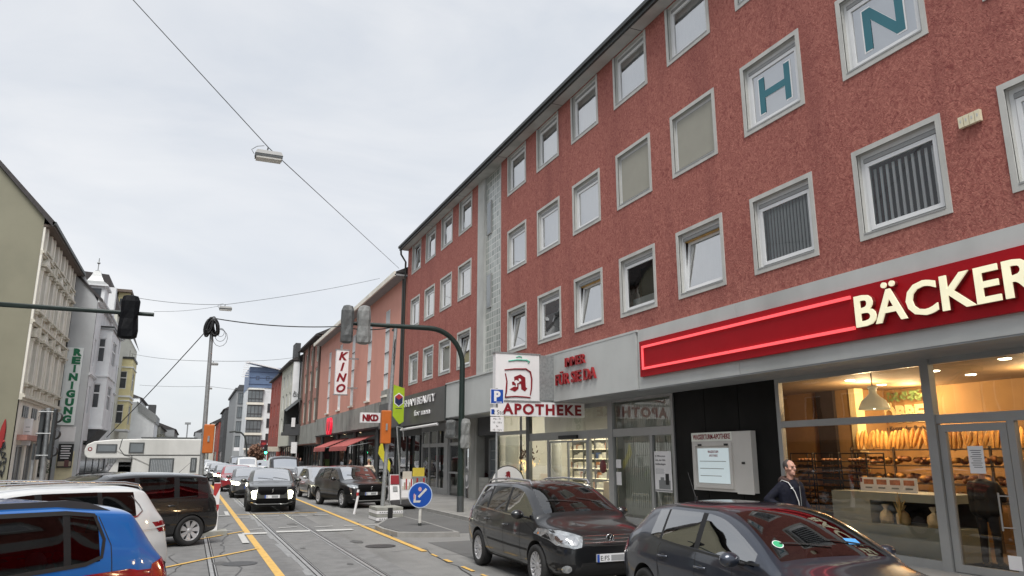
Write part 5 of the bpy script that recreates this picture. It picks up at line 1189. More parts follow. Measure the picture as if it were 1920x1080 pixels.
# ---- camper
def camper():
    t=newroot('camper_van','old white alcove motorhome with grey curtained windows crossing behind the black minivan','camper van')
    L_=6.0; W_=2.2
    p=MB(); Fw=Fr((0,0,0),(-1,0,0),(0,0,1),(0,1,0))   # viewed from its left side: u rearward
    # living body with rounded alcove, profile in (u,v), front at u=0
    prof=[(1.95,.62),(4.85,.62),(4.87,2.78),(4.81,2.85),(2.3,2.85),(1.0,2.80),(.35,2.72),(.08,2.58),(.0,2.35),(.02,2.15),(.12,2.02),(.4,1.97),(1.95,1.97)]
    p.poly(Fw,prof,-W_/2,W_/2,0)
    for i in range(len(p.v)): p.v[i].x+=3.0
    mk('camper_white',(.60,.60,.57),.4,var=.05,stain=(1.2,(.36,.36,.33),.4)); bd=bare('living_body',p,'camper_white',t); b=bd.modifiers.new('b','BEVEL'); b.width=.05; b.segments=2; b.limit_method='ANGLE'
    # cab: bonnet + doors
    q=MB(); prof2=[(.62,.40),(2.0,.40),(2.0,1.96),(1.35,1.96),(.95,1.22),(.25,1.02),(.10,.72),(.12,.42)]
    q.poly(Fw,prof2,-.93,.93,0)
    for i in range(len(q.v)): q.v[i].x+=3.0
    cb=bare('cab',q,'camper_white',t)
    g=MB()
    def pan(mb,u0,u1,v0,v1,n0,n1,mi=0):
        mb.fb(Fr((3.0,0,0),(-1,0,0),(0,0,1),(0,1,0)),u0,u1,v0,v1,n0,n1,mi)
    pan(g,1.40,1.92,1.32,1.82,.93,.935); g.add([(3-.98,.85,1.27),(3-.98,-.85,1.27),(3-1.32,-.8,1.90),(3-1.32,.8,1.90)],[(0,1,2,3)]); 
    for i in range(4): g.v[-1-i].x+=.02
    bare('cab_window',g,'car_glass_dark',t)
    for u0,u1,v0,v1,nm in ((.46,1.28,2.22,2.60,'alcove_window'),(1.76,2.38,2.20,2.68,'upper_window'),(2.65,3.68,1.28,1.98,'side_window'),(4.38,4.65,1.35,2.0,'small_window')):
        k=MB(); pan(k,u0,u1,v0,v1,1.10,1.125,0); pan(k,u0+.06,u1-.06,v0+.06,v1-.06,1.125,1.13,1)
        if 'side' in nm or 'small' in nm:
            u=u0+.08
            while u<u1-.1: pan(k,u,u+.03,v0+.08,v1-.08,1.13,1.133,2); u+=.07
        bare(nm,k,['alu_dark','win_mid','galv'],t)
    k=MB(); pan(k,1.6,4.85,2.10,2.135,1.10,1.112,0); pan(k,1.90,1.93,1.3,2.1,1.10,1.11,0); k.tube([(3-1.6,1.105,2.12),(3-1.38,1.105,2.4),(3-1.45,1.105,2.84)],.015,6); bare('black_trim_line',k,'black',t)
    k=MB(); pan(k,2.2,4.6,2.87,2.93,-.9,-.86,0); pan(k,2.2,4.6,2.87,2.93,.86,.9,0); pan(k,3,3.6,2.85,2.97,-.3,.3,0); bare('roof_rack',k,'alu_dark',t)
    k=MB(); Fk=Fr((3,0,0),(-1,0,0),(0,0,1),(0,1,0)); k.poly(Fk,[(.22+.09*math.cos(a*.52),2.38+.09*math.sin(a*.52)) for a in range(12)],1.10,1.108,0); k.poly(Fk,[(.22+.05*math.cos(a*.52),2.38+.05*math.sin(a*.52)) for a in range(12)],1.108,1.112,1); bare('round_emblem',k,['darkred','camper_white'],t)
    pl=MB(); pan(pl,1.95,4.8,.35,.62,-1.0,1.05,0); bare('skirt',pl,'alu_dark',t)
    ty,rm,dk=wheel_mesh(.33,'ten'); 
    add_wheels(t,.33,'ten',(3-.95,3-3.8),.88); place(t,0,0,-1,0,1.03); return t
c=camper(); place(c,-1.35,39.5,-.995,-.03,1.0)
# ================= other buildings =================
def win(F,u0,u1,v0,v1,parent,fm='upvc',pm='win_mid',dep=.14,fw=.09,mull=1,trans=0,n=0):
    f=MB(); 
    for (a,b,c,d) in ((u0,u0+fw,v0,v1),(u1-fw,u1,v0,v1),(u0+fw,u1-fw,v0,v0+fw),(u0+fw,u1-fw,v1-fw,v1)): f.fb(F,a,b,c,d,n-dep-.06,n-dep+.04)
    for k in range(mull): q=u0+(u1-u0)*(k+1)/(mull+1); f.fb(F,q-.04,q+.04,v0+fw,v1-fw,n-dep-.05,n-dep+.03)
    if trans: q=v0+(v1-v0)*trans; f.fb(F,u0+fw,u1-fw,q-.05,q+.05,n-dep-.052,n-dep+.034)
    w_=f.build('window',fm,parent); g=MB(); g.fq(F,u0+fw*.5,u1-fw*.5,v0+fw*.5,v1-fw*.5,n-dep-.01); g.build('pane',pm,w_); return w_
def block(name,F,u0,u1,z0,z1,wmat,holes,root,dep=.22,back=10,rmi=None,sidemat=None):
    mb=MB(); wall(mb,F,u0,u1,z0,z1,holes,dep)
    p=F.p; m=1 if sidemat else 0
    mb.quad(p(u0,z0,0),p(u0,z1,0),p(u0,z1,-back),p(u0,z0,-back),m); mb.quad(p(u1,z0,0),p(u1,z0,-back),p(u1,z1,-back),p(u1,z1,0),m)
    mb.quad(p(u0,z1,0),p(u1,z1,0),p(u1,z1,-back),p(u0,z1,-back),m); mb.quad(p(u0,z0,-back),p(u0,z1,-back),p(u1,z1,-back),p(u1,z0,-back),m)
    return mb.build('wall',[wmat]+([sidemat] if sidemat else []),root)
def roofp(F,u0,u1,z,h,dep,root,over=.4,m='rooftile'):
    mb=MB(); p=F.p
    mb.add([p(u0,z,over),p(u1,z,over),p(u1,z+h,-dep/2),p(u0,z+h,-dep/2),p(u1,z,-dep),p(u0,z,-dep),p(u0,z-.18,over),p(u1,z-.18,over),p(u0,z-.18,-.01),p(u1,z-.18,-.01)],
      [(0,1,2,3),(3,2,4,5),(0,3,5),(1,4,2),(6,7,1,0),(8,9,7,6),(6,0,8),(7,9,1)]); return mb.build('roof',m,root)
# ---- L1 ornate cream house with bare olive gable
F1=FL(-9.05); b1=thing('ornate_town_house','cream stucco town house with ornate facade and bare olive green gable wall','building',(-9.05,49,0))
C1=[50.6,53.2,55.75,58.3,60.9]
levels=[(6.3,8.6),(10.3,12.6),(14.05,15.45)] 
levels=[(6.2,8.5),(10.4,12.7),(13.95,15.2)]
holes=[(c-.55,c+.55,a,b) for c in C1 for a,b in levels]
holes+=[(50.2,52.6,.3,2.7),(53.2,55.4,.3,2.9),(56,57.1,.15,2.9),(57.8,61.6,.6,2.9)]
mb=MB(); wall(mb,F1,49,62.3,0,15.85,holes,.22,0); mb.build('facade_wall','cream',b1)
mb=MB(); FG=FC(49.0); g_=[(-9.05,0),(-9.05,15.75),(-12.3,19.25),(-15.6,15.8),(-15.6,0)]
mb.poly(FG,g_,-.3,0,0); mb.quad((-15.6,49,0),(-15.6,62.3,0),(-15.6,62.3,15.8),(-15.6,49,15.8)); mb.poly(FC(62.3),g_,-.0,.01,0); mb.build('gable_wall','plaster_olive',b1)
mb=MB(); 
mb.add([(-8.45,48.8,15.50),(-8.45,62.6,15.50),(-12.3,62.6,19.6),(-12.3,48.8,19.6),(-16.1,62.6,15.6),(-16.1,48.8,15.6),(-8.55,48.8,15.2),(-8.55,62.6,15.2),(-12.3,62.6,19.3),(-12.3,48.8,19.3)],[(0,1,2,3),(3,2,4,5),(6,9,8,7),(0,3,9,6),(0,6,7,1),(1,7,8,2)])
mb.build('roof','rooftile',b1)
mb=MB(); mb.box(-9.05,-8.5,49,62.3,15.22,15.36); mb.build('eave_soffit','brown_pil',b1)
mb=MB(); mb.box(-8.58,-8.40,48.8,62.6,15.32,15.52); mb.build('gutter','gutter',b1)
def cornice(F,u0,u1,z,n,h,root,m='cream_dark',name='cornice'):
    mb=MB(); mb.fb(F,u0,u1,z,z+h*.4,0,n*.6); mb.fb(F,u0,u1,z+h*.4,z+h*.75,0,n); mb.fb(F,u0,u1,z+h*.75,z+h,0,n*.75); return mb.build(name,m,root)
for z,h,n in ((5.15,.35,.30),(9.45,.28,.26),(13.55,.25,.22)): cornice(F1,49.02,62.25,z,n,h,b1)
for i,c in enumerate(C1):
    for j,(a,b) in enumerate(levels):
        w_=win(F1,c-.55,c+.55,a,b,b1,'white_sign','win_mid',.16,.08,1,.66)
        o=MB()
        for s in (-1,1): 
            o.fb(F1,c+s*.70-.13,c+s*.70+.13,a-.1,b+.05,0,.16,0); o.fb(F1,c+s*.70-.17,c+s*.70+.17,b+.05,b+.22,0,.22,1); o.fb(F1,c+s*.70-.16,c+s*.70+.16,a-.25,a-.1,0,.22,1)
        o.fb(F1,c-.9,c+.9,a-.12,a-.02,0,.28,1)
        if j<2:
            o.fb(F1,c-.95,c+.95,b+.28,b+.42,0,.34,1)
            if (i+j)%2: o.poly(F1,[(c-.95,b+.42),(c+.95,b+.42),(c,b+.98)],0,.26,1); o.poly(F1,[(c-.65,b+.46),(c+.65,b+.46),(c,b+.82)],.26,.28,0)
            else: 
                o.poly(F1,[(c+.85*math.cos(math.pi*k/10),b+.42+.5*math.sin(math.pi*k/10)) for k in range(11)],0,.26,1); o.fb(F1,c-.12,c+.12,b+.15,b+.95,.2,.36,1)
            o.fb(F1,c-.5,c+.5,a-.75,a-.3,0,.08,1)
        else:
            o.fb(F1,c-1.1,c-.95,a-.2,b+.3,0,.2,0)
        o.build('window_ornament',['cream','cream_dark'],w_)
mb=MB()
for u in (49.15,51.9,54.5,57.05,59.6,62.1): mb.fb(F1,u-.12,u+.12,5.5,15.2,0,.12)
mb.build('pilaster','cream',b1)
for u0,u1,v0,v1 in ((50.2,52.6,.3,2.7),(53.2,55.4,.3,2.9),(57.8,61.6,.6,2.9)): win(F1,u0,u1,v0,v1,b1,'alu','win_dark',.15,.1,1,0)
mb=MB(); mb.fb(F1,56,57.1,.15,2.9,-.3,-.2); mb.build('house_door','wood_pale',b1)
mb=MB(); mb.fb(F1,50,56.8,2.95,3.25,0,.5); mb.build('shop_canopy','salmon',b1)
for u in (50.5,53.2): 
    mb=MB(); 
    for k in range(3): mb.fb(F1,u+k*.55,u+k*.55+.4,4.25,4.9,0,.06)
    mb.build('vent_grille','win_dark',b1)
mb=MB(); mb.tube([(-8.95,62.0,15.2),(-8.95,62.0,.2)],.06,6); mb.build('downpipe','gutter',b1)
sg=MB(); q0=AY(37,835,51.5); q1=AY(62,785,51.5); Fx=FC(51.5); sg.fb(Fx,q0.x,q1.x,q0.z,q1.z,-.2,0,0); sgo=sg.build('shop_box_sign','white_sign'); tag(sgo,'small white box sign with faint grey script on the ornate cream house','sign')
sg=MB(); 
for k,(a,b) in enumerate(((.35,.8),(.3,.85),(.45,.8))): sg.fb(Fx,q0.x+(q1.x-q0.x)*a,q0.x+(q1.x-q0.x)*b,q0.z+(q1.z-q0.z)*(.68-.17*k)-.02,q0.z+(q1.z-q0.z)*(.68-.17*k)+.02,0,.01)
sg.build('sign_script','galv',sgo)
# graffiti on the gable
p=MB(); r_=[AY(a,b,48.9) for a,b in ((-3,845),(3,818),(7,800),(10,786))]; p.tube(r_,[.10,.16,.12,.03],5); r_=[AY(a,b,48.9) for a,b in ((-6,822),(3,829),(9,827))]; p.tube(r_,[.1,.12,.08],5)
mk('spray_red',(.30,.02,.02),.7); mk('spray_black',(.03,.035,.04),.7)
for v in p.v: v.y=48.95+(v.y-48.9)*.1
one('red_graffiti',p,'spray_red','red spray painted stroke on the olive gable wall','graffiti')
p=MB(); g2=random.Random(5)
for k in range(7):
    x,y=g2.uniform(0,8),835+k*9; pts=[AY(x+g2.uniform(-5,5),y+g2.uniform(-7,7),48.95) for _ in range(5)]; p.tube(pts,.035,4)
one('black_graffiti',p,'spray_black','tangled black spray tags low on the olive gable wall','graffiti')
# ---- L2 white gabled house with sign
GX=-7.38; GY=62.6
b2=thing('white_gable_house','greyish white house with bay windows, its blank side wall carrying a tall green lettered sign','building',(GX,GY,0))
mk('grey_gable',(.50,.515,.52),.85,var=.1,scale=.6,stain=(.5,(.38,.39,.40),.6,(1,1,.5)))
F2=FL(GX); hz=[(c-.5,c+.5,a,b) for c in (76,79.5,82.3) for a,b in ((5.2,7.2),(8.7,10.8),(11.9,13.4))]+[(63.8,64.7,5.2,7.2),(63.8,64.7,8.7,10.8),(64,83,.4,3.2)]
mb=MB(); wall(mb,F2,GY,84,0,13.8,hz,.2); mb.quad((GX,84,0),(GX,84,14),(-18,84,14),(-18,84,0)); mb.build('wall','white_plaster',b2)
mb=MB(); mb.poly(FC(GY),[(GX,0),(GX,13.4),(-9.0,16.3),(-13.5,19.8),(-18,16),(-18,0)],-.2,0); mb.build('gable_wall','grey_gable',b2)
for a,b,c,d in hz[:-1]: win(F2,a,b,c,d,b2,'upvc','win_dark',.14,.09,1,.65)
win(F2,64,83,.4,3.2,b2,'alu_dark','win_dark',.15,.15,3)
mb=MB(); mb.add([(GX+.35,GY-.1,13.6),(GX+.35,84,13.6),(-13.5,84,20.0),(-13.5,GY-.1,20.0),(GX+.35,GY-.1,13.35),(-13.5,GY-.1,19.75)],[(0,1,2,3),(0,3,5,4)]); mb.build('roof','rooftile',b2)
cornice(F2,GY,84,7.9,.15,.2,b2,'white_plaster','string_course'); cornice(F2,GY,84,13.4,.4,.35,b2,'white_plaster','eave_cornice')
def bay(root,X0,X1,Y0,Y1,z0,z1,wm,wins,fm='upvc',bands=(),top=True):
    b=MB(); Fa=FC(Y0); hs=[(a,c_,d,e) for a,c_,d,e in wins]
    wall(b,Fa,X0,X1,z0,z1,hs,.15); Fb=FL(X1); hs2=[(Y0+(Y1-Y0)*.25,Y0+(Y1-Y0)*.75,d,e) for _,_,d,e in wins]; wall(b,Fb,Y0,Y1,z0,z1,hs2,.15)
    b.quad((X0,Y1,z0),(X1,Y1,z0),(X1,Y1,z1),(X0,Y1,z1)); b.quad((X0,Y0,z0),(X1,Y0,z0),(X1,Y1,z0),(X0,Y1,z0)); b.quad((X0,Y0,z1),(X1,Y0,z1),(X1,Y1,z1),(X0,Y1,z1))
    o=b.build('bay',wm,root)
    for h in hs: win(Fa,*h,o,fm,'win_dark',.1,.07,0,.62)
    for h in hs2: win(Fb,*h,o,fm,'win_dark',.1,.07,1,.62)
    for z,m_,hh in bands:
        k=MB(); k.box(X0,X1+.1,Y0-.1,Y1+.1,z,z+hh); k.build('band',m_,o)
    return o
bay(b2,-7.8,-6.5,66.3,72.3,4.2,11.9,'white_plaster',[(-7.40,-6.88,5.7,7.6),(-7.40,-6.88,9.3,11.2)],bands=((11.9,'grey_wall',.2),(8.15,'white_plaster',.15),(4.1,'white_plaster',.15),(12.05,'gutter',.12)))
bk_=MB(); bk_.add([(-7.5,66.3,2.9),(-6.55,66.3,4.2),(-7.5,66.3,4.2),(-7.5,72.3,2.9),(-6.55,72.3,4.2),(-7.5,72.3,4.2)],[(0,1,2),(3,5,4),(0,3,4,1)]); bk_.build('bay_bracket','dark_wall',b2)
mb=MB(); c=(-8.0,65.6); pr=[(.95,0),(.58,.33),(.37,.75),(.23,1.2),(.0,1.35)]
vs=[]
for r_,z in pr:
    for sx,sy in ((-1,-1),(1,-1),(1,1),(-1,1)): vs.append((c[0]+sx*r_,c[1]+sy*r_,15.2+z))
mb.add(vs,[(i*4+k,i*4+(k+1)%4,i*4+4+(k+1)%4,i*4+4+k) for i in range(4) for k in range(4)]); mb.tube([(c[0],c[1],16.5),(c[0],c[1],17.5)],.035,6); mb.ell((c[0],c[1],17.1),(.12,.12,.09)); mb.build('dormer_spire','galv',b2)
mb=MB(); mb.box(c[0]-.75,c[0]+.75,c[1]-.7,c[1]+2,13.6,15.1); mb.box(c[0]-.95,c[0]+.95,c[1]-.95,c[1]+2,15.1,15.22); mb.build('dormer','white_plaster',b2)
mb=MB(); mb.box(c[0]-.5,c[0]+.5,c[1]-.74,c[1]-.7,13.8,14.9); mb.build('dormer_window','win_dark',b2)
mb=MB(); mb.box(-7.85,-7.2,72,73,12.3,16.5); mb.build('party_wall','white_plaster',b2)
mk('yellow_pale',(.66,.60,.40),.8)  # cream wall, with its yellowish lighting put into the colour
FW=FC(GY)
for q0,q1,m_ in (((110,828),(143,800),'white_sign'),((108,848),(135,832),'grey_wall'),((100,905),(140,846),'yellow_pale')):
    a=AY(*q0,GY); b=AY(*q1,GY); k=MB(); k.fb(FW,a.x,b.x,a.z,b.z,0,.05); k.build('wall_panel',m_,b2)
FV=FC(GY-.15)
pL0=AY(121,652,GY).x; pT=AY(140,652,GY).z; pR=AY(158,652,GY).x; pB=AY(120,797,GY).z
p=MB(); p.fb(FV,-9.0,pR,pB,pT,-.1,0,0); so=p.build('vertical_sign','sign_white'if 'sign_white' in M else mk('sign_white',(.80,.84,.83),.4,var=.03) and 'sign_white'); tag(so,'tall white sign board reading REINIGUNG in green letters top to bottom','sign')
mk('sign_green',(.008,.16,.07),.5)
p=MB(); cxs=AY(147,660,GY).x-.06; st=(pT-pB)/9.25
for k,ch in enumerate('REINIGUNG'): p.text(FV,ch,cxs-.012*k,pT-st*(k+.93),st*.80,.03,0,0,bold=.045,align='CENTER',w=.15 if ch=='I' else .56)
p.build('sign_letters','sign_green',so)
a=AY(105,877,GY-.2); b=AY(139,832,GY-.2); FM=FC(GY-.2); W_=b.x-a.x; H_=b.z-a.z
p=MB(); p.fb(FM,a.x,b.x,a.z,b.z,-.06,0,0)
for k in range(6): p.fb(FM,a.x+W_*(.15+.04*(k%2)),a.x+W_*(.85-.05*(k%3)),b.z-H_*(.12+.10*k),b.z-H_*(.08+.10*k),0,.01,1)
p.fb(FM,a.x+W_*.05,b.x-W_*.05,a.z+H_*.06,a.z+H_*.26,0,.012,2); p.fb(FM,a.x+W_*.5,a.x+W_*.8,a.z+H_*.03,a.z+H_*.32,.012,.02,3)
one('menu_poster',p,['black','white_sign','int_a','int_b'],'black menu poster with white lines on the pale wall under the green lettered sign','poster')
# ---- L3 yellow house
b3=thing('yellow_bay_house','pale yellow and white house with a tall bay and dark mansard roof','building',(-7.9,92,0))
F3=FL(-8.0); hz=[(c-.55,c+.55,a,b) for c in (88,104,108,112) for a,b in ((5.6,7.7),(9.4,11.5),(13,15))]+[(91,92,a,b) for a,b in ((5.6,7.7),(9.4,11.5))]+[(91,114,.3,3.4)]
block('w',F3,84,115,0,16.2,'cream2',hz,b3,.2)
for h in hz[:-1]: win(F3,*h,b3,'upvc','win_dark',.14,.09,1,.65)
win(F3,91,114,.3,3.4,b3,'alu','win_dark',.15,.15,7)
bay(b3,-8.6,-6.9,95,101,4.9,13.1,'yellow_plaster',[(-8.15,-7.35,5.6,7.75),(-8.15,-7.35,9.5,11.5)],bands=((12.9,'gutter',.25),(8.55,'white_plaster',.2),(8.1,'white_plaster',.12),(11.9,'white_plaster',.12),(4.8,'white_plaster',.2)))
mb=MB(); mb.add([(-7.7,84,16.2),(-7.7,115,16.2),(-9.2,115,20.2),(-9.2,84,20.2),(-15,115,20.6),(-15,84,20.6),(-15,84,16.2)],[(0,1,2,3),(3,2,4,5),(0,3,5,6)]); mb.build('roof','rooftile',b3)
mb=MB(); mb.box(-8.9,-7.75,92,96,16.3,20.0); mb.build('dormer','yellow_plaster',b3); mb=MB(); mb.box(-8.7,-7.95,91.93,92,17,19.3); mb.build('dormer_window','win_dark',b3)
mb=MB(); mb.box(-9.6,-7.55,91.5,96.5,20.0,20.3); mb.build('dormer_roof','brown_pil',b3)
# ---- L4.. farther left houses
def simple_house(label,F,u0,u1,z1,wm,root_name='town_house',nc=3,nr=3,roofh=2.5,z0=3.8,fm='upvc',pm='win_dark',roof=True,ww=1.1,wh=1.6,dep=12,shop='win_dark',ledge=None):
    r=thing(root_name,label,'building',tuple(F.p(u0,0,0)))
    hs=[]
    st=(z1-z0-.6)/nr
    for i in range(nc):
        c=u0+(u1-u0)*(i+.5)/nc
        for j in range(nr): v=z0+.7+j*st; hs.append((c-ww/2,c+ww/2,v,v+min(wh,st-.9)))
    hs.append((u0+.6,u1-.6,.3,z0-.7))
    block('w',F,u0,u1,0,z1,wm,hs,r,.2,dep)
    for h in hs[:-1]: win(F,*h,r,fm,pm,.14,.1,1)
    h=hs[-1]; win(F,*h,r,'alu_dark',shop,.15,.15,4)
    if roof: roofp(F,u0-.1,u1+.1,z1,roofh,dep,r)
    if ledge:
        k=MB(); k.fb(F,u0,u1,z0-.6,z0-.25,0,ledge); k.build('shop_canopy','grey_wall',r)
    return r
g4=thing('white_gable_cottage','small white house with a grey gable turned to the street beyond the yellow house','building',(-6,118,0))
k=MB(); k.poly(FC(118),[(-9.5,0),(-9.5,9.5),(-7.4,9.5),(-5.0,7.6),(-5.0,0)],-12,0); k.build('wall','white_plaster',g4); k=MB(); k.poly(FC(117.8),[(-7.5,9.6),(-4.8,7.7),(-4.8,6.6),(-7.2,8.2)],-12.3,0); k.build('roof','galv',g4); k=MB(); k.box(-6.2,-5.2,122,124,8,9.4); k.build('chimney','dark_wall',g4)
simple_house('white rendered house with dark roof far down the left side',FL(-8),132,150,11,'white_plaster',nc=4)
simple_house('beige house far down the left side beyond the white one',FL(-7),150,172,9.5,'cream2',nc=4)
simple_house('brownish low house near the far left end of the street',FL(-6),172,205,8,'concrete',nc=5)
simple_house('grey house closing the left side in the distance',FL(-4),206,260,8.5,'grey_wall',nc=6)
mk('op_pink',(.42,.27,.20),.85)
# ---- opposite house behind the camera (seen in the glass and paintwork)
simple_house('pale pink house across the street from the bakery',FL(-16),9,46,12.5,'op_pink',nc=11,nr=3,ww=1.7,wh=1.8,roofh=2.5,pm='win_dark')
simple_house('low grey house behind the camera on the left side',FL(-19),-30,7,9.5,'grey_wall',nc=10,nr=2,ww=1.5,wh=1.7,roofh=2)
# ================= right side: cinema building =================
XK=11.2; FK=FR(XK); kb=thing('pink_cinema_building','salmon pink cinema building with tall narrow white strip windows above a concrete fascia','building',(XK,43,0))
strips=[AX(x,660,XK).y for x in (725,693,663,640,620)]
hk=[(-y-.62,-y+.62,5.85,11.4) for y in strips]
mb=MB(); wall(mb,FK,-75,-42.9,4.7,12.8,hk,.2); mb.quad((XK,75,4.7),(XK,75,12.8),(XK+12,75,12.8),(XK+12,75,4.7)); mb.quad((XK,42.9,4.7),(XK,42.9,12.8),(XK+12,42.9,12.8),(XK+12,42.9,4.7)); mb.build('wall','pink',kb)
for h in hk:
    f=MB(); u0,u1,v0,v1=h
    f.fb(FK,u0-.1,u1+.1,v0-.12,v0,-.1,.14,1); 
    for q in (u0,u0+(u1-u0)/3,u0+2*(u1-u0)/3,u1-.06): f.fb(FK,q,q+.06,v0,v1,-.15,-.02,0)
    for q in range(5): z=v0+(v1-v0)*q/4; f.fb(FK,u0,u1,z-.03,z+.03,-.14,-.015,2 if 0<q<4 else 0)
    w_=f.build('strip_window',['upvc','cream','gutter'],kb); g=MB(); g.fq(FK,u0,u1,v0,v1,-.12); g.build('pane','glass_up',w_); g=MB(); g.fb(FK,u0,u1,v0,v1,-.24,-.2); g.build('curtain','curtain',w_)
mb=MB(); mb.box(XK-.75,XK+.1,42.7,75,12.72,12.82,1); mb.box(XK-.78,XK-.68,42.7,75,12.68,12.98,0); mb.build('eave',['cream','grey_wall'],kb)
roofp(FK,-75,-42.9,12.98,3.2,12,kb,.7)
mb=MB(); mb.tube([(XK-.12,43.0,12.6),(XK-.12,43.0,.2)],.07,6); mb.build('downpipe','gutter',kb)
mb=MB(); mb.fb(FK,-75,-48.1,3.95,5.5,-.8,.12); mb.build('fascia','concrete',kb)
mb=MB(); mb.fb(FK,-48.1,-43,3.75,5.3,-.8,.12); mb.build('dark_fascia','dark_sign',kb)
mb=MB(); mb.fb(FK,-48.0,-44.6,5.3,6.2,-.3,.06); mb.build('upper_concrete_panel','concrete',kb)
mb=MB(); mb.box(XK-.05,XK+4,43,75,3.85,3.95); mb.box(XK+3.9,XK+4,43,88,0,3.9); mb.build('arcade','dark_wall',kb)
mb=MB(); Fk2=FR(XK+1.5)
for u in range(-74,-43,3): mb.fb(Fk2,u,u+.15,PZ,3.85,-.06,.06)
mb.fb(Fk2,-74,-43,3.3,3.85,-.05,.05); mb.fb(Fk2,-74,-43,PZ,.5,-.05,.05)
kf=mb.build('shopfront',['alu_dark'],kb); g=MB(); g.fq(Fk2,-74,-43,.5,3.3); g.build('shop_window','glass_shop',kf)
mb=MB(); r3_=random.Random(9)
mk('goods_g',(.16,.22,.08),.7); mk('goods_w',(.55,.5,.42),.7); mk('goods_r',(.40,.03,.03),.6); mk('warm_glow',(1,.75,.45),.5,emit=2.5)
for k in range(90):
    y=r3_.uniform(43.5,74); x=XK+r3_.uniform(1.9,3.6); z=r3_.uniform(PZ,1.9); s_=r3_.uniform(.12,.4); mb.box(x,x+s_,y,y+s_*1.3,z,z+s_*1.6,r3_.choice([0,1,2,1,3]))
mb.build('goods',['goods_g','goods_w','goods_r','int_b'],kf)
mb=MB()
for k in range(9): y=45+k*3.2; mb.lathe([(0,3.83),(.10,3.83)],(XK+.7+.8*(k%2),y,0),10,0,'z',False)
mb.build('arcade_spots','warm_glow',kb)
for y in (50,57.5,65,73): mb=MB(); mb.cyl((XK+.3,y,PZ),.16,3.75,12); mb.build('arcade_column','alu_dark',kb)
for y0,y1,X_ in ((75.2,88.4,11.9),(89.3,100.8,10.7)):
    mb=MB(); Fz=FR(X_); mb.fb(Fz,-y1,-y0,3.1,3.6,-.1,.1)
    y=y0
    while y<y1: mb.fb(Fz,-y-.2,-y,PZ,3.2,-.1,.06); y+=2.1
    mb.fb(Fz,-y1,-y0,PZ,.6,-.1,.05); sf_=mb.build('shopfront','alu_dark',kb); mb=MB(); mb.fq(Fz,-y1,-y0,.6,3.2); mb.build('shop_window','glass_shop',sf_); mb=MB(); mb.box(X_+2,X_+2.1,y0,y1,PZ,3.3,0)
    for k in range(26): yy=rnd.uniform(y0,y1-.6); mb.box(X_+.4,X_+.8,yy,yy+.5,PZ,rnd.uniform(.8,2.4),rnd.choice([1,2,3]))
    mb.build('goods',['dark_wall','goods_w','int_b','goods_g'],sf_)
# awnings
for i,(y0,y1,lab) in enumerate(((52,59,'nearer'),(61,67,'farther'))):
    aw_=thing('shop_awning',f'{lab} of the two faded red awnings under the cinema building','awning',(XK+.2,y0,2.6),'red awnings under the cinema')
    p=MB(); p.add([(XK+.5,y0,3.5),(XK+.5,y1,3.5),(XK-1.35,y1,2.75),(XK-1.35,y0,2.75),(XK+.5,y0,3.46),(XK+.5,y1,3.46),(XK-1.35,y1,2.71),(XK-1.35,y0,2.71)],[(0,1,2,3),(7,6,5,4),(0,3,7,4),(1,5,6,2)])
    mk('awning_red',(.38,.09,.08),.8,var=.1) if 'awning_red' not in M else None
    p.build('canvas','awning_red',aw_)
    p=MB(); n=14
    for k in range(n): a=y0+(y1-y0)*k/n; b=y0+(y1-y0)*(k+1)/n; p.quad((XK-1.36,a,2.75),(XK-1.36,b,2.75),(XK-1.40,b-.05,2.42),(XK-1.40,a+.05,2.42))
    p.build('valance','awning_red',aw_)
    p=MB(); p.tube([(XK-1.3,y0,2.7),(XK+.4,y0+.05,3.0)],.02,5); p.tube([(XK-1.3,y1,2.7),(XK+.4,y1,3.0)],.02,5); p.build('arm','galv',aw_)
# KINO sign
ks=thing('cinema_sign','tall white projecting sign with dark red slanted letters KINO','sign',(10,56,8)); FQ=FC(56)
p=MB(); p.fb(FQ,9.50,10.42,6.55,9.85,-.35,0,0); p.fb(FQ,9.44,10.48,6.49,6.56,-.37,.02,1); p.fb(FQ,9.44,10.48,9.84,9.91,-.37,.02,1); p.fb(FQ,10.42,XK,9.2,9.3,-.2,-.1,1); p.fb(FQ,10.42,XK,7.0,7.1,-.2,-.1,1); p.build('light_box',['white_sign','galv'],ks)
p=MB()
for k,ch in enumerate('KINO'): p.text(FQ,ch,9.93-.02*k,9.12-.80*k,.60,.02,0,0,bold=.035,align='CENTER',shear=.25)
p.build('sign_letters','darkred',ks)
p=MB(); FN=FC(47); p.fb(FN,9.66,10.92,4.12,4.74,-.25,0,0); nk=p.build('shop_box_sign','white_sign'); tag(nk,'white box sign reading NKD in dark red projecting below the pink wall','sign')
p=MB(); p.text(FN,'NKD',9.78,4.24,.38,.015,0,0,w=1.02,bold=.035); p.build('sign_letters','darkred',nk)
p=MB(); p.text(FK,'QOS',-47.2,4.35,.42,.03,.14,0,w=1.7,bold=.02); one('dark_fascia_letters',p,'white_sign','white letters QOS on the dark fascia beside the NKD box','sign')
# red rounded logo on concrete fascia
p=MB(); Fl=FR(11.0)
for cu,rr in ((-67.3,.42),(-66.2,.55)): 
    p.poly(Fl,[(cu+rr*1.3*math.cos(a*.3927),4.6+.72*math.sin(a*.3927)) for a in range(16)],-.1,.1,0)
    p.poly(Fl,[(cu+rr*.5*math.cos(a*.3927),4.6+.42*math.sin(a*.3927)) for a in range(16)],.1,.11,1)
mk('logo_red',(.75,.01,.04),.4,emit=.25); one('red_oval_logo',p,['logo_red','darkred'],'bright red double oval logo on the concrete fascia of the cinema building','sign')
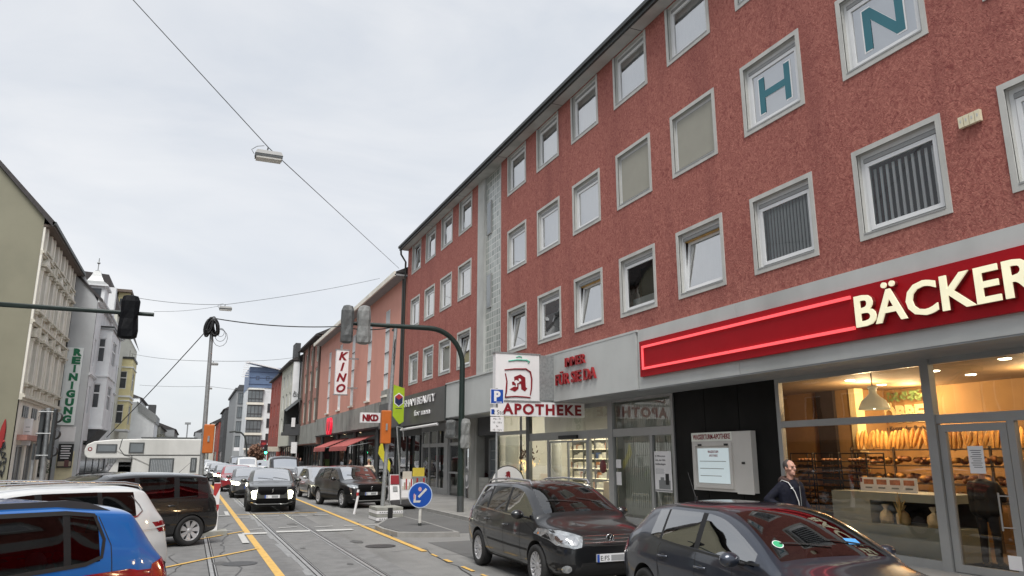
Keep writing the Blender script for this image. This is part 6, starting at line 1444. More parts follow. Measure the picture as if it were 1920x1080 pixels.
# green banner with hexagon
p=MB(); FB=FC(41); mk('lime',(.36,.50,.02),.5)
p.poly(FB,[(10.22,5.98),(10.84,5.80),(10.84,3.95),(10.60,3.80),(10.22,4.25)],-.08,0,0)
hx=[(10.53+.25*math.cos(R(90+60*k)),5.15+.33*math.sin(R(90+60*k))) for k in range(6)]; mk('navy',(.015,.02,.08),.5)
p.poly(FB,[(10.53+(a-10.53)*1.2,5.15+(b-5.15)*1.2) for a,b in hx],0,.01,1); p.poly(FB,[hx[1],hx[0],hx[5],(10.53,5.15)],.01,.02,3); p.poly(FB,[hx[1],(10.53,5.15),hx[3],hx[2]],.01,.02,2); p.poly(FB,[(10.53,5.15),hx[5],hx[4],hx[3]],.01,.022,2)
p.fb(FB,10.35,10.72,4.66,4.69,0,.01,2)
one('lime_banner_sign',p,['lime','white_sign','navy','goods_r'],'lime green projecting banner with a hexagon emblem in navy and red','sign')
# ---- R3 brown pilaster building
r3=thing('brown_pilaster_building','salmon and brown block with four brown pilasters, dark roof and three rows of cream windows','building',(11.2,75,0)); F3r=FR(11.2)
hs=[(-c-.75,-c+.75,a,b) for c in (77.6,81.4,85.2) for a,b in ((5.6,7.8),(8.8,10.9),(11.5,13.2))]
block('w',F3r,-88.5,-75,3.2,13.9,'salmon',hs,r3,.2)
for h in hs: win(F3r,*h,r3,'cream2','win_mid',.12,.1,1)
mb=MB()
for c in (75.5,79.5,83.3,87.3): mb.fb(F3r,-c-.35,-c+.35,5.3,13.9,0,.15)
mb.build('pilaster','brown_pil',r3); roofp(F3r,-88.8,-75,14.0,3,11,r3,.6)
mb=MB(); mb.fb(F3r,-88.5,-75,3.3,5.3,0,.13); mb.build('concrete_fascia','concrete',r3); mb=MB(); mb.tube([(10.7,88.8,13.9),(10.75,88.8,13.3),(11.0,88.8,12.6),(11.0,88.8,.2)],.08,6); mb.build('downpipe','gutter',r3)
# ---- R4 white, with black canopy terrace; R5 red; tower etc
def R4():
    r=thing('cream_row_house','cream rendered row house with a grey graffiti side wall and a black canopy terrace','building',(10.3,89,0)); Fx=FR(10.25)
    hs=[(-c-.7,-c+.7,a,b) for c in (91,94.5,98) for a,b in ((4.9,6.6),(7.6,9.4),(10.2,11.8))]
    block('w',Fx,-101,-89.1,3.2,12.8,'cream2',hs,r,.2,10,None,'white_plaster')
    for h in hs: win(Fx,*h,r,'upvc','win_mid',.12,.1,1)
    roofp(Fx,-101,-89,12.9,3,10,r,.5)
    k=MB(); k.box(9.35,11.2,86.5,89.0,4.3,4.65); k.build('terrace_slab','dark_wall',r)
    k=MB(); k.add([(9.5,88.9,7.2),(11.1,88.9,8.6),(11.1,88.9,4.7),(9.5,88.9,4.7),(9.5,86.6,6.9),(11.1,86.6,8.3)],[(0,1,2,3),(0,4,5,1)]); k.build('terrace_awning','gutter',r)
    k=MB(); k.box(9.4,11.1,86.5,86.55,4.65,5.5); k.box(10.1,10.5,86.4,86.5,5.2,6.2,1); k.build('terrace_railing',['dark_wall','white_sign'],r)
    k=MB(); g2=random.Random(8)
    for _ in range(5): k.tube([(10.35+g2.uniform(0,.7),89.0,8.9+g2.uniform(-.3,.5)) for _ in range(4)],.025,4)
    for v in k.v: v.y=89.06+(v.y-89)*.1
    k.build('wall_graffiti','grey_print',r)
    k=MB(); k.box(10.5,11.1,90.5,93,12.8,15.2); k.build('chimney','dark_wall',r)
R4()
simple_house('narrow brick red row house between the cream house and the blue topped tower',FR(10.2),-114,-101,12.6,'brick_red',nc=3,roofh=2.6,dep=10)
tw=thing('blue_topped_tower','pale residential tower with a blue top storey, glazed bays and slanted white roof canopy','building',(10,118,0))
k=MB(); k.box(7.55,12,122,134,0,12.4); k.build('wall','white_plaster',tw); k=MB(); k.box(7.50,12.1,121.9,134,12.4,15.6); k.build('top_storey','blue_panel',tw)
for z in (12.9,13.9,14.8):
    k=MB(); k.box(7.45,12.1,121.84,121.9,z,z+.04); k.build('panel_joint','navy',tw)
for x in (8.5,10.0): win(FC(121.88),x,x+.45,13.6,14.2,tw,'dark_wall','win_dark',.03,.05,0)
for z in (3.2,5.5,7.8,10.1):
    k=MB(); k.box(7.35,9.9,121.5,122,z-.25,z,0); k.box(7.35,9.9,121.5,122,z+1.95,z+2.05,0); o=k.build('balcony_slab','cream',tw)
    w_=win(FC(121.6),7.5,9.7,z,z+1.9,tw,'dark_wall','win_mid',.0,.08,3,.3)
for z in (4,6.3,8.6): win(FC(121.95),10.5,11.2,z,z+1.4,tw,'dark_wall','win_dark',.02,.06,0)
k=MB(); k.add([(6.9,121,16.2),(12.6,121,15.1),(12.6,123,15.1),(6.9,123,16.2),(6.9,121,16.35),(12.6,121,15.25),(12.6,123,15.25),(6.9,123,16.35)],[(0,1,2,3),(4,7,6,5),(0,4,5,1),(0,3,7,4)]); 
for q in range(7): k.box(6.3+.05*q,7.3,121.0,121.1,13.9+.36*q,14.0+.36*q)
k.build('roof_canopy','white_sign',tw)
gb2=thing('grey_glazed_block','dark grey apartment block with bowed glass bays beside the tower','building',(8,150,0))
k=MB(); k.box(7.2,14,150,180,0,14.2); k.build('wall','grey_wall',gb2); k=MB(); k.box(6.9,14,149.7,180,14.2,14.6); k.box(7.6,12,151,170,14.6,15.3); k.build('roof','dark_wall',gb2)
for z in (3.6,6.3,9.0,11.6):
    win(FC(149.95),7.5,8.6,z,z+2.1,gb2,'dark_wall','win_mid',.0,.08,2); win(FC(149.95),8.9,10.2,z,z+2.1,gb2,'dark_wall','win_mid',.0,.08,2)
for i,(x,y0,y1,z,m_,lb) in enumerate(((6.6,184,205,12.5,'dark_wall','very dark flat roofed block left of the grey glazed block'),(6.2,206,232,10.5,'brick_red','distant red brick house with a pale shop sign'),(5.0,234,262,11.2,'cream2','distant cream gabled house beyond the red brick one'),(3.6,264,300,9.5,'concrete','distant stone house second from the street end'),(1.2,302,360,10.5,'grey_wall','farthest grey house closing the view down the street'))):
    simple_house(lb,FR(x),-y1,-y0,z,m_,nc=5,dep=8,roofh=2.4)
# front faces for distant houses facing the camera are part of the blocks

# far street details
p=MB(); a=AY(488,839,96); b=AY(501,825,96); p.fb(FC(96),a.x,b.x,a.z,b.z,-.2,0,0); p.poly(FC(96),[((a.x+b.x)/2+.28*math.cos(k*.6283),(a.z+b.z)/2+.16*math.sin(k*.6283)) for k in range(10)],0,.02,1)
mk('maroon',(.10,.012,.02),.5); one('shop_box_sign',p,['maroon','goods_r'],'small dark maroon box sign far down the right side before the tower','sign')
t=thing('distant_signal','small dark traffic light with a green lamp far down the right kerb','traffic light',(AY(497,860,84).x,84,0)); x_=AY(497,860,84).x; p=MB(); p.tube([(x_,84,0),(x_,84,3.2)],.06,6); p.build('post','gutter',t); p=MB(); p.box(x_-.18,x_+.18,83.85,84.1,2.2,3.2); p.build('housing','black',t)
mk('green_lamp',(.05,1,.45),.4,emit=4); p=MB(); p.lathe([(0,0),(.13,0)],(x_,83.83,2.4),12,0,'y',False); p.build('lamp','green_lamp',t)
p=MB(); a=AY(545,850,80); b=AY(556,829,80); p.fb(FC(80),a.x,b.x,a.z,b.z,-.05,0,0); p.tube([(b.x+.05,80,.1),(b.x+.05,80,b.z)],.04,5); one('white_pavement_banner',p,['white_sign'],'tall white banner flag on the pavement beyond the dark van','banner')
for k,(px,y,Y,lb) in enumerate(((512,842,100,'pale shop lightbox low on the brick red row house'),(428,846,190,'warm lit shop sign on the distant red brick house'),(448,842,145,'white fascia board on the grey glazed block'))):
    a=AY(px,y,Y); p=MB(); p.fb(FC(Y),a.x-.9,a.x+.9,a.z-.3,a.z+.3,-.15,0,0); one('shop_fascia_sign',p,['goods_w','warm_glow','white_sign'][k],lb,'sign')
# ================= street furniture =================
def mast(label,X,Y,z0,zarm,xend,r_=.1,bend=1.3,base=.13,paintm='mast_green',s=-1,bx=None):
    """round signal mast with a long horizontal arm in -X direction (s) """
    t=thing('signal_mast',label,'traffic light mast',(X,Y,base))
    p=MB(); pts=[(X,Y,base),(X,Y,zarm-bend)]; rs=[r_*1.25,r_]
    for k in range(1,11): a=math.pi/2*k/10; pts.append((X+s*(bx or bend)*(1-math.cos(a)),Y,zarm-bend+bend*math.sin(a))); rs.append(r_*.95)
    pts.append((xend,Y,zarm-.02)); rs.append(r_*.62); p.tube(pts,rs,14); p.build('pole',paintm,t)
    p=MB(); p.tube([(X,Y,base),(X,Y,base+.55)],[r_*1.27,r_*1.25],14); p.build('base_sleeve','alu_dark',t)
    return t
def covered_signal(parent_label,x,y,z0,z1,w_,m_,name='covered_signal',dx=0,group=None,seed=1):
    """traffic light wrapped in sheeting"""
    g=random.Random(seed); p=MB(); n=12; pr=[(.55,0),(1.0,.04),(1.05,.2),(.92,.45),(.98,.62),(1.0,.85),(.75,.97),(.3,1.0)]; vs=[]
    for a,t_ in pr:
        for k in range(n):
            an=2*math.pi*k/n; ca,sa=math.cos(an),math.sin(an); q=(abs(ca)**4+abs(sa)**4)**(-.25)
            rr=w_/2*a*q*(1+g.uniform(-.09,.09)); vs.append((x+dx*t_+rr*ca,y+rr*sa*.8,z0+(z1-z0)*t_))
    p.add(vs,[(i*n+k,i*n+(k+1)%n,(i+1)*n+(k+1)%n,(i+1)*n+k) for i in range(len(pr)-1) for k in range(n)]+[tuple(range(n-1,-1,-1)),tuple((len(pr)-1)*n+k for k in range(n))],0,False)
    p.tube([(x,y-w_*.42,z0+(z1-z0)*.5),(x,y+w_*.42,z0+(z1-z0)*.5)],w_*.4,6) if False else None
    o=one(name,p,m_,parent_label,'traffic light',group); return o
mk('sheet_dark',(.045,.048,.05),.45,var=.35,scale=5,bump=.8,bscale=7); mk('sheet_grey',(.20,.205,.20),.5,var=.25,scale=5,bump=.8,bscale=6); mk('sheet_mid',(.09,.095,.095),.5,var=.3,scale=5,bump=.8,bscale=7)
MY=26.1
mast('dark green signal mast on the right pavement with a long arm over the road',9.08,MY,0,6.70,4.75)
q0=AY(648,645,MY); q1=AY(650,574,MY); covered_signal('dark sheet wrapped signal head at the left end of the right arm',(q0.x+q1.x)/2,MY-.2,q0.z,q1.z,.42,'sheet_mid',seed=2)
q0=AY(678,647,MY); q1=AY(682,575,MY); covered_signal('pale grey sheet wrapped signal head on the right arm',(q0.x+q1.x)/2,MY-.2,q0.z,q1.z,.46,'sheet_grey',seed=3)
q0=AY(845,822,MY); q1=AY(845,787,MY); covered_signal('crumpled grey wrapped pedestrian signal left of the mast',q0.x,MY,q0.z,q1.z,.38,'sheet_mid',seed=4)
q0=AY(870,842,MY); q1=AY(872,785,MY); covered_signal('pale sheet wrapped signal on the right side of the green mast',q0.x,MY-.1,q0.z,q1.z,.36,'sheet_grey',seed=5)
LY=24.3
t=mast('dark green signal mast outside the left edge whose arm reaches over the street',AY(105,585,LY).x-3.3,LY,0,AY(200,583,LY).z,AY(289,589,LY).x,r_=.095,bend=1.9,bx=3.3)
q0=AY(240,637,LY); q1=AY(246,556,LY); covered_signal('black sheet wrapped signal head hanging on the left arm',(q0.x+q1.x)/2,LY-.2,q0.z,q1.z,.50,'black_sheet' if 'black_sheet' in M else mk('black_sheet',(.004,.0045,.006),.6,spec=.15,bump=.6,bscale=7) and 'black_sheet',seed=6)
p=MB(); p.tube([AY(233,560,LY+.5),AY(228,640,LY+.5)],[.05,.03],5)
# street lamps on wires
def wire(name,label,pts,r_=.012,sag=0,n=14,m_='gutter'):
    P=[]
    for a,b in zip(pts,pts[1:]):
        a=Vector(a);b=Vector(b)
        for k in range(n): t_=k/n; q=a.lerp(b,t_); q.z-=sag*4*t_*(1-t_); P.append(q)
    P.append(Vector(pts[-1])); p=MB(); p.tube(P,r_,5); return one(name,p,m_,label,'cable')
def hang_lamp(label,c,s=1,rot=0):
    t=thing('hanging_street_lamp',label,'street lamp',tuple(c),'street lamps hung on wires'); c=Vector(c)
    p=MB(); p.add([Vector((x*.40*s*k,y*.20*s*k,z*s)) for z,k in((.10,.85),(-.02,1)) for x in(-1,1) for y in(-1,1)],[(0,1,3,2),(4,6,7,5),(0,4,5,1),(2,3,7,6),(0,2,6,4),(1,5,7,3)]); 
    for v in p.v: v+=c
    p.build('housing','lamp_house',t)
    p=MB(); p.box(c.x-.39*s,c.x+.39*s,c.y-.19*s,c.y+.19*s,c.z-.09*s,c.z-.021*s,0); p.build('frame','alu_dark',t)
    p=MB(); p.box(c.x-.36*s,c.x+.36*s,c.y-.17*s,c.y+.17*s,c.z-.15*s,c.z-.091*s,0); p.build('diffuser','lamp_diff',t)
    p=MB(); p.tube([c+Vector((-.05,0,.1*s)),c+Vector((-.03,0,.26*s))],.02,6); p.tube([c+Vector((-.42*s,0,0)),c+Vector((-.5*s,0,.12*s)),c+Vector((-.35*s,0,.25*s)),c+Vector((-.15*s,0,.3*s))],.009,5); p.build('hanger','alu_dark',t); t.rotation_euler=(0,0,rot); return t
mk('lamp_house',(.30,.30,.29),.5); mk('lamp_diff',(.62,.61,.56),.3)
L1Y=19.0; c1=AY(504,292,L1Y); hang_lamp('nearest box shaped street lamp hanging on the steep overhead cable',c1,.86)
a0=AY(246,-4,L1Y*1.0); a1=c1+Vector((-.02,0,.22)); a2=Vector((FX,AX(748,503,FX).y,AX(748,503,FX).z))
a2=Vector((FX-.2,42.4,AX(748,503,FX).z)); a2=AX(748,503,11.0)
d0=a1+(a0-a1)*1.6
wire('lamp_cable','long thin cable carrying the nearest street lamp across the sky',[d0,a1,c1+Vector((.1,0,.12)),a2],.012,0.0)
c2=AY(423,578,41); hang_lamp('second box street lamp on a wire, above the coil topped pole',c2,.80)
wire('lamp_cable','thin wire from the left arm area to the second street lamp',[AY(255,558,44),c2+Vector((0,0,.2)),AX(712,522,11.0)],.012,.12)
wire('span_cable','faint wire from the tip of the left arm towards the second lamp',[AY(289,584,40),AY(415,573,41)],.008,.1)
c3=AY(401,682,60); hang_lamp('third box street lamp, half hidden by the coil topped pole',c3,.8)
wire('lamp_cable','wire of the third street lamp crossing from the yellow house',[AY(246,663,92),c3+Vector((0,0,.2)),AX(567,668,11.2)],.016,.2)
c4=AY(392,728,84); hang_lamp('fourth tiny street lamp far down the street',c4,.8); wire('lamp_cable','faint wire of the fourth street lamp',[AY(262,722,100),c4+Vector((0,0,.2)),AX(505,735,10.2)],.016,.1)
# pole with cable coil and orange controller
PY=28.0; pb=AY(372,930,PY); pt=AY(399,597,PY); px_=(pb.x+pt.x)/2
t=thing('temporary_signal_pole','tall grey temporary pole topped with coiled black cables','pole',(px_,PY,0))
p=MB(); p.tube([(AY(373,930,PY).x,PY,.0),(AY(380,850,PY).x,PY,AY(380,850,PY).z),(pt.x,PY,pt.z)],[.085,.08,.06],12); p.build('pole','galv',t)
mk('cable_black',(.008,.008,.009),.5); g=random.Random(4)
for k in range(22):
    sd_=1 if k%2 else -1; rx=g.uniform(.05,.13); rz=g.uniform(.22,.34); tw_=g.uniform(-.5,.5); p=MB(); c=Vector((pt.x+sd_*g.uniform(.05,.15),PY-.12+g.uniform(-.12,.12),pt.z-.30+g.uniform(-.08,.06)))
    P_=[]
    for u in range(15):
        an=u*2*math.pi/14; P_.append(c+Vector((rx*math.cos(an)*math.cos(tw_)-sd_*.05*math.sin(an),rx*math.cos(an)*math.sin(tw_),rz*math.sin(an))))
    p.tube(P_,.026,5); p.build('cable_coil','cable_black',t)
for k in range(3):
    c=Vector((pt.x+.30,PY-.1,pt.z-.50-.1*k)); rr=.12+.06*k; p=MB(); p.tube([c+Vector((rr*math.cos(u*.5236),0,rr*1.25*math.sin(u*.5236))) for u in range(13)],.008,4); p.build('cable_loop','cable_black',t)
mk('signal_orange',(.50,.125,.015),.45,var=.12,scale=3)
def orange_head(label,x,y,z0,z1,t):
    w_=.17
    p=MB(); h=(z1-z0)
    p.box(x-w_,x+w_,y-.12,y+.12,z0,z1); o=p.build('signal_head','signal_orange',t); o['label']=label; b=o.modifiers.new('b','BEVEL'); b.width=.03; b.segments=2
    for k in range(3):
        z=z0+h*(k+.5)/3; p=MB(); p.lathe([(.10,0),(.115,.02),(.115,.2)],(0,0,0),16,0,'y'); 
        for v in p.v: v.y=y+.12+v.y; v.x+=x; v.z+=z
        p.build('visor','black',o)
    p=MB(); p.box(x-.03,x+.03,y-.15,y-.12,z0+h*.4,z1-h*.4,0); p.build('bracket','galv',o); return t
orange_head('orange temporary signal head on the coil topped pole, seen from behind',px_+.18,PY-.12,AY(386,850,PY).z,AY(386,796,PY).z,t)
# pole at right tied to the mast arm
P2=25.7; b_=AY(717,957,P2); tp=AY(742,616,P2)
t=thing('temporary_pole','grey temporary pole standing on the ballast block and tied to the right signal arm','pole',(b_.x,P2,.4))
p=MB(); p.tube([(b_.x,P2,.40),(tp.x,P2,tp.z)],[.075,.065],12); p.build('pole','galv',t); p=MB(); p.tube([(tp.x,P2,tp.z-.02),(tp.x,P2+.38,tp.z)],.05,8); 
for k in range(3): p.tube([(tp.x-.02-.01*k,P2-.07,tp.z-.4-.3*k),(tp.x-.06,P2-.09,tp.z-.7-.3*k)],.02,5)
p.build('clamp_and_cable','cable_black',t)
orange_head('orange temporary signal head fixed to the pole on the ballast block, near the cinema',AY(722,800,P2).x,P2-.1,AY(722,832,P2).z,AY(722,770,P2).z,t)
t=thing('ballast_block','stacked white and grey ballast plates under the temporary pole','ballast',(6.2,25.2,0)); mk('ballast',(.28,.28,.25),.8,var=.2,scale=5)
bx0,bx1=G(703,978).x,G(758,977).x
for k,(m_,n_) in enumerate((('white_sign','plate'),('ballast','plate'),('white_sign','plate'),('ballast','plate'))[::1]):
    p=MB(); p.box(bx0+.05,bx1,24.95,26.1,.02+k*.105,.115+k*.105); o=p.build('plate',('white_sign','ballast','white_sign','ballast')[k],t) if k<4 else None
for k in (0,2):
    p=MB(); p.text(FC(24.95),'moravia' if False else 'www. ...',bx0+.3,.045+k*.105,.04,.004,0,0); 
p=MB(); p.box(bx0+.42,bx0+.58,24.93,24.945,.03,.42); p.build('dark_slot','black',t); p=MB()
for k in range(2): 
    for q in range(10): p.box(bx0+.15+q*.075+(.12 if q>3 else 0),bx0+.19+q*.075+(.12 if q>3 else 0),24.938,24.95,.055+k*.21,.085+k*.21)
p.build('stencilled_marks','grey_print',t)
# blue arrow sign on island
sp=G(787,986,.13); t=thing('keep_left_sign','round blue sign with peeling white diagonal arrow on a short white post','traffic sign',tuple(sp)); dc=AY(788,928,sp.y-.05); rr=.36
mk('sign_blue',(.008,.07,.36),.35,var=.05); mk('post_white',(.55,.54,.50),.6,var=.15,scale=6)
p=MB(); p.tube([sp,(sp.x,sp.y,dc.z-.2)],.045,12); p.build('post','post_white',t); p=MB(); p.tube([sp,sp+Vector((0,0,.08))],.05,12); p.build('post_foot','gutter',t)
FS=FC(sp.y-.06); C=[(math.cos(2*math.pi*k/28),math.sin(2*math.pi*k/28)) for k in range(28)]
p=MB(); p.poly(FS,[(dc.x+a*rr,dc.z+b*rr) for a,b in C],-.02,0,0); sg=p.build('sign_plate','sign_rim' if 'sign_rim' in M else mk('sign_rim',(.45,.55,.70),.4) and 'sign_rim',t)
p=MB(); p.poly(FS,[(dc.x+a*rr*.93,dc.z+b*rr*.93) for a,b in C],0,.004,0); p.build('blue_face','sign_blue',sg)
p=MB()
def rot(x,y): return (dc.x+(x-y)*.7071*rr,dc.z+(x+y)*.7071*rr)
p.poly(FS,[rot(-.22,.08),(rot(.68,.08)),rot(.68,-.10),rot(-.22,-.10)],.004,.007,0); p.poly(FS,[(dc.x-.56*rr,dc.z-.58*rr),(dc.x-.02*rr,dc.z-.58*rr),(dc.x+.06*rr,dc.z-.42*rr),(dc.x-.38*rr,dc.z-.42*rr),(dc.x-.36*rr,dc.z+.02*rr),(dc.x-.54*rr,dc.z-.02*rr)],.004,.007,0)
p.build('white_arrow','post_white',sg); mk('pinkish',(.55,.30,.33),.5)
p=MB(); p.poly(FS,[(dc.x-.05*rr+a*.14*rr,dc.z+.45*rr+b*.17*rr) for a,b in C],.004,.007,0); p.poly(FS,[(dc.x-.5*rr+a*.07*rr,dc.z-.1*rr+b*.22*rr) for a,b in C],.007,.009,0); p.build('sticker_remains','pinkish',sg)
# parking sign post
s0=G(932,945,.13); SYP=21.7; s0=Vector((AY(931,850,SYP).x,SYP,.13)); t=thing('parking_sign','blue parking sign with two white supplementary plates on a grey post','traffic sign',tuple(s0))
p=MB(); p.tube([s0,(s0.x,SYP,AY(931,728,SYP).z)],.035,10); p.build('post','galv',t); FP=FC(SYP-.06); a=AY(918,757,SYP); b=AY(943,730,SYP)
p=MB(); p.fb(FP,a.x,b.x,a.z,b.z,0,.01,1); p.fb(FP,a.x+.02,b.x-.02,a.z+.02,b.z-.02,.01,.013,0); pp=p.build('parking_plate',['sign_blue','white_sign'],t)
p=MB(); p.text(FP,'P',a.x+.12,a.z+.10,.30,.004,.013,0,bold=.02); p.fb(FP,a.x+.18,a.x+.34,a.z+.045,a.z+.06,.013,.016,0); p.poly(FP,[(a.x+.34,a.z+.03),(a.x+.39,a.z+.052),(a.x+.34,a.z+.075)],.013,.016,0); p.build('parking_letter','white_sign',pp)
for (y0,y1,tx,nm) in ((780,765,['2 Std.'],'time_plate'),(809,782,['Mo - Fr','10 - 18 h','Sa','10 - 16 h'],'hours_plate')):
    c=AY(918,y0,SYP); d=AY(943,y1,SYP); p=MB(); p.fb(FP,c.x,d.x,c.z,d.z,0,.01,0); o=p.build(nm,'white_sign',t); p=MB(); n=len(tx); h=(d.z-c.z)
    for k,s_ in enumerate(tx): p.text(FP,s_,(c.x+d.x)/2+(.06 if n==1 else 0),d.z-h*(k+.80)/n,h/n*.55,.003,.01,0,align='CENTER')
    if n==1: p.fb(FP,c.x+.03,c.x+.13,c.z+.05,d.z-.05,.01,.013,1)
    p.build('plate_text',['black','sign_blue'],o)
# white reflector post
g0=G(664,964); g1=AY(672,918,g0.y); t=thing('marker_post','thin leaning white marker post with a red tip in front of the black parked SUV','post',tuple(g0))
p=MB(); p.tube([g0,(g1.x,g1.y,g1.z*.75)],.045,10); p.build('shaft','white_sign',t); p=MB(); a_=Vector(g0).lerp(g1,.75); p.tube([a_,a_.lerp(g1,.55)],.046,10); p.build('red_band','goods_r',t); p=MB(); p.tube([a_.lerp(g1,.55),g1],.045,10); p.build('tip','white_sign',t)
# striped barrier behind black minivan
bc=G(405,972); t=thing('striped_barrier','red and white striped barrier board standing in a grey foot by the yellow line','barrier',(bc.x,22.5,0)); x0=AY(400,930,22.5).x; x1=AY(412,930,22.5).x; z1=AY(406,905,22.5).z
p=MB(); p.fb(FC(22.5),x0,x1,.12,z1,-.05,0,0); bd_=p.build('board','white_sign',t); p=MB(); h=.24; z=z1-.02
while z>.4: p.poly(FC(22.5),[(x0,z),(x1,z),(x1,z-.1),(x0+.06,z-.34),(x0,z-.30)],0,.006,0); z-=.56
p.build('red_stripes','goods_r',bd_); p=MB(); p.box(x0-.2,x1+.25,22.2,22.9,0,.12); p.build('rubber_foot','ballast',t)
# signal heads seen from behind on the left island
SY=18.6; t=thing('signal_post','grey post carrying two dark traffic light heads seen from behind, left foreground','traffic light',(AY(78,960,SY).x,SY,0))
p=MB(); p.tube([(AY(76,965,SY).x,SY,0),(AY(90,775,SY).x,SY,AY(90,765,SY).z)],.055,12); p.build('post','galv',t)
for (xa,xb,ya,yb) in ((68,88,862,768),(92,110,862,766)):
    a=AY(xa-4,ya,SY-.12); b=AY(xb-2,yb,SY-.12); p=MB(); p.box(a.x,b.x,SY-.16,SY+.02,a.z,b.z); o=p.build('signal_head','dark_head' if 'dark_head' in M else mk('dark_head',(.035,.04,.042),.55) and 'dark_head',t); bb=o.modifiers.new('b','BEVEL'); bb.width=.025; bb.segments=2
    for k in range(3):
        z=a.z+(b.z-a.z)*(k+.5)/3; p=MB(); p.lathe([(.10,0),(.12,.18)],((a.x+b.x)/2,SY+.02,z),14,0,'y'); p.build('visor','black',o)
for z in (2.1,2.55,3.0): 
    p=MB(); p.tube([(AY(72,800,SY).x,SY-.2,z),(AY(100,800,SY).x,SY-.2,z)],.015,5); p.build('bracket','galv',t)
p=MB(); q=AY(58,870,SY-1); p.tube([(AY(48,965,SY-1).x,SY-1,.1),(AY(66,835,SY-1).x,SY-1,AY(66,835,SY-1).z)],.03,8); t2=thing('small_signal_post','thin pale post with a small dark signal box left of the twin heads','traffic light',(q.x,SY-1,0)); p.build('post','galv',t2)
p=MB(); a=AY(60,862,SY-1); b=AY(68,832,SY-1); p.box(a.x,b.x,SY-1.1,SY-.9,a.z,b.z); p.build('signal_box','dark_head',t2)
# planters left
mk('leafg',(.035,.06,.02),.7,var=.3,scale=10); mk('flower_o',(.60,.30,.06),.7,var=.3,scale=12); mk('flower_w',(.62,.55,.42),.7); mk('pot',(.05,.12,.09),.6); mk('pot_dark',(.05,.05,.05),.7)
def plant(label,x,y,z,r_,h,pot,flower=None,seed=1,n=320,group=None):
    g=random.Random(seed); t=thing('potted_plant',label,'plant',(x,y,z),group)
    p=MB(); p.lathe([(0,0),(r_*.5,0),(r_*.62,h*.38),(r_*.66,h*.40),(r_*.5,h*.38)],(x,y,z),14); p.build('pot',pot,t)
    p=MB()
    for k in range(n):
        a=g.uniform(0,6.28); b=g.random()**.5; c=Vector((x+r_*b*math.cos(a),y+r_*b*math.sin(a),z+h*.40+g.random()*h*.6*(1-b*.5))); d=Vector((g.uniform(-1,1),g.uniform(-1,1),g.uniform(-.3,1))).normalized()*.07; s_=d.cross(Vector((g.uniform(-1,1),g.uniform(-1,1),.5))).normalized()*.03
        p.add([c-d,c+s_,c+d,c-s_],[(0,1,2,3)],1 if flower and c.z>z+h*.68 and g.random()<.6 else 0)
    p.build('foliage',['leafg',flower or 'leafg'],t); return t
q=AY(100,880,66); plant('orange flowering plant in a green pot left of the grey box under the menu poster',q.x,66,.13,.55,1.5,'pot','flower_o',1)
q=AY(132,880,66); plant('cream flowering plant in a dark pot right of the grey box under the menu poster',q.x,66,.13,.6,1.5,'pot_dark','flower_w',2)
q=AY(66,880,60); plant('dark green shrub in front of the ornate house entrance',q.x,60,.13,.9,2.0,'pot_dark',None,3,500)
p=MB(); q=AY(116,880,66); p.box(q.x-.35,q.x+.35,65.6,66.2,.13,2.0); one('grey_cabinet',p,'grey_render','grey cabinet between the two flower pots','cabinet')
# things on the right pavement by the salon
a=AY(740,922,34); t=thing('a_board','white and maroon folding pavement board beside the temporary pole','sign',(a.x,34,PZ)); Fa=FC(34)
x0,x1=AY(731,900,34).x,AY(748,900,34).x; zt=AY(740,890,34).z
p=MB(); p.add([(x0,34,zt),(x1,34,zt),(x1+.05,33.7,PZ),(x0-.05,33.7,PZ),(x1+.05,34.3,PZ),(x0-.05,34.3,PZ),(x0,34.04,zt),(x1,34.04,zt)],[(0,1,2,3),(6,5,4,7),(0,6,7,1)]); p.build('panel','white_sign',t)
p=MB(); p.add([(x0+.02,33.985,zt-.02),(x1-.02,33.985,zt-.02),(x1,33.86,zt-.42),(x0,33.86,zt-.42)],[(0,1,2,3)]); p.build('maroon_header','darkred',t)
p=MB(); p.add([(x0+.1,33.84,zt-.5),(x1-.1,33.84,zt-.5),(x1-.1,33.78,zt-.72),(x0+.1,33.78,zt-.72)],[(0,1,2,3)]); p.build('print','galv',t)
def rack(label,px,Y,w_,h,mats_,name='display_stand'):
    c=AY(px,900,Y); t=thing(name,label,'display',(c.x,Y,PZ)); p=MB(); p.box(c.x-w_/2,c.x+w_/2,Y,Y+.35,PZ,h*.72); p.build('body',mats_[0],t); p=MB(); p.box(c.x-w_*.4,c.x+w_*.4,Y+.05,Y+.1,h*.72,h); p.build('top_card',mats_[1],t); p=MB()
    for k in range(6): p.box(c.x-w_*.45+k*w_*.15,c.x-w_*.45+k*w_*.15+w_*.11,Y-.02,Y,.5,.5+.5*((k*7)%3+1)/3,k%3)
    p.build('goods',['goods_w','int_a','goods_r'],t); return t
mk('card_yellow',(.62,.48,.06),.6); rack('low display stand with a yellow framed card in front of the salon window',785,37,.75,1.5,('galv','card_yellow')); rack('white plastic display with small goods left of the yellow card stand',764,36,.55,1.35,('white_sign','goods_w'))
p=MB(); c=AY(716,905,36); p.lathe([(0,0),(.35,.02),(.42,.25),(.38,.55),(.2,.6),(0,.6)],(c.x,38,PZ),14); one('red_tub',p,'goods_r','red tub of goods on the pavement beyond the temporary pole','display')
t=thing('yellow_flag_banner','yellow pointed advertising flag leaning behind the orange signal head','banner',(AY(722,900,29).x,29,PZ)); mk('flag_yellow',(.62,.55,.03),.6)
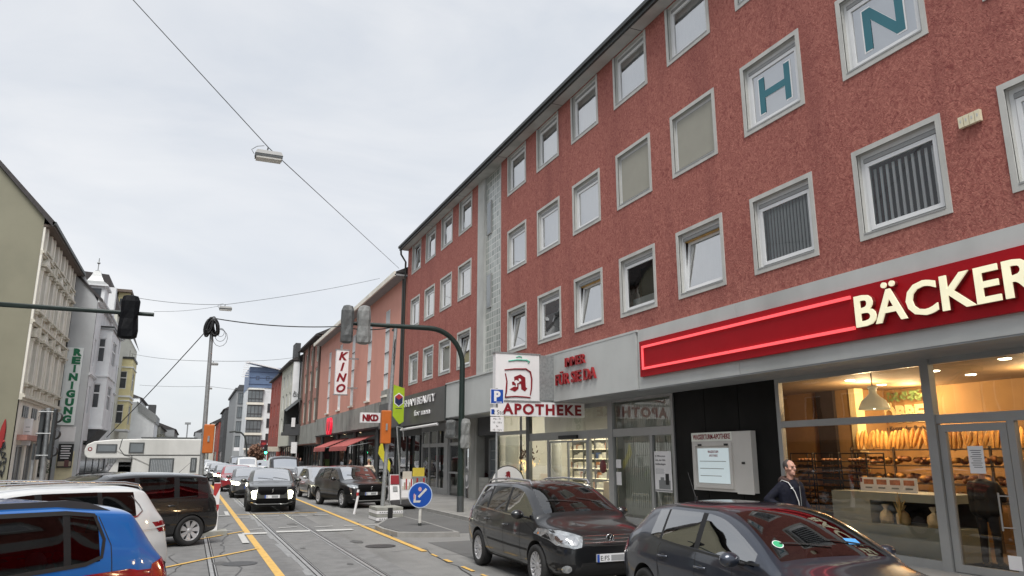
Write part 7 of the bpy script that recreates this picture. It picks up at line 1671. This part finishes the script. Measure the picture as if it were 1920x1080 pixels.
p=MB(); p.poly(FC(29),[(AY(x,y,29).x,AY(x,y,29).z) for x,y in ((709,850),(711,838),(717,826),(720,845),(732,868),(731,886),(722,872))],-.01,0); p.build('cloth','flag_yellow',t); p=MB(); p.tube([(AY(732,940,29).x,29.03,PZ),(AY(729,880,29).x,29.03,AY(729,880,29).z)],.02,6); p.build('stick','galv',t)
t=thing('black_rubber_kerb_mat','black rubber ramp strip lying on the pavement edge behind the island','ramp',(8.1,30,PZ)) if False else None
p=MB(); a=[G(732,941,.13),G(775,938,.13),G(778,949,.13),G(735,950,.13)]; p.poly(FZ,[(v.x,v.y) for v in a],.132,.20); one('rubber_ramp',p,'rubber','black rubber ramp on the pavement edge beside the ballast block','ramp')
t=thing('scaffold_pipe_stand','thin grey tube stand leaning beside the salon','stand',(AY(752,900,30).x,30,PZ)); p=MB(); p.tube([(AY(752,938,30).x,30,PZ),(AY(748,865,30).x,30,AY(748,865,30).z),(AY(744,800,30).x,30,AY(744,800,30).z)],.03,6); p.tube([AY(744,800,30),AY(755,802,30)],.02,6); p.tube([AY(755,802,30),AY(757,825,30)],.02,6);p.build('tube','galv',t)
# oval sticker on glass by mast
p=MB(); FO=FR(SX-.02); q=AX(876,895,SX); 
for r0,r1,mi in ((.0,.42,0),): p.poly(FO,[(-q.y+.40*a,q.z+.52*b) for a,b in C],0,.004,0); p.poly(FO,[(-q.y+.33*a,q.z+.44*b) for a,b in C],.004,.007,1); p.poly(FO,[(-q.y+.14*a,q.z+.2*b) for a,b in C],.007,.01,0)
one('oval_window_sticker',p,['white_sign','grey_print'],'white oval emblem sticker on the salon door glass beside the green mast','sign')
# slim cables from the coil pole
wire('span_cable','black cable from the coil topped pole to the right signal arm',[(pt.x+.1,PY,pt.z),AY(640,612,MY),(AY(742,612,MY).x,MY,6.68)],.02,.12,18,'cable_black')
wire('span_cable','black guy cable dropping from the coil topped pole to the left',[(pt.x-.1,PY,pt.z-.35),AY(200,820,36)],.018,.05,14,'cable_black')
# distant street lamps / signals far off
t=thing('distant_street_lamp','slim street lamp with flat head far behind the camper','street lamp',(AY(347,850,150).x,150,0)); p=MB(); x_=AY(347,850,150).x; p.tube([(x_,150,0),(x_,150,AY(347,796,150).z)],.12,6); p.build('pole','galv',t); p=MB(); p.box(x_-.5,x_+.5,149.8,150.3,AY(347,796,150).z,AY(347,793,150).z+.1); p.build('head','galv',t)
t=thing('bent_signal_mast','curved dark mast before the grey glazed block far down the right side','traffic light mast',(AY(463,870,95).x,95,0)); p=MB(); xs=[(463,870),(462,835),(459,818),(452,811),(440,809),(430,810)]; p.tube([AY(a,b,95) for a,b in xs],.10,8); p.build('pole','gutter',t)
# small autumn tree with reddish leaves far right
def tree(label,x,y,h,r_,m_,n=900,seed=1):
    g=random.Random(seed); t=thing('street_tree',label,'tree',(x,y,0)); p=MB(); p.tube([(x,y,0),(x+.1,y,h*.35),(x,y,h*.6)],[.16,.11,.05],8)
    for k in range(9):
        a=g.uniform(0,6.28); z=h*g.uniform(.3,.55); p.tube([(x,y,z),(x+math.cos(a)*r_*.4,y+math.sin(a)*r_*.4,z+h*.2),(x+math.cos(a)*r_*.8,y+math.sin(a)*r_*.8,z+h*.33)],[.05,.03,.012],5)
    p.build('trunk','brown_pil',t); p=MB()
    for k in range(n):
        u=Vector((g.gauss(0,1),g.gauss(0,1),g.gauss(0,1))).normalized()*g.random()**.4; c=Vector((x+u.x*r_,y+u.y*r_,h*.66+u.z*h*.33)); d=Vector((g.uniform(-1,1),g.uniform(-1,1),g.uniform(-1,1))).normalized()*.16; s_=d.cross(Vector((g.uniform(-1,1),g.uniform(-1,1),.5))).normalized()*.09
        p.add([c-d,c+s_,c+d,c-s_],[(0,1,2,3)],0)
    p.build('crown',m_,t); return t
mk('leaf_red',(.22,.12,.08),.8,var=.35,scale=3); tree('small tree with reddish autumn leaves before the grey blocks',7.6,98,3.6,1.1,'leaf_red',seed=2); tree('second small reddish tree behind the first, by the dark van',8.2,108,3.3,1.2,'leaf_red',seed=5)
mk('leaf_bare',(.08,.075,.04),.8,var=.3); tree('bare looking tree at the far left kerb beyond the camper',-5.6,140,6,2.2,'leaf_bare',700,7); tree('olive tree at the far end of the street',-3.6,170,6,2.5,'leaf_bare',700,9)
# ================= people =================
def cap(mb,a,b,ra,rb,n=12):
    a=Vector(a);b=Vector(b); d=(b-a).normalized(); mb.tube([a-d*ra*.75,a-d*ra*.4,a,b,b+d*rb*.4,b+d*rb*.75],[ra*.5,ra*.86,ra,rb,rb*.86,rb*.5],n)
def remesh(mb,name,mats,parent,vox=.012,smooth=4):
    me=bpy.data.meshes.new('t'); me.from_pydata([tuple(a) for a in mb.v],[],mb.f); o=bpy.data.objects.new('t',me); COL.objects.link(o)
    m=o.modifiers.new('r','REMESH'); m.mode='VOXEL'; m.voxel_size=vox; m.use_smooth_shade=True
    s=o.modifiers.new('s','SMOOTH'); s.factor=.5; s.iterations=smooth
    dg=bpy.context.evaluated_depsgraph_get(); r=bpy.data.meshes.new_from_object(o.evaluated_get(dg)); bpy.data.objects.remove(o); bpy.data.meshes.remove(me)
    r.name=name; r.materials.clear(); r.materials.append(M[mats]); q=bpy.data.objects.new(name,r); COL.objects.link(q); q.parent=parent
    for p in r.polygons: p.use_smooth=True
    return q
mk('skin',(.48,.26,.19),.5,var=.12,scale=14); mk('hair_grey',(.05,.042,.038),.8,var=.4,scale=30); mk('hair_dark',(.02,.015,.012),.7); mk('hair_blond',(.30,.19,.09),.7,var=.3,scale=20); mk('eye_dark',(.02,.02,.02),.3)
mk('jacket_navy',(.007,.008,.016),.75,var=.5,scale=6,bump=1,bscale=10,spec=.2); mk('trouser_dark',(.02,.022,.03),.8); mk('puffer_cream',(.58,.50,.40),.6,var=.08); mk('coat_black',(.015,.015,.017),.7); mk('shoe',(.02,.018,.015),.6); mk('hood_brown',(.05,.025,.02),.8); mk('strap_white',(.62,.62,.60),.6)
def head(mb,c,s=1):
    c=Vector(c)
    mb.ell(c+Vector((0,.008,.02))*s,(.075*s,.098*s,.108*s),14,12); mb.ell(c+Vector((0,-.03,-.065))*s,(.058*s,.062*s,.062*s),12,10)
    mb.ell(c+Vector((0,-.078,-.098))*s,(.024*s,.022*s,.022*s),8,6); mb.ell(c+Vector((0,-.088,.035))*s,(.055*s,.016*s,.016*s),8,6)
    mb.tube([c+Vector((0,-.088,.03))*s,c+Vector((0,-.118,-.022))*s],[.010*s,.019*s],8); mb.ell(c+Vector((0,-.106,-.028))*s,(.020*s,.018*s,.013*s),8,6)
    mb.ell(c+Vector((0,-.090,-.060))*s,(.026*s,.012*s,.007*s),8,6); mb.ell(c+Vector((0,-.089,-.072))*s,(.022*s,.012*s,.008*s),8,6)
    for k in (1,-1): mb.ell(c+Vector((.055*k,-.055,-.02))*s,(.022*s,.025*s,.025*s),8,6); mb.ell(c+Vector((.080*k,.012,-.005))*s,(.010*s,.020*s,.034*s),8,8)
def hand(mb,w,d,up,s=1):
    """w wrist, d pointing direction, up = palm normal"""
    w=Vector(w); d=Vector(d).normalized(); up=Vector(up).normalized(); side=d.cross(up).normalized()
    mb.ell(w+d*.05*s,(.034*s,.034*s,.034*s),8,8); cap(mb,w+d*.02*s+side*.012*s,w+d*.08*s+side*.018*s,.020*s,.020*s,8); cap(mb,w+d*.02*s-side*.012*s,w+d*.08*s-side*.018*s,.020*s,.020*s,8)
    for k,l in enumerate((.066,.076,.070,.056)):
        o=side*(.033-.022*k)*s; a=w+d*.085*s+o; m=a+d*l*.55*s+up*.008*s; e=m+d*l*.35*s+up*.03*s; cap(mb,a,m,.0105*s,.0095*s,6); cap(mb,m,e,.0095*s,.008*s,6)
    a=w+d*.03*s+side*.03*s; m=a+side*.03*s+d*.03*s; cap(mb,a,m,.014*s,.012*s,6); cap(mb,m,m+d*.03*s+up*.01*s,.012*s,.009*s,6)
def person(label,x,y,z,rz,h=1.78,top='jacket_navy',legs='trouser_dark',hair='hair_grey',stride=.18,elbows=(( -.30,.02,1.13),(.30,.05,1.12)),hands=((-.24,-.14,.98),(.27,-.16,.95)),puff=False,bald=False,long_hair=False,vox=.012,extra=None):
    t=thing('person',label,'person',(0,0,0)); s=h/1.78
    P=lambda a:Vector(a)*s
    legp=[]
    for k,st in ((-1,stride),(1,-stride)):
        legp.append((P((.09*k,0,.92)),P((.10*k,-st*.55-.03,.50)),P((.10*k,-st,.09)) ))
    b=MB(); head(b,P((0,-.02,1.665)),s); cap(b,P((0,.0,1.44)),P((0,-.01,1.60)),.058*s,.052*s)
    cap(b,P((0,0,1.02)),P((0,0,1.34)),.12*s,.14*s)
    for (hp,kn,an) in legp:
        cap(b,hp,kn,.075*s,.05*s); cap(b,kn,an,.048*s,.035*s)
        b.ell(an+P((0,-.06,-.045)),(.042*s,.12*s,.035*s),8,6)
    for k,(el,ha) in zip((-1,1),zip(elbows,hands)):
        sh=P((.17*k,0,1.40)); cap(b,P((0,0,1.36)),sh,.07*s,.05*s); cap(b,sh,P(el),.045*s,.038*s); cap(b,P(el),P(ha),.036*s,.026*s); d=(P(ha)-P(el)).normalized(); hand(b,P(ha),d,Vector((-k,0,0)),s)
    remesh(b,'body','skin',t,.009,3)
    j=MB(); cap(j,P((0,.005,.95)),P((0,0,1.20)),.175*s,.175*s,16); cap(j,P((0,0,1.15)),P((0,.0,1.36)),.175*s,.165*s,16); cap(j,P((-.12,0,1.38)),P((.12,0,1.38)),.085*s,.085*s)
    cap(j,P((-.13,0,.95)),P((-.15,0,1.33)),.13*s,.12*s); cap(j,P((.13,0,.95)),P((.15,0,1.33)),.13*s,.12*s)
    for k,(el,ha) in zip((-1,1),zip(elbows,hands)):
        sh=P((.185*k,0,1.385)); e_=P(el); w_=P(ha); cap(j,sh,e_,.078*s,.066*s); cap(j,e_,e_.lerp(w_,.92),.066*s,.050*s)
    if puff:
        for q in range(7): zz=.88+.085*q; j.ell(P((0,0,zz)),(.245*s,.20*s,.055*s),16,8)
        for k,el in zip((-1,1),elbows):
            for q in range(4): c=P((.185*k,0,1.36)).lerp(P(el),q/3.2); j.ell(c,(.095*s,.095*s,.05*s),10,8)
    jo=remesh(j,'jacket',top,t,vox,2 if puff else 3)
    l=MB(); cap(l,P((-.07,0,.93)),P((.07,0,.93)),.12*s,.12*s)
    for (hp,kn,an) in legp: cap(l,hp,kn,.095*s,.068*s); cap(l,kn,an+P((0,0,.02)),.066*s,.055*s)
    remesh(l,'trousers',legs,t,.014,2)
    for (hp,kn,an) in legp:
        f=MB(); f.ell(an+P((0,-.055,-.04)),(.050*s,.135*s,.045*s),10,8); bare('shoe',f,'shoe',t)
    hc=P((0,-.02,1.665)); hb=MB()
    if bald:
        hb.ell(hc+P((0,.042,.045)),(.084*s,.082*s,.092*s),14,10); hb.ell(hc+P((.066,.01,.03)),(.018*s,.045*s,.045*s),8,6); hb.ell(hc+P((-.066,.01,.03)),(.018*s,.045*s,.045*s),8,6); hb.ell(hc+P((0,.02,.10)),(.05*s,.06*s,.028*s),10,6)
    else:
        hb.ell(hc+P((0,.022,.045)),(.086*s,.098*s,.092*s),14,10)
        if long_hair: cap(hb,hc+P((0,.07,0)),hc+P((0,.09,-.18)),.075*s,.05*s)
    remesh(hb,'hair',hair,t,.010,2)
    for k in (1,-1):
        e=MB(); e.ell(hc+P((.030*k,-.088,.012)),(.013*s,.008*s,.007*s),8,6); bare('eye',e,'eye_dark',t)
        e=MB(); e.tube([hc+P((.015*k,-.101,.036)),hc+P((.045*k,-.088,.037))],[.004*s,.003*s],5); bare('eyebrow',e,hair,t)
    if extra: extra(t,P,s)
    t.location=(x,y,z); t.rotation_euler=(0,0,rz); return t
def man_extra(t,P,s):
    h=MB(); pts=[P((.115*math.cos(a),.02+.10*math.sin(a),1.475+.02*math.sin(a))) for a in [math.pi*(-.32+1.64*k/16) for k in range(17)]]; h.tube(pts,[.030*s]+[.048*s]*15+[.030*s],8); h.ell(P((0,.13,1.45)),(.12*s,.07*s,.09*s),12,8); remesh(h,'hood','hood_brown',t,.012,3)
    c=MB(); c.tube([P((-.15,.12,1.40)),P((-.155,.02,1.475)),P((-.14,-.10,1.44)),P((-.10,-.185,1.30)),P((-.06,-.21,1.15)),P((-.045,-.215,1.0)),P((-.05,-.215,.88))],.007*s,6); bare('bag_strap',c,'strap_white',t)
    z=MB(); z.tube([P((0,-.195,1.38)),P((0,-.205,1.2)),P((0,-.205,.95))],.006,5); bare('zip',z,'galv',t)
    z=MB(); z.add([P((-.17,-.17,1.36)),P((-.13,-.185,1.37)),P((-.13,-.19,1.355)),P((-.17,-.175,1.345))],[(0,1,2,3)]); bare('chest_logo',z,'strap_white',t)
mpos=AY(1478,862,10.3)
person('balding man in a dark navy jacket with white strap walking past the bakery',mpos.x,10.3,PZ,R(2),1.78*1.055,bald=True,elbows=((-.42,.10,1.16),(.37,.12,1.14)),hands=((-.26,-.15,1.02),(.32,-.10,.92)),extra=man_extra)
wp=AY(692,862,40.5); person('person in a cream quilted puffer jacket seen from behind by the cinema shops',wp.x,40.5,PZ,math.pi,1.78,'puffer_cream','trouser_dark','hair_blond',puff=True,vox=.014)
person('customer in black coat with back turned, standing inside the bakery behind its door',13.45,9.55,PZ,R(100),1.86,'coat_black','trouser_dark','hair_dark',stride=.03,elbows=((-.26,-.10,1.15),(.26,-.12,1.15)),hands=((-.15,-.38,1.12),(.15,-.40,1.12)),vox=.014)
vp=AX(563,868,9.6); person('dark dressed pedestrian with long hair on the pavement beyond the silver cars',9.6,vp.y,PZ,0,1.75,'coat_black','trouser_dark','hair_dark',long_hair=True,vox=.02)
vp=AX(655,872,9.9); person('dark dressed person by the cinema shop display left of the cream jacket',9.9,vp.y,PZ,R(70),1.72,'coat_black','trouser_dark','hair_dark',long_hair=True,vox=.02)
for k,(px,yy,rz,lb,tp) in enumerate(((548,92,0,'tiny pedestrian in a light coat far up the right pavement','puffer_cream'),(527,112,.5,'tiny dark pedestrian farthest up the right pavement','coat_black'))):
    person(lb,9.4,yy,PZ,rz,1.75,tp,'trouser_dark','hair_dark',vox=.03)
